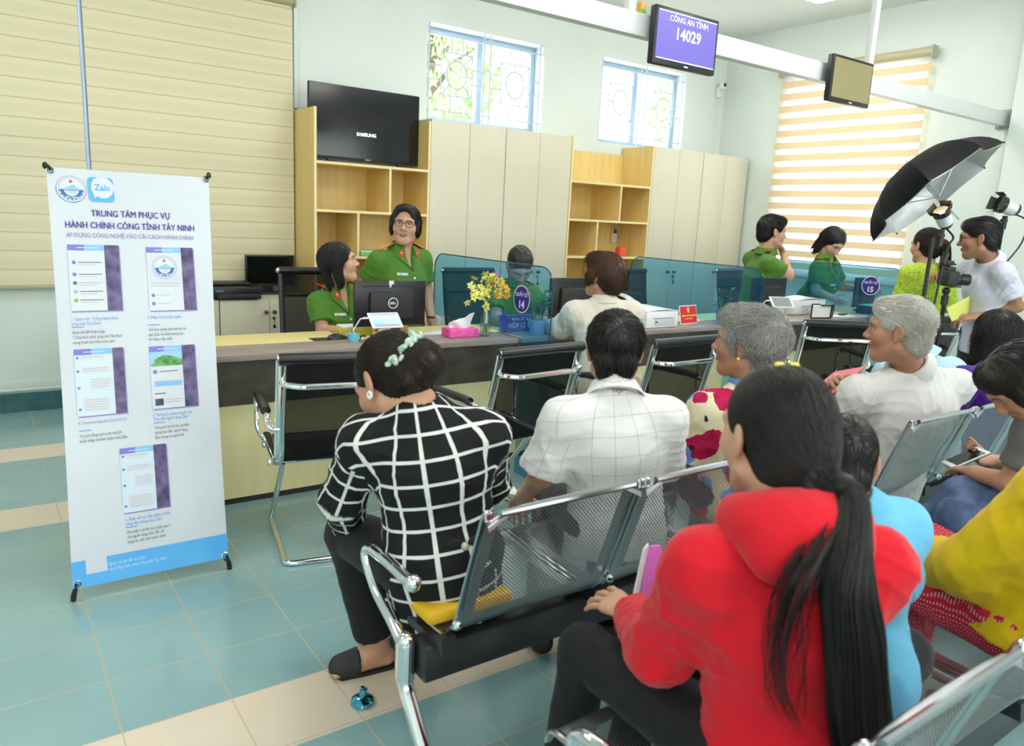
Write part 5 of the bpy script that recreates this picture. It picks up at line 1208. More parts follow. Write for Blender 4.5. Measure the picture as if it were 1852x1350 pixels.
def tail(rootp, pts, rad, m, name, parent, n=500, r=.0012, seed=3, core=.55, wav=.004, ends=.35):
    """ponytail: strands along a guide with a tapering bundle"""
    rg = np.random.default_rng(seed); G = np.array([list(p) for p in smooth_path(pts, 6)]); S_ = len(G); T = np.gradient(G, axis=0); T /= np.linalg.norm(T, axis=1, keepdims=True)
    x = np.cross(T, [.2,1.,.1]) ; x /= np.linalg.norm(x, axis=1, keepdims=True); y = np.cross(x, T)
    a = rg.uniform(0, 2*PI, n); q = np.sqrt(rg.uniform(.15, 1, n)); tt = np.linspace(0,1,S_); rd = np.interp(tt, np.linspace(0,1,len(rad)), rad)
    cut = rg.uniform(1-ends, 1, n); P = np.zeros((S_, n, 3))
    for i in range(S_):
        ti = tt[i]*cut; j = np.clip(ti*(S_-1), 0, S_-1.001); k = j.astype(int); w = (j-k)[:,None]; g = G[k]*(1-w)+G[k+1]*w; xx = x[k]; yy = y[k]; rr = np.interp(ti, tt, rd)*q
        an = a+.5*ti*np.sin(a*3)+wav*60*ti; P[i] = g+xx*(rr*np.cos(an))[:,None]+yy*(rr*np.sin(an))[:,None]+wav*np.stack([np.sin(ti*9+a*7), np.cos(ti*8+a*5), 0*ti], 1)*ti[:,None]
    V, Q = strand_tubes(P, r*rg.uniform(.8,1.3,n), .3)
    if core:
        K = [('u', cap(G[i], G[i+1], rd[i]*core, rd[i+1]*core), .01) for i in range(int(S_*.72))]; V2, Q2 = sdf_mesh(K, .006); Q = np.concatenate([Q, Q2+len(V)]); V = np.concatenate([V, V2])
    return mesh_obj(name, V, Q, [m], parent)
# ================================================================== the people
BLKT = cloth('black_trousers', (.012,.012,.013), .75, sheen=.05); DKT = cloth('dark_trousers', (.03,.03,.035)); GRNT = cloth('uniform_trousers', (.035,.09,.025))
UNI = cloth('uniform_green', srgb(82,132,44), .75)
# 1 person in the plaid blouse
PLAID = check_cloth('plaid_cloth', (.010,.010,.011), (.72,.72,.68), .062, .062, .0085, .0085)
def bun(ops, h, M, s):
    return ops+[('u', ell(h(.010,-.125,-.012), np.array([.058,.048,.052])*s, M), .016), ('u', ell(h(-.02,-.10,-.045), np.array([.045,.035,.035])*s, M), .02)]
def flow_bun(L):
    k = np.array([.010,-.125,-.012]); d = k-L; near = np.linalg.norm(d, axis=1) < .072; sw = np.cross(d, np.array([.2,1,.3])); d[near] = sw[near]; return d/np.maximum(1e-6, np.linalg.norm(d, axis=1, keepdims=True))
p1 = person('person in a black blouse with a white grid, hair tied with a teal ribbon', {'head':(.900,1.815,1.000),'N':(.928,1.722,.955),'shL':(.808,1.775,.862),'shR':(1.088,1.635,.878),'C':(.975,1.690,.770),'P':(.985,1.675,.535),'elL':(.800,1.905,.655),'wrL':(.880,2.03,.50),'elR':(1.215,1.79,.665),'wrR':(1.07,2.02,.52),'kL':(.885,2.06,.475),'kR':(1.10,2.10,.475),'aL':(.975,2.035,.085),'aR':(1.13,1.98,.085),'toeL':(.83,2.065,.02),'toeR':(1.05,2.15,.02)},
    (12,-42,6), 1.04, SK2, ('tied', HDARKBR), fem=1, g=1.02, gd=1.08, top=dict(mat=PLAID, uv=True, o=.018, sleeve='long', hem=.17, collar='stand', res=.0055, name='blouse'), bottom=dict(mat=BLKT, o=.016, len=.9, flare=.014), hands={'L':dict(curl=(.5,.8,.5)),'R':dict(curl=(.5,.8,.5))},
    extra=bun, strand=dict(n=2600, len=.13, flow=flow_bun, r=.0009, lift=(.0003,.004), steps=9), legs=True, seed=11, wr_amp=.008)
def scrunchie(P, c, loc):
    f = MB(); rg = np.random.default_rng(4); TE = noisy('ribbon_teal', srgb(150,205,190), srgb(215,215,190), 40, rough=.7)
    for k in range(34):
        t = k/33; q = P['h'](*(np.array(loc[0])*(1-t)+np.array(loc[1])*t-np.array([0,.25,0]))); q, _g = surf(P['hops'], q, P['HM'] @ np.array([0,1,0])); q = q+_g*.004+rg.normal(size=3)*.006
        f.ball(q, rg.uniform(.008,.013), TE, 8, (1,.55,1), Euler(rg.uniform(0,6,3)).to_matrix().to_4x4())
    f.build('hair_ribbon', P['hair'])
scrunchie(p1, None, ((-.062,-.1,.000), (.035,-.1,.062)))
f = MB(); e = p1['h'](-.083,-.004,-.036)
for k in range(6): f.ball(e+p1['HM'] @ np.array([-.004,.007*math.cos(k*PI/3),.007*math.sin(k*PI/3)]), .005, WHITE, 8)
f.ball(e, .004, CHROME, 8); f.build('earring', p1['hair'])
J = p1['J']; bk, nn = surf(p1['tops'], J['P']*.72+J['C']*.28-p1['ax'][1]*.3+p1['ax'][0]*.06, p1['ax'][1])
f = MB(); f.ball(bk+nn*.008, .011, mat('bead', (.55,.5,.38), .4), 12); f.tube([bk+nn*.006, bk+nn*.008-V3(0,0,.05), bk+nn*.004-V3(.005,0,.11)], .003, BLKT, 6); f.ball(bk-p1['ax'][0]*.03+nn*.004+V3(0,0,.01), .02, BLKT, 10, (1.3,.5,.7)); f.ball(bk+p1['ax'][0]*.03+nn*.004+V3(0,0,.01), .02, BLKT, 10, (1.3,.5,.7)); f.build('tie_cord', p1['shirt'])
for sd in 'LR':
    A_ = p1['J']['a'+sd]; d = unit(V3(*(p1['J']['toe'+sd]-A_)[:2], 0)); f = MB(); Sx = np.array([d[1],-d[0],0])
    f.poly([A_+d*q[0]+Sx*q[1]-V3(0,0,A_[2]-.0) for q in ((-.06,-.028),(-.075,0),(-.06,.028),(.04,.040),(.12,.036),(.15,.0),(.12,-.040),(.04,-.038))], RUBBER, (0,0,.012)); o = f.build('sandal', p1['root'])
    K = [('u', shell(cap(A_+d*.06-V3(0,0,A_[2]-.032), A_+d*.115-V3(0,0,A_[2]-.026), .045, .038), .003), .003), ('s', half(A_+d*.06, -d), .003), ('s', half(V3(0,0,.006), V3(0,0,-1)), .003)]
    Vs, Qs = sdf_mesh(K, .004); mesh_obj('upper', Vs, Qs, [BLACKM], o)
# 2 man in the white checked shirt
CHK = check_cloth('white_check', (.74,.73,.71), (.50,.44,.42), .052, .058, .0032, .0032, line2=1)
p2 = person('person in a white checked shirt with short shaggy black hair', {'head':(1.640,1.740,1.055),'N':(1.600,1.685,.935),'shL':(1.425,1.712,.866),'shR':(1.737,1.588,.862),'C':(1.600,1.66,.745),'P':(1.625,1.66,.515),'elL':(1.385,1.755,.680),'wrL':(1.45,1.92,.545),'elR':(1.845,1.68,.655),'wrR':(1.82,1.88,.52),'aL':(1.50,1.86,.085),'aR':(1.70,1.75,.085)},
    (-40,-6), 1.0, SK2, ('shaggy', HBLACK), g=.98, top=dict(mat=CHK, uv=True, o=.017, sleeve='elbow', hem=.08, collar='shirt', res=.006, flare=.022), bottom=dict(mat=DKT), hands={'L':dict(curl=(.5,.6,.4))}, strand=dict(n=2800, len=.085, flow=flow_crown, r=.0010, lift=(.0005,.006)), seed=21, wr_amp=.007, shoes=BLACKM)
f = MB(); f.grid(lambda u, v: (1.35+u*.10, 1.93+.05*v, .545+.02*v+.012*math.sin(u*4)), 6, 3, mat('mint_sheet', (.70,.80,.72), .7), .002); tag(f.build('paper_slip'), 'folded pale green paper held by the person in the white checked shirt', 'paper')
# 3 gray haired person in a floral blouse
def floral():
    m = mat('floral_cloth', (.6,.55,.4), .75, spec=.25); t = NT(m); o, v = t.xyz(); n0 = t.noise(7, 2, v)
    def blobs(scale, lo, seed):
        vo = t.new('ShaderNodeTexVoronoi'); vo.inputs['Scale'].default_value = scale; vo.inputs['Randomness'].default_value = 1
        mp = t.mapped(v, (1,1,1)); mp.node.inputs['Location'].default_value = (seed, seed*.7, seed*.3)
        dn = t.new('ShaderNodeMixRGB' if False else 'ShaderNodeVectorMath', operation='ADD'); nz = t.new('ShaderNodeTexNoise'); nz.inputs['Scale'].default_value = 18; t.t.links.new(v, nz.inputs['Vector'])
        sc = t.new('ShaderNodeVectorMath', operation='SCALE'); sc.inputs['Scale'].default_value = .05; t.t.links.new(nz.outputs['Color'], sc.inputs[0]); t.t.links.new(mp, dn.inputs[0]); t.t.links.new(sc.outputs[0], dn.inputs[1]); t.t.links.new(dn.outputs[0], vo.inputs['Vector'])
        return t.math('LESS_THAN', vo.outputs['Distance'], lo)
    c = t.mix(n0, c4(srgb(232,222,190)), c4(srgb(214,204,160)))
    c = t.mix(blobs(8.5, .44, 2.3), c, t.mix(t.noise(30, 2, v), c4(srgb(70,120,210)), c4(srgb(120,180,240))))
    c = t.mix(blobs(7.5, .45, 5.1), c, t.mix(t.noise(26, 2, v), c4(srgb(225,30,100)), c4(srgb(120,5,40))))
    c = t.mix(blobs(14, .14, 9.7), c, c4((.02,.02,.02)))
    t.put(t.b.inputs['Base Color'], c); return m
p3 = person('person with short spiky gray hair in a cream floral blouse', {'head':(2.225,1.69,1.052),'N':(2.235,1.665,.905),'shL':(2.085,1.72,.825),'shR':(2.385,1.59,.825),'C':(2.26,1.67,.70),'P':(2.24,1.68,.49),'elL':(2.06,1.80,.625),'wrL':(2.05,1.98,.53)},
    (24,2), 1.02, SK3, ('fluffy', HGREY), fem=1, g=.98, top=dict(mat=floral(), o=.016, sleeve='elbow', hem=.08, collar='open', cmat=cloth('collar_blue', srgb(110,150,215)), flap=False, res=.0065, name='blouse'), bottom=dict(mat=DKT), strand=dict(n=3800, len=.06, flow=flow_crown, r=.0011, lift=(.002,.016), fray=.35), seed=31, lips=(.36,.15,.12), brow=(.2,.18,.16), fine=.0026)
f = MB(); f.ball(p3['h'](-.083,.0,-.040), .0065, GOLD, 10); f.build('earring', p3['hair'])
# 4 person with white hair
WSH = cloth('white_shirt', (.70,.685,.66), .8, .06)
p4 = person('person with white hair in a white shirt holding a pink folder', {'head':(2.985,1.55,1.088),'N':(3.075,1.535,.945),'shL':(2.85,1.61,.835),'shR':(3.295,1.44,.862),'C':(3.12,1.53,.73),'P':(3.07,1.60,.50),'elL':(2.845,1.72,.67),'wrL':(3.0,1.90,.66),'elR':(3.30,1.66,.66),'wrR':(2.93,1.76,.835)},
    (22,-2), 1.08, SK3, ('short', HWHITE), g=1.12, gd=1.15, top=dict(mat=WSH, o=.016, sleeve='long', hem=.08, collar='shirt', res=.0065), bottom=dict(mat=DKT), hands={'R':dict(d=(-.85,-.45,.25), n=(-.1,.7,.6), curl=(.5,.9,.6), s=1.05),'L':'none'}, strand=dict(n=3400, len=.075, flow=flow_side, r=.0010, lift=(.0005,.005)), seed=41, wr_amp=.012, lips=(.36,.16,.13), brow=(.25,.22,.19), fine=.0026)
FOLD = mat('pink_folder', srgb(235,110,120), .5)
f = MB(); A0, A1 = Vector((2.76,1.67,.815)), Vector((2.985,1.67,.915)); nv = Vector((0,.35,-.0)); f.poly([A0, A1, A1+Vector((.02,.15,-.055)), A0+Vector((.02,.15,-.055))], FOLD, (.004,-.006,.010)); tag(f.build('folder'), 'pink folder held by the person with white hair', 'folder')
# 5 light blue shirt beyond him
LBL = cloth('light_blue_shirt', srgb(178,206,226), .8, .06)
p5 = person('person in a light blue shirt mostly hidden behind the white haired person', {'head':(3.62,1.85,1.03),'N':(3.66,1.78,.90),'shL':(3.46,1.82,.825),'shR':(3.86,1.72,.83),'C':(3.70,1.76,.70),'P':(3.70,1.72,.49)}, (20,-4), 1.0, SK2, ('short', HBLACK), top=dict(mat=LBL, o=.014, sleeve='short', hem=.06, collar='shirt', res=.009), bottom=dict(mat=DKT), fine=.004, seed=51)
# 6 person in purple
PUR = cloth('purple_knit', srgb(72,18,130), .85)
p6 = person('person with long black hair in a purple top', {'head':(4.13,1.66,.985),'N':(4.06,1.61,.87),'shL':(3.83,1.65,.80),'shR':(4.27,1.53,.815),'C':(4.07,1.60,.68),'P':(4.12,1.64,.47)}, (-45,-12), 1.06, SK2, ('long', HBLACK), fem=1, g=1.08, gd=1.1, top=dict(mat=PUR, o=.012, sleeve='long', hem=.05, res=.008), bottom=dict(mat=DKT), strand=dict(n=2200, len=.16, flow=flow_down, r=.0012, lift=(.001,.008), fray=.3), seed=61, fine=.004)
# 7 person with phone
GRAYS = cloth('grey_shirt', (.16,.16,.17)); JEAN = noisy('jeans', srgb(58,76,112), srgb(92,112,150), 16, rough=.85, bump=.2)
p7 = person('person in jeans bending over a phone at the end of the row', {'head':(2.765,1.01,1.005),'N':(2.90,.93,.93),'shL':(2.80,.96,.86),'shR':(3.10,.80,.87),'C':(2.96,.82,.74),'P':(2.97,.70,.51),'elL':(2.80,1.00,.66),'wrL':(2.86,1.14,.645),'elR':(3.20,.98,.64),'wrR':(3.17,1.20,.622),'kL':(2.755,1.13,.50),'kR':(2.84,1.16,.56),'aL':(2.83,1.2,.085),'aR':(2.72,1.36,.22)},
    (40,-52), 1.0, SK2, ('round', HBLACK), g=.95, top=dict(mat=GRAYS, o=.012, sleeve='short', hem=.05, collar='shirt', res=.008), bottom=dict(mat=JEAN, o=.014), hands={'L':dict(d=(.5,.6,-.15), n=(0,0,1), curl=(.25,.3,.2)),'R':dict(d=(-.75,.35,.12), n=(.25,.4,-1), curl=(.4,.7,.6), thumb=.6)}, seed=71, strand=dict(n=1200, len=.09, flow=flow_down, r=.0011))
f = MB(); PB = Matrix.Translation((3.0,1.235,.652)) @ Matrix.Rotation(R(62), 4, 'Z') @ Matrix.Rotation(R(-24), 4, 'X'); f.box((0,0,0), (.074,.155,.008), WHT, .004); f.box((0,0,-.0045), (.070,.15,.004), BLACK, .001); f.box((0,0,.0043), (.064,.118,.001), SCREEN); f.v = [PB @ p for p in f.v]; tag(f.build('mobile_phone'), 'white framed mobile phone held above the jeans', 'phone')
# 8 yellow top and red gingham trousers
YEL = cloth('yellow_fleece', srgb(226,190,12), .9); GING = check_cloth('red_gingham', (.72,.50,.50), (.60,.02,.05), .0095, .0095, .0060, .0060)
p8 = person('person in a yellow top and red gingham trousers', {'head':(2.26,.60,1.10),'N':(2.22,.57,.98),'shL':(2.02,.625,.90),'shR':(2.40,.50,.92),'C':(2.19,.57,.78),'P':(2.15,.625,.51),'elL':(1.985,.77,.645),'wrL':(2.12,.96,.565),'elR':(2.46,.66,.66),'wrR':(2.40,.90,.58),'kL':(2.14,1.05,.50),'kR':(2.37,1.05,.50)}, (-10,-8), 1.0, SK2, ('tied', HBLACK), fem=1, g=1.06, top=dict(mat=YEL, o=.026, sleeve='long', hem=.05, res=.008, flare=.03, name='fleece_top'), bottom=dict(mat=GING, uv=True, o=.024, amp=.009, res=.007), hands={'L':dict(curl=(.5,.6,.4))}, seed=81, wr_amp=.009)
# 9 person in the red hoodie
RED = cloth('red_hoodie', srgb(214,20,38), .85, .1)
def knot9(ops, h, M, s): return ops+[('u', cap(h(0,-.085,-.02), h(0,-.135,-.055), .042*s, .024*s), .03)]
p9 = person('person in a red hoodie with a very long black ponytail', {'head':(1.170,.805,1.085),'N':(1.120,.725,.955),'shL':(.985,.785,.880),'shR':(1.245,.63,.888),'C':(1.12,.695,.76),'P':(1.13,.69,.53),'elL':(1.005,.885,.665),'wrL':(1.125,1.065,.615),'elR':(1.300,.79,.64),'wrR':(1.33,.98,.60),'kL':(1.055,1.14,.51),'kR':(1.27,1.13,.51),'aL':(.985,1.13,.085),'aR':(1.22,1.16,.085),'toeL':(.95,1.27,0)},
    (-18,-6), 1.03, SK1, ('tied', HBLACK), fem=1, g=1.0, top=dict(mat=RED, o=.018, sleeve='long', hem=.13, collar='hood', res=.0055, flare=.012, name='hoodie'), bottom=dict(mat=BLKT, o=.005), hands={'L':dict(d=(.10,.95,-.10), n=(-.35,-.1,1), curl=(.22,.25,.2), spread=.14, thumb=.5, res=.0032, s=.98)}, extra=knot9, strand=dict(n=4200, len=.27, flow=flow_to((0,-.135,-.055)), r=.0008, lift=(.0002,.0025), fray=.05, steps=14, keep=lambda L: L[:,1] > -.06), seed=91, wr_amp=.009, shoes=BLACKM, fine=.0026)
h9 = p9['h']; k0 = h9(0,-.130,-.055); B9 = p9['ax'][1]
K0 = Vector(k0); r9, f9, a9 = p9['ax']
def on_back(x, h_, off):
    o = p9['J']['N']*(1-h_)+p9['J']['P']*h_+r9*x; q, g = surf(p9['tops'], o-f9*.42, f9); return Vector(q+g*off)
tail(None, [K0, K0+Vector((.012,-.040,-.012)), on_back(.02,.10,.07), on_back(.03,.30,.045), on_back(.045,.55,.04), on_back(.065,.85,.04), on_back(.075,1.08,.045)], [.022,.030,.040,.046,.048,.046,.028], HBLACK, 'ponytail', p9['hair'], 3800, .0008, 5, ends=.3)
tail(None, [K0, K0+Vector((-.004,-.040,-.02)), on_back(-.03,.10,.085), on_back(-.05,.28,.035), on_back(-.055,.5,.02), on_back(-.02,.72,.02)], [.016,.018,.020,.026,.026,.014], HBLACK, 'loose_lock', p9['hair'], 110, .0010, 8, core=0, wav=.014)
f = MB(); f.tube([Vector(h9(.030*math.cos(t*PI/12),-.132+.003*math.sin(t*3),-.056+.030*math.sin(t*PI/12))) for t in range(24)], .011, mat('hair_tie_black', (.006,.006,.006), .8), 12, closed=True); f.build('hair_tie', p9['hair'])
f = MB(); CL = mat('clip_yellow', srgb(205,195,50), .4); f.ball(h9(-.012,-.02,.128), .011, CL, 10, (1.2,.8,.6)); f.ball(h9(.010,-.03,.128), .011, CL, 10, (1.2,.8,.6)); f.build('hair_clip', p9['hair'])
PNK = mat('pink_paper', srgb(225,110,205), .7)
f = MB(); f.poly([(1.215,1.135,.585),(1.335,1.135,.575),(1.295,1.165,.70),(1.262,1.165,.705)], PNK, (.002,.006,0)); f.poly([(1.20,1.150,.585),(1.25,1.150,.58),(1.262,1.172,.71),(1.245,1.17,.70)], PAPER, (.001,.004,0)); tag(f.build('pink_note'), 'folded pink paper standing on the lap beside the hand of the red hoodie person', 'paper')
# 10 boy
SKY = cloth('sky_blue_shirt', srgb(110,190,225), .85)
p10 = person('child with cropped black hair in a sky blue shirt', {'head':(1.562,.895,.950),'N':(1.575,.845,.850),'shL':(1.50,.89,.800),'shR':(1.675,.80,.810),'C':(1.600,.815,.70),'P':(1.605,.79,.50),'elR':(1.75,.82,.65),'wrR':(1.74,.97,.57),'elL':(1.50,.92,.65),'wrL':(1.55,1.05,.57),'kL':(1.56,1.06,.48),'kR':(1.68,1.04,.48)}, (-48,-14), .86, SK2, ('crew', HBLACK), g=.74, top=dict(mat=SKY, o=.016, sleeve='long', hem=.12, res=.006, collar='shirt', flap=False), bottom=dict(mat=DKT), strand=dict(n=3200, len=.022, flow=flow_crown, r=.0008, lift=(.0005,.003), steps=4, res=.0045), seed=101, cat='child', wr_amp=.005)
# ---- uniformed officers
def officer_trim(P, badge=True, pips=2):
    J = P['J']; r, fw, a = P['ax']; RT = mat('epaulette_red', (.62,.03,.02), .5); SI = mat('button_silver', (.75,.74,.68), .3, .6)
    for sd in 'LR':
        n_in = J['N']+(J['sh'+sd]-J['N'])*.42; n_out = J['N']+(J['sh'+sd]-J['N'])*1.05; d = unit(n_out-n_in); q0, g0 = surf(P['tops'], n_in+V3(0,0,.25), V3(0,0,-1)); q1, g1 = surf(P['tops'], n_out+V3(0,0,.25), V3(0,0,-1))
        T = frame((q0+q1)/2+(g0+g1)*.004, g0+g1, q1-q0); L_ = np.linalg.norm(q1-q0)
        m = MB(); m.box((0,0,0), (.046, L_*1.05, .005), RT, .0015); m.v = [T @ p for p in m.v]; e = m.build('epaulette', P['shirt'])
        m = MB(); m.box((0,0,.003), (.008, L_*.95, .002), GOLD); 
        for k in range(pips): m.ball((0, -L_*.2+k*L_*.25, .004), .0085, GOLD, 8, (1,1,.4))
        for sx in (-.021, .021): m.box((sx,0,.003), (.003, L_, .002), GOLD)
        m.v = [T @ p for p in m.v]; m.build('gold_braid', e)
        q = -1 if sd == 'L' else 1; o = J['N']+r*q*.058-a*.030+fw*.25; p_, g_ = surf(P['tops'], o, -fw); T = frame(p_+g_*.0115, g_, a+r*q*.35)
        m = MB(); m.box((0,0,0), (.026,.042,.004), RT, .001); m.ball((0,.004,.002), .006, GOLD, 8, (1,1,.4)); m.v = [T @ p for p in m.v]; m.build('collar_tab', P['shirt'])
    for k in range(4):
        o = J['N']*(1-.17*(k+1.9))+J['P']*.17*(k+1.9)+fw*.4-a*.02; p_, g_ = surf(P['tops'], o, -fw); T = frame(p_, g_, a); m = MB(); m.ball((0,0,.002), .0095, SI, 10, (1,1,.5)); m.v = [T @ p for p in m.v]; m.build('button', P['shirt'])
    if badge:
        o = J['C']+r*.075+a*.055+fw*.4; p_, g_ = surf(P['tops'], o, -fw); T = frame(p_+g_*.003, g_, a); m = MB(); m.box((0,0,0), (.075,.020,.003), mat('badge_blue', (.25,.42,.5), .4), .001); m.box((-.027,0,.001), (.016,.018,.003), GOLD); m.box((.012,.003,.001), (.04,.004,.002), PAPER); m.box((.012,-.004,.001), (.03,.003,.002), PAPER); m.v = [T @ p for p in m.v]; m.build('name_badge', P['shirt'])
UT = lambda **k: dict(dict(mat=UNI, o=.014, sleeve='short', hem=.04, collar='open', res=.0065, flare=.016), **k)
p11 = person('seated person in green police uniform with a black bob, glancing aside', {'head':(1.795,4.35,1.138),'N':(1.80,4.38,.99),'shR':(1.665,4.34,.905),'shL':(1.975,4.42,.920),'C':(1.815,4.38,.80),'P':(1.80,4.44,.54),'elR':(1.665,4.27,.745),'wrR':(1.66,4.03,.785),'elL':(2.03,4.30,.75),'wrL':(1.95,4.06,.785)}, (-112,12), 1.0, SK1, ('bob', HBLACK), fem=1, g=.97, top=UT(), bottom=dict(mat=GRNT), hands={'R':dict(curl=(.3,.4,.3))}, strand=dict(n=2600, len=.15, flow=flow_down, r=.0010, lift=(.0003,.003), fray=.1), seed=111, fine=.0024); officer_trim(p11)
p12 = person('standing person in green police uniform with dark glasses', {'head':(2.262,4.40,1.372),'N':(2.262,4.435,1.228),'shR':(2.085,4.41,1.150),'shL':(2.420,4.465,1.160),'C':(2.250,4.43,1.02),'P':(2.255,4.44,.74),'elR':(2.01,4.50,.975),'wrR':(2.10,4.30,.88),'elL':(2.465,4.47,.94),'wrL':(2.455,4.37,.76)}, (147,4,-4), 1.03, SK1, ('officer', HBLACK), fem=1, g=1.04, gd=1.1, stand=True, top=UT(hem=.08), bottom=dict(mat=GRNT), hands={'L':dict(d=(0,-.15,-1), n=(1,0,0))}, strand=dict(n=2000, len=.085, flow=flow_side, r=.0010, lift=(.0003,.003), fray=.12, face=.085), seed=121, fine=.0022, mouth=.0035, lips=(.45,.10,.09), gaze=(-.001,.001)); officer_trim(p12, True, 3)
def glasses(P, m, rx=.0235, rz=.018):
    h = P['h']; f = MB()
    for q in (-1, 1):
        f.tube([Vector(h(q*.031+rx*math.cos(t*PI/10), .1015-.006*abs(math.cos(t*PI/10)) if q*math.cos(t*PI/10) > 0 else .1015, .006+rz*math.sin(t*PI/10))) for t in range(20)], .0016, m, 6, closed=True)
        f.tube([Vector(h(q*.052,.096,.010)), Vector(h(q*.074,.06,.010)), Vector(h(q*.081,-.0,.008))], .0014, m, 6)
    f.tube([Vector(h(-.010,.1035,.009)), Vector(h(0,.106,.012)), Vector(h(.010,.1035,.009))], .0016, m, 6); f.build('glasses', P['root'])
glasses(p12, BLACK)
f = MB(); f.ball(p12['h'](.084,.0,-.042), .008, mat('pearl', (.7,.68,.62), .3), 10); f.ball(p12['h'](-.084,.0,-.042), .008, MATS['pearl'], 10); f.build('earring', p12['hair'])
w_ = p12['J']['wrL']; f = MB(); f.tube([(w_[0]+.031*math.cos(t*PI/8), w_[1]+.031*math.sin(t*PI/8), w_[2]+.03) for t in range(16)], .006, BLACKM, 8, closed=True); f.build('wristwatch', p12['root'])
p13 = person('person in green police uniform seen through the 14 screen, head bowed', {'head':(2.945,4.09,1.150),'N':(2.95,4.15,1.015),'shR':(2.775,4.13,.945),'shL':(3.125,4.18,.950),'C':(2.955,4.16,.82),'P':(2.98,4.36,.54),'elR':(2.73,4.02,.82),'wrR':(2.76,3.86,.80),'elL':(3.15,4.03,.83),'wrL':(3.02,3.88,.80)}, (158,-44), 1.0, SK1, ('tied', HBLACK), fem=1, top=UT(), bottom=dict(mat=GRNT), gaze=(0,-.003), seed=131, fine=.0032); officer_trim(p13, False)
p15 = person('standing person in green police uniform with a fist at the chin', {'head':(5.655,4.16,1.445),'N':(5.63,4.18,1.280),'shR':(5.52,4.06,1.185),'shL':(5.70,4.38,1.200),'C':(5.62,4.20,1.04),'P':(5.62,4.22,.76),'elR':(5.705,3.98,1.09),'wrR':(5.775,4.10,1.262),'elL':(5.86,4.36,1.00),'wrL':(5.86,4.16,1.08)}, (-118,-4), 1.16, SK1, ('short', HBLACK), g=1.15, stand=True, top=UT(), bottom=dict(mat=GRNT), hands={'R':dict(d=(-.35,.35,.8), n=(.85,-.3,.3), curl=(1.0,1.2,.8), s=1.05)}, strand=dict(n=1500, len=.06, flow=flow_crown, r=.0011), seed=151, fine=.003); officer_trim(p15, False)
p16 = person('standing person in green police uniform behind the 15 screen, looking down', {'head':(6.30,3.99,1.378),'N':(6.29,4.03,1.235),'shR':(6.165,4.01,1.150),'shL':(6.50,4.08,1.165),'C':(6.315,4.04,1.01),'P':(6.32,4.26,.72),'elR':(6.14,3.99,.955),'wrR':(6.22,3.88,.90),'elL':(6.60,4.02,.98),'wrL':(6.80,3.92,.955)}, (172,-38,-6), 1.08, SK1, ('bob', HBLACK), gaze=(0,-.0025), fem=1, g=1.05, stand=True, top=UT(), bottom=dict(mat=GRNT), strand=dict(n=1500, len=.14, flow=flow_down, r=.0012, lift=(.0003,.003), fray=.12), seed=161, fine=.003); officer_trim(p16)
# 14 person in the beige jacket at the counter
BEI = cloth('beige_jacket', srgb(226,217,202), .85, .06)
p14 = person('person in a beige jacket with short brown hair leaning on the counter', {'head':(2.915,3.24,1.160),'N':(2.92,3.215,1.02),'shL':(2.77,3.29,.945),'shR':(3.07,3.14,.955),'C':(2.92,3.20,.82),'P':(2.89,3.07,.53),'elL':(2.765,3.40,.845),'wrL':(2.80,3.54,.825),'elR':(3.12,3.28,.80),'wrR':(3.05,3.50,.825),'kL':(2.74,3.42,.50),'kR':(2.92,3.44,.50),'aL':(2.74,3.38,.085),'aR':(2.92,3.38,.085)}, (18,2), 1.02, SK2, ('round', HBROWN), fem=1, g=1.02, top=dict(mat=BEI, o=.018, sleeve='long', hem=.08, collar='crew', res=.0065, name='jacket'), bottom=dict(mat=cloth('grey_beige', srgb(176,168,146)), o=.018), strand=dict(n=2600, len=.09, flow=flow_crown, r=.0011, lift=(.0005,.004)), seed=141)
# 17 woman in lime green
LIM = noisy('lime_lace', srgb(140,170,30), srgb(190,215,70), 70, rough=.8, bump=.3)
p17 = person('standing person in a lime green lace top with a long brown ponytail', {'head':(5.885,2.95,1.398),'N':(5.87,2.92,1.262),'shL':(5.74,2.97,1.190),'shR':(5.99,2.80,1.200),'C':(5.875,2.90,1.05),'P':(5.87,2.90,.78)}, (-18,-4), 1.06, SK2, ('tied', HDARKBR), fem=1, stand=True, top=dict(mat=LIM, o=.014, sleeve='elbow', hem=.10, res=.007, name='lace_top'), bottom=dict(mat=DKT), strand=dict(n=1500, len=.12, flow=flow_to((0,-.12,.02)), r=.0011, fray=.1), seed=171, fine=.0034)
K7 = Vector(p17['h'](.0,-.115,.02)); tail(None, [K7, K7+Vector((.03,-.03,-.01)), K7+Vector((.045,-.04,-.12)), K7+Vector((.05,-.04,-.25)), K7+Vector((.05,-.03,-.37))], [.024,.032,.036,.034,.014], hair_mat('hair_auburn', (.02,.009,.005), (.06,.025,.012)), 'ponytail', p17['hair'], 500, .0014, 9)
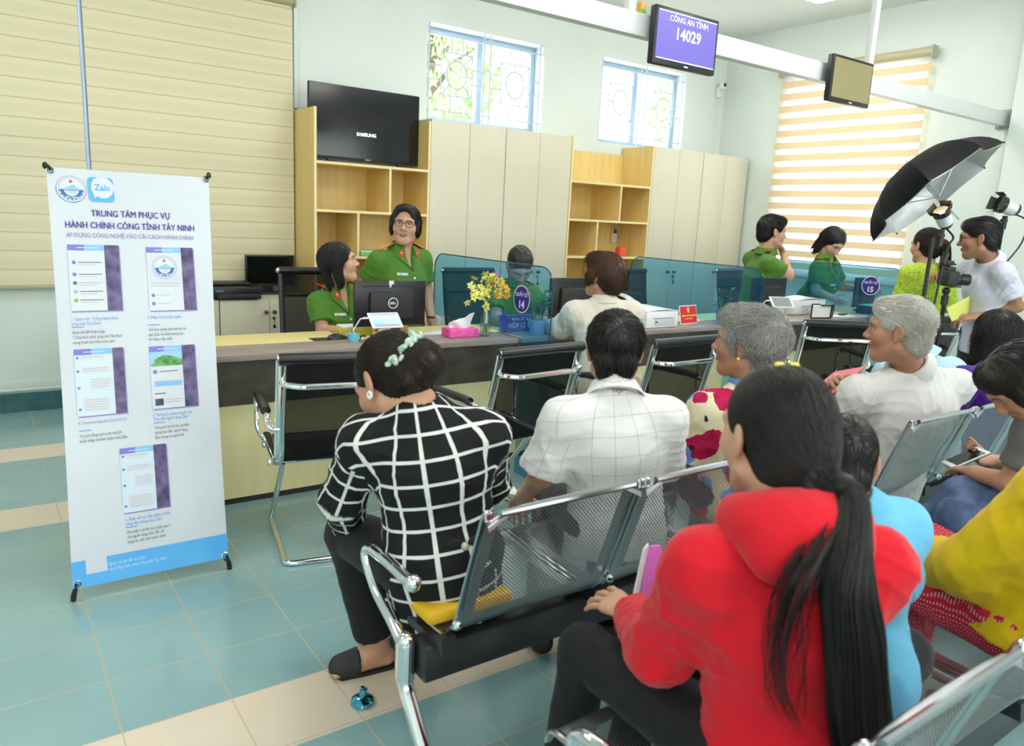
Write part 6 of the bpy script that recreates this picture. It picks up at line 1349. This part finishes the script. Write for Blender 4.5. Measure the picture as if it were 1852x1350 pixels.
# 18 photographer
LAV = check_cloth('lavender_shirt', srgb(208,208,218), srgb(190,190,208), .012, .5, .004, .002)
p18 = person('person in a pale lavender shirt and glasses working a camera on a monopod', {'head':(5.40,2.37,1.470),'N':(5.48,2.325,1.335),'shL':(5.415,2.20,1.262),'shR':(5.58,2.48,1.265),'C':(5.53,2.325,1.12),'P':(5.56,2.31,.84),'elL':(5.53,2.13,1.05),'wrL':(5.40,2.29,.965),'elR':(5.70,2.64,1.16),'wrR':(5.80,2.80,1.185)}, (24,-8), 1.08, SK4, ('short', HBLACK), g=1.02, gd=1.1, stand=True, top=dict(mat=LAV, uv=True, o=.018, sleeve='short', hem=.12, collar='shirt', res=.0075, flare=.022), bottom=dict(mat=DKT), hands={'L':dict(d=(-.5,.6,-.1), n=(-.2,-.2,1), curl=(.5,.7,.5), s=1.05),'R':dict(d=(-.6,-.1,.1), n=(.2,.4,1), curl=(.6,.8,.5))}, strand=dict(n=1200, len=.06, flow=flow_side, r=.0011), seed=181, fine=.003, lips=(.28,.12,.10)); glasses(p18, BLACK)
f = MB(); f.poly([(.815,1.995,.775),(.875,1.985,.765),(.885,1.99,.69),(.84,2.0,.70)], PAPER, (.001,.004,.001)); tag(f.build('paper_sheet'), 'white paper held by the person in the black and white grid blouse', 'paper')
f = MB(); f.box((2.462,4.315,.735), (.010,.065,.13), WHT, .004, rot=Euler((.15,0,0))); tag(f.build('mobile_phone'), 'white mobile phone in the lowered hand of the standing officer with glasses', 'phone')
# ================================================================== the information banner
bt = thing('banner_stand', (.49,2.96,0), 'tall white information banner on a black x stand before the counter end', 'banner')
_s, _c = .393/1.5477, 1.497/1.5477
_EO = 0.0
def BP(x, v, off=0.0):
    off += _EO; return Vector((x, 2.957+v*_s-off*_c, .055+v*_c+off*_s))
FAB = noisy('banner_vinyl', srgb(208,212,219), srgb(213,217,223), 3, rough=.38)
def bl(u, v): x0 = .205+.041*v/1.547; x1 = .753+.065*v/1.547; return x0+(x1-x0)*u
f = MB(); f.grid(lambda u, v: BP(bl(u, v*1.55)+.006*math.sin(PI*v)*(1 if u < .5 else -1)*abs(2*u-1), v*1.55, -.0015-.006*math.sin(PI*u)*math.sin(PI*v)*0), 12, 24, FAB, .0012); fab = f.build('fabric', bt)
BUP = (.03,_s,_c); Q = []
def rect(m, x0, x1, v0, v1, c, off=.0012): m.poly([BP(x0,v0,off), BP(x1,v0,off), BP(x1,v1,off), BP(x0,v1,off)], c)
def shx(v): return .041*(v-.8)/1.547
SKYB = noisy('banner_blue', srgb(74,168,236), srgb(96,184,242), 4, rough=.35)
f = MB(); f.poly([BP(.205,0,.001), BP(.753,0,.001), BP(.7565,.096,.001), BP(.2075,.096,.001)], SKYB); f.build('blue_band', fab, smooth=False)
def lines(m, items, c):
    for txt, x, v, size, al, w in items:
        m.text(txt, c, size, BP(x, v, .0018), (1,0,0), BUP, al, 0, width=w)
        if size > .03: m.text(txt, c, size, BP(x+.0011, v, .0018), (1,0,0), BUP, al, 0, width=w)
TT = mat('print_violet', (.10,.05,.36), .5); TT2 = mat('print_violet_light', (.27,.22,.50), .5); TB = mat('print_blue', (.16,.36,.80), .5); TG = mat('print_grey', (.16,.15,.17), .5)
f = MB(); lines(f, [('TRUNG TÂM PHỤC VỤ', .5165, 1.3725, .0345, 'CENTER', .275), ('HÀNH CHÍNH CÔNG TỈNH TÂY NINH', .5155, 1.3265, .0345, 'CENTER', .452)], TT); f.build('title', fab, smooth=False)
f = MB(); lines(f, [('ÁP DỤNG CÔNG NGHỆ VÀO CẢI CÁCH HÀNH CHÍNH', .5135, 1.291, .0245, 'CENTER', .446)], TT2); f.build('subtitle', fab, smooth=False)
for (x, v), blk in (((0.279, 0.952), (('1. Quan tâm “Cổng hành chính', .279, .979, .0165, 'LEFT', .155), ('công tỉnh Tây Ninh”', .279, .961, .0165, 'LEFT', .10),)),
    ((0.539, 0.951), (('2. Nộp hồ sơ trực tuyến', .540, .977, .0165, 'LEFT', .12),)),
    ((0.272, 0.568), (('4. Tra cứu trạng thái xử lý hồ sơ', .272, .593, .0165, 'LEFT', .158),)),
    ((0.525, 0.569), (('5. Thông tin tuyên truyền của', .525, .596, .0165, 'LEFT', .143), ('Tỉnh đến người dùng Zalo', .525, .579, .0165, 'LEFT', .125),)),
    ((0.396, 0.187), (('6. Phản ánh và tiếp nhận ý kiến', .396, .213, .0165, 'LEFT', .156), ('công dân thông qua Zalo', .396, .196, .0165, 'LEFT', .125),))):
    f = MB(); lines(f, list(blk), TB); rect(f, x, x+.041, v, v+.003, TB); f.build('heading', fab, smooth=False)
for blk in ((('Quét mã QR hoặc nhập', .279, .930, .0155, 'LEFT', .108), ('“Cổng hành chính công tỉnh Tây Ninh”', .279, .911, .0155, 'LEFT', .168), ('trong thanh tìm kiếm trên Zalo', .279, .892, .0155, 'LEFT', .138)),
    (('Gửi trực tuyến hình ảnh hồ sơ', .538, .929, .0155, 'LEFT', .136), ('qua Zalo và nhận thông báo', .537, .910, .0155, 'LEFT', .128), ('khi được tiếp nhận', .536, .891, .0155, 'LEFT', .085)),
    (('Tra cứu bằng cách quét mã QR', .272, .545, .0155, 'LEFT', .14), ('hoặc nhập mã biên nhận trên Zalo', .271, .526, .0155, 'LEFT', .158)),
    (('Thông tin các tin tức, sự kiện,', .527, .547, .0155, 'LEFT', .128), ('thông báo đến người dùng', .526, .528, .0155, 'LEFT', .118), ('Zalo trong và ngoài tỉnh', .525, .509, .0155, 'LEFT', .105)),
    (('Ghi nhận/ trả lời các ý kiến góp ý', .397, .165, .0155, 'LEFT', .152), ('của người dùng Zalo đối với', .396, .147, .0155, 'LEFT', .13), ('công tác cải cách hành chính', .396, .129, .0155, 'LEFT', .134))):
    f = MB(); lines(f, list(blk), TG); f.build('caption', fab, smooth=False)
f = MB(); lines(f, [('Quét mã QR để vào Zalo', .328, .0605, .0165, 'LEFT', .124), ('vào Cổng hành chính công tỉnh Tây Ninh', .327, .042, .0165, 'LEFT', .198)], mat('print_pale', (.62,.80,.95), .5)); rect(f, .254, .323, .044, .134, FAB, .0014); f.build('footer_text', fab, smooth=False)
def disc(m, x, v, r, c, off, n=36, ry=None): m.poly([BP(x+r*math.cos(a*2*PI/n), v+(ry or r)*math.sin(a*2*PI/n), off) for a in range(n)], c)
EMB = mat('emblem_blue', (.035,.16,.42), .5); EML = mat('emblem_light', (.25,.55,.80), .5); VIN = mat('print_white', (.68,.70,.74), .4)
def star(m, x, v, r, c, off): m.poly([BP(x+r*(1 if k % 2 == 0 else .4)*math.sin(k*PI/5), v+r*(1 if k % 2 == 0 else .4)*math.cos(k*PI/5), off) for k in range(10)], c)
def emblem(x, v, r, e=0):
    global _EO; _EO = e; f = MB(); disc(f, x, v, r, EMB, .0014); disc(f, x, v, r*.97, VIN, .0016); disc(f, x, v, r*.86, EMB, .0018); disc(f, x, v, r*.835, VIN, .002)
    f.poly([BP(x+r*.75*math.cos(PI+a*PI/16), v+r*.75*math.sin(PI+a*PI/16), .0022) for a in range(17)][::1]+[BP(x+r*.50*math.cos(2*PI-a*PI/16), v-.05*r+r*.48*math.sin(2*PI-a*PI/16), .0022) for a in range(17)], EMB)
    for k in range(9):
        a = PI*1.06+k*PI*.88/8; f.poly([BP(x+r*rr*math.cos(a+da), v+r*rr*math.sin(a+da), .0022) for rr, da in ((.74,-.06),(.74,.06),(.86,.05),(.86,-.05))], EMB)
    f.poly([BP(x-r*.6, v+.02*r, .0023), BP(x+r*.6, v+.02*r, .0023), BP(x+r*.35, v+.18*r, .0023), BP(x+r*.12, v+.36*r, .0023), BP(x-r*.1, v+.2*r, .0023), BP(x-r*.3, v+.14*r, .0023)], EML)
    for k in range(3): rect(f, x-r*.55+k*.01, x+r*.5-k*.006, v-r*(.1+.12*k), v-r*(.04+.12*k), EML if k else EMB, .0024)
    star(f, x, v+r*.58, r*.19, mat('star_red', (.75,.03,.03), .5), .0024); f.text('TÂY NINH', VIN, r*.21, BP(x, v-r*.70, .0026), (1,0,0), BUP, bold=.03)
    _EO = 0.0; return f
emblem(.3205, 1.4715, .0495).build('province_emblem', fab, smooth=False)
f = MB(); ZB = mat('logo_sky_blue', (.10,.42,.80), .4); r = .016
def rrect(x0, x1, v0, v1, r, off, n=6): return [BP(cx+r*math.cos(a0+k*PI/2/n), cv+r*math.sin(a0+k*PI/2/n), off) for cx, cv, a0 in ((x1-r,v1-r,0), (x0+r,v1-r,PI/2), (x0+r,v0+r,PI), (x1-r,v0+r,1.5*PI)) for k in range(n+1)]
f.poly(rrect(.376,.463,1.429,1.522,r,.0014), ZB)
f.poly([BP(.395+.0, 1.441, .0018), BP(.408, 1.452, .0018)]+[BP(.4245+.0385*math.cos(a), 1.483+.041*math.sin(a), .0018) for a in [(-2.0+k*(4.3)/24) for k in range(25)] if True][0:24]+[BP(.398,1.516,.0018),BP(.388,1.498,.0018),BP(.386,1.475,.0018),BP(.394,1.456,.0018)], VIN)
f.text('Zalo', ZB, .033, BP(.4245, 1.472, .0022), (1,0,0), BUP, bold=.03, width=.055); f.build('speech_bubble_logo', fab, smooth=False)
PHV = noisy('photo_violet', (.04,.03,.09), (.22,.16,.34), 28, rough=.5, lo=.3, hi=.75); HB1 = mat('header_violet', (.20,.20,.62), .5); HB2 = mat('header_blue', (.25,.52,.85), .5); LST = mat('print_line', (.45,.46,.52), .5); SHAD = mat('frame_violet', (.28,.22,.48), .5); PALEB = mat('panel_pale', (.66,.76,.86), .5)
def shot(x0, x1, v0, v1, xs, kind):
    f = MB(); w = x1-x0; sk = .006; m_ = lambda x, v: x+(v-v1)*.026
    def rc(a, b, c, d, mm, off): f.poly([BP(m_(a,c),c,off), BP(m_(b,c),c,off), BP(m_(b,d),d,off), BP(m_(a,d),d,off)], mm)
    rc(x0+.003, x1+.004, v0-.004, v1-.004, SHAD, .0010); rc(x0, x1, v0, v1, VIN if kind in (0,1,3) else PALEB, .0013); rc(xs, x1, v0, v1, PHV, .0017)
    rc(x0, x0+(xs-x0)*.45, v1-.022, v1, HB1, .0017); rc(x0+(xs-x0)*.45, xs, v1-.022, v1, HB2, .0017); rc(x0+.03, x0+.10, v1-.013, v1-.010, VIN, .002)
    H = v1-v0
    if kind == 0:
        for k, q in enumerate((.27,.45,.58,.71,.84)):
            c = (HB1,HB1,mat('avatar_green',(.08,.2,.12),.5),LST,GREENP)[k]; disc(f, m_(x0+.018,v1-q*H), v1-q*H, .007, c, .002, 16); rc(x0+.032, xs-.012, v1-q*H-.001, v1-q*H+.002, TG if k != 2 else LST, .002); rc(x0+.032, xs-.03, v1-q*H-.009, v1-q*H-.007, LST, .002)
    elif kind == 1:
        rc(x0+.006, xs-.006, v1-.03-.112, v1-.03, FAB, .002)
        for q in (.58,.62): rc(x0+.008, xs-.012, v1-q*H, v1-q*H+.003, LST, .002)
        for q in (.76,.89): disc(f, m_(x0+.016,v1-q*H), v1-q*H, .007, HB1, .002, 16); rc(x0+.03, x0+.075, v1-q*H-.001, v1-q*H+.0015, LST, .002)
    elif kind == 3:
        GRN = noisy('photo_meadow', (.03,.2,.05), (.25,.55,.15), 30, rough=.5); rc(x0, xs, v1-.078, v1-.022, mat('photo_sky', (.35,.6,.85), .5), .0018); f.poly([BP(m_(x0,v1-.07), v1-.078, .0021), BP(m_(xs,v1-.07), v1-.078, .0021), BP(m_(xs,v1-.05), v1-.055, .0021), BP(m_(x0+.08,v1-.04), v1-.04, .0021), BP(m_(x0+.05,v1-.04), v1-.036, .0021), BP(m_(x0+.02,v1-.05), v1-.05, .0021)], GRN)
        disc(f, m_(x0+.016,v1-.1), v1-.1, .008, HB1, .002, 16); rc(x0+.032, xs-.02, v1-.101, v1-.098, TG, .002); rc(x0+.012, xs-.006, v1-.157, v1-.137, HB2, .002); rc(x0+.01, x0+.05, v1-.187, v1-.183, TG, .002); rc(x0+.01, x0+.04, v1-.232, v1-.205, PHV, .002); rc(x0+.045, xs-.01, v1-.212, v1-.209, LST, .002); rc(x0+.045, xs-.015, v1-.222, v1-.219, LST, .002)
    else:
        for k, (a, b, c, d) in enumerate(((.02,.10,.10,.17), (.02,.115,.27,.37), (.045,.12,.44,.62), (.02,.11,.74,.94))):
            rc(x0+a, min(x0+b, xs-.006), v1-d*H, v1-c*H, VIN, .0018)
            for q in range(int((d-c)*H/.009)): rc(x0+a+.005, min(x0+b, xs-.006)-.008, v1-c*H-.007-.009*q, v1-c*H-.005-.009*q, LST, .0021)
            disc(f, m_(x0+.010,v1-d*H), v1-d*H+.01, .005, HB1, .002, 14)
    f.build('screenshot', fab, smooth=False)
shot(.290, .460, 1.014, 1.263, .411, 0); shot(.556, .728, 1.008, 1.258, .683, 1); shot(.279, .443, .622, .871, .406, 2); shot(.534, .700, .624, .868, .652, 3); shot(.399, .561, .243, .487, .516, 2)
emblem(.617, 1.178, .045, .0012).build('province_emblem', fab, smooth=False)
f = MB(); CY = mat('print_cyan', (.35,.75,.85), .5)
for x, v, r_ in ((.60,.165,.005),(.66,.235,.004),(.70,.24,.003),(.71,.33,.003),(.63,.16,.002),(.655,.232,.002)): disc(f, x, v, r_, CY, .0018, 12)
f.build('dot_pattern', fab, smooth=False)
for (x, v, sx) in ((.222,.016,-1), (.742,.010,1), (.258,1.538,-1), (.806,1.543,1)):
    f = MB(); p = BP(x, v, .002); f.tube([BP(x+.011*math.cos(a*PI/8), v+.011*math.sin(a*PI/8), .002) for a in range(16)], .003, CHROME, 6, closed=True); g = f.build('eyelet', fab)
    f = MB()
    if v < .5: f.tube([p+Vector((0,-.006,0)), p+Vector((sx*.004,-.014,.006)), p+Vector((sx*.010,-.012,-.018))], .004, BLACK, 8); f.tube([p+Vector((sx*.008,-.004,-.016)), p+Vector((sx*.014,.0,-.040)), p+Vector((sx*.016,.004,-.062))], [.008,.010,.010], BLACK, 10)
    else: f.tube([p+Vector((0,-.006,0)), p+Vector((sx*.004,-.012,.012)), p+Vector((sx*.012,.0,.022)), p+Vector((sx*.012,.014,.012))], .005, BLACK, 8); f.ball(p+Vector((sx*.014,.010,.016)), .010, BLACK, 10, (1,1,1.4))
    f.build('hook' if v > .5 else 'foot', bt)
f = MB(); mid = Vector((.50,3.21,.75))
for a in (Vector((.215,2.985,.03)), Vector((.75,2.985,.03)), Vector((.265,3.36,1.545)), Vector((.805,3.36,1.545)), Vector((.51,3.55,.01))): f.tube([mid, a], .006, BLACK, 8)
f.ball(mid, .03, BLACK, 12); f.build('x_frame', bt)
# ================================================================== studio lights, umbrella, camera
def tripod(t, x, y, z, r=.011):
    f = MB(); f.tube([(x,y,.35), (x,y,z*.6)], r*1.25, BLACKM, 12); f.tube([(x,y,z*.6), (x,y,z)], r, BLACKM, 12); f.cyl((x,y,z*.6-.03), (x,y,z*.6+.02), r*2, BLACK, n=12); f.build('pole', t)
    for k in range(3):
        a = k*2*PI/3+.5; f = MB(); f.tube([(x,y,.75), (x+.42*math.cos(a), y+.42*math.sin(a), .015)], .009, BLACKM, 8); f.tube([(x,y,.38), (x+.22*math.cos(a), y+.22*math.sin(a), .36)], .006, BLACKM, 6); f.build('leg', t)
def redhead(t, c, axis, lit, sc=.85):
    q = Vector(axis).normalized().to_track_quat('Z', 'Y').to_matrix().to_4x4(); T = Matrix.Translation(c) @ q @ Matrix.Scale(sc, 4)
    SIL = mat('lamp_silver', (.70,.70,.68), .35, .3)
    f = MB(); f.lathe([(.001,-.075),(.05,-.075),(.062,-.06),(.064,.03),(.058,.035),(.001,.035)], SIL, n=24, M=T); h = f.build('lamp_body', t)
    f = MB(); f.lathe([(.058,.03),(.07,.032),(.072,.075),(.062,.078),(.058,.04)], BLACK, n=24, M=T); f.build('front_ring', h)
    for k in range(4):
        Z = T @ Matrix.Rotation(k*PI/2, 4, 'Z'); f = MB(); f.poly([Z @ Vector(p) for p in ((-.05,.068,.07),(.05,.068,.07),(.055,.085,.115),(-.055,.085,.115))], BLACKM, (Z.to_3x3() @ Vector((0,.002,-.002)))); f.build('barn_door', h, smooth=False)
    f = MB()
    for k in range(5): f.box(T @ Vector((0,0,-.055+.018*k)), (.004,.004,.004), BLACK)
    f.lathe([(.001,-.10),(.04,-.10),(.052,-.085),(.052,-.072),(.001,-.072)], BLACKM, n=20, M=T); f.build('rear_cap', h)
    f = MB(); f.lathe([(.001,.037),(.056,.037)], mat('lamp_glow' if lit else 'lamp_dark_glass', (.9,.8,.6), .3, emit=(1,.72,.35) if lit else None, estr=22), n=20, M=T); f.build('bulb_glass', h)
    f = MB(); f.box(Vector(c)+Vector((0,0,-.095)), (.03,.03,.06), BLACKM, .006); f.cyl(Vector(c)+Vector((-.045,0,-.10)), Vector(c)+Vector((.03,0,-.10)), .012, BLACK, n=10); f.cyl(Vector(c)+Vector((0,0,-.16)), Vector(c)+Vector((0,0,-.10)), .018, BLACK, n=12); f.build('bracket', t)
t = thing('studio_light', (4.475,2.21,0), 'lit studio lamp on a black stand below the umbrella', 'studio light'); tripod(t, 4.475, 2.21, 1.46); redhead(t, (4.525,2.195,1.575), (-.60,.10,.70), True, .66)
f = MB(); f.tube(smooth_path([(4.53,2.19,1.53),(4.60,2.16,1.47),(4.585,2.17,1.42),(4.575,2.18,1.30),(4.56,2.19,1.02),(4.50,2.20,.6),(4.48,2.21,.3)], 6), .006, BLACK, 8); f.box((4.578,2.18,1.345), (.03,.03,.075), BLACK, .006, rot=Euler((0,.4,0))); f.build('cord', t)
t = thing('studio_light', (6.02,2.50,0), 'unlit studio lamp on a stand behind the head of the photographer', 'studio light'); tripod(t, 6.02, 2.50, 1.56); redhead(t, (6.03,2.50,1.705), (-.72,.52,.25), False)
f = MB(); f.tube(smooth_path([(6.07,2.47,1.66),(6.18,2.42,1.61),(6.17,2.42,1.46),(6.08,2.48,1.28)], 6), .006, BLACK, 8); f.build('cord', t)
t = thing('photo_umbrella', (4.80,2.34,1.73), 'black studio umbrella with a silver lining fixed above the lamps', 'umbrella')
UB = cloth('umbrella_black', (.008,.008,.009), .75, sheen=.0); US = mat('umbrella_silver', (.62,.62,.60), .35, .35)
ax_ = Vector((-0.180,0.682,0.706)).normalized(); q = ax_.to_track_quat('Z', 'Y').to_matrix().to_4x4(); UT_ = Matrix.Translation((4.76,2.37,1.715)) @ q @ Matrix.Rotation(R(9), 4, 'Z'); RAD, HT = .425, .25
def dome(a, t_, rad=RAD, ht=HT): r_ = rad*math.sin(t_*PI/2*.92)/math.sin(PI/2*.92); return Vector((r_*math.cos(a), r_*math.sin(a), ht*(math.cos(t_*PI/2*.98))))
for k in range(8):
    a0, a1 = k*PI/4, (k+1)*PI/4
    def pan(u, v, e=0, sc=1.0):
        p = dome(a0, v)*(1-u)+dome(a1, v)*u; s_ = 1-.10*4*u*(1-u)*v**2+.05*4*u*(1-u)*(1-v); return UT_ @ (Vector((p.x*s_*sc, p.y*s_*sc, p.z))+Vector((0,0,e)))
    f = MB(); f.grid(lambda u, v: pan(u, v), 8, 10, UB); o = f.build('panel', t, angle=80)
    f = MB(); f.grid(lambda u, v: pan(1-u, v, -.004, .985), 8, 10, US); f.build('lining', o, angle=80)
    f = MB(); f.tube([UT_ @ (dome(a0, v/8)+Vector((0,0,-.007))) for v in range(9)], .0025, BLACK, 6); f.tube([UT_ @ (dome(a0, .55)+Vector((0,0,-.007))), UT_ @ Vector((0,0,-.02))], .002, STEEL, 6); f.ball(UT_ @ dome(a0, 1.0), .006, BLACK, 8); f.build('rib', t)
f = MB(); f.cyl(UT_ @ Vector((0,0,HT+.03)), UT_ @ Vector((0,0,-.20)), .004, STEEL, n=8); f.build('shaft', t)
# camera on a monopod
t = thing('photo_camera', (5.25,2.455,0), 'black photo camera on a monopod before the photographer', 'camera'); cx = Vector((5.25,2.455,1.205)); rgt = Vector((.81,-.58,0)); fwd = Vector((.58,.81,0))
Rm = Matrix(((rgt.x,fwd.x,0,cx.x),(rgt.y,fwd.y,0,cx.y),(0,0,1,cx.z),(0,0,0,1)))
f = MB(); f.box((0,0,0), (.075,.135,.10), BLACKM, .012); f.box((0,0,.06), (.06,.06,.035), BLACKM, .01); f.v = [Rm @ p for p in f.v]; f.build('camera_body', t)
f = MB(); f.tube([(.035,0,-.005),(.07,0,-.005),(.075,0,-.005),(.135,0,-.005)], [.034,.034,.038,.038], BLACK, 20); f.v = [Rm @ p for p in f.v]; f.build('lens', t)
f = MB(); f.tube([(.02,-.03,.09),(.0,0,.105),(.0,.03,.10)], .006, BLACK, 6); f.box((-.01,0,.10), (.05,.045,.03), BLACKM, .006); f.v = [Rm @ p for p in f.v]; f.build('flash_shoe', t)
f = MB(); f.cyl((cx.x,cx.y,.0), (cx.x,cx.y,1.10), .013, BLACK, n=12); f.ball((cx.x,cx.y,1.12), .026, BLACK, 12); f.cyl((cx.x,cx.y,1.03), (cx.x,cx.y,1.09), .022, BLACKM, n=12); f.build('monopod', t)
YPAP = mat('yellow_paper', srgb(222,226,120), .7)
f = MB(); f.poly([(5.15,2.39,1.018),(5.44,2.37,1.105),(5.555,2.37,1.00),(5.255,2.39,.925)], YPAP, (.001,-.002,.001)); tag(f.build('paper_sheet'), 'pale yellow paper held low by the photographer', 'paper')
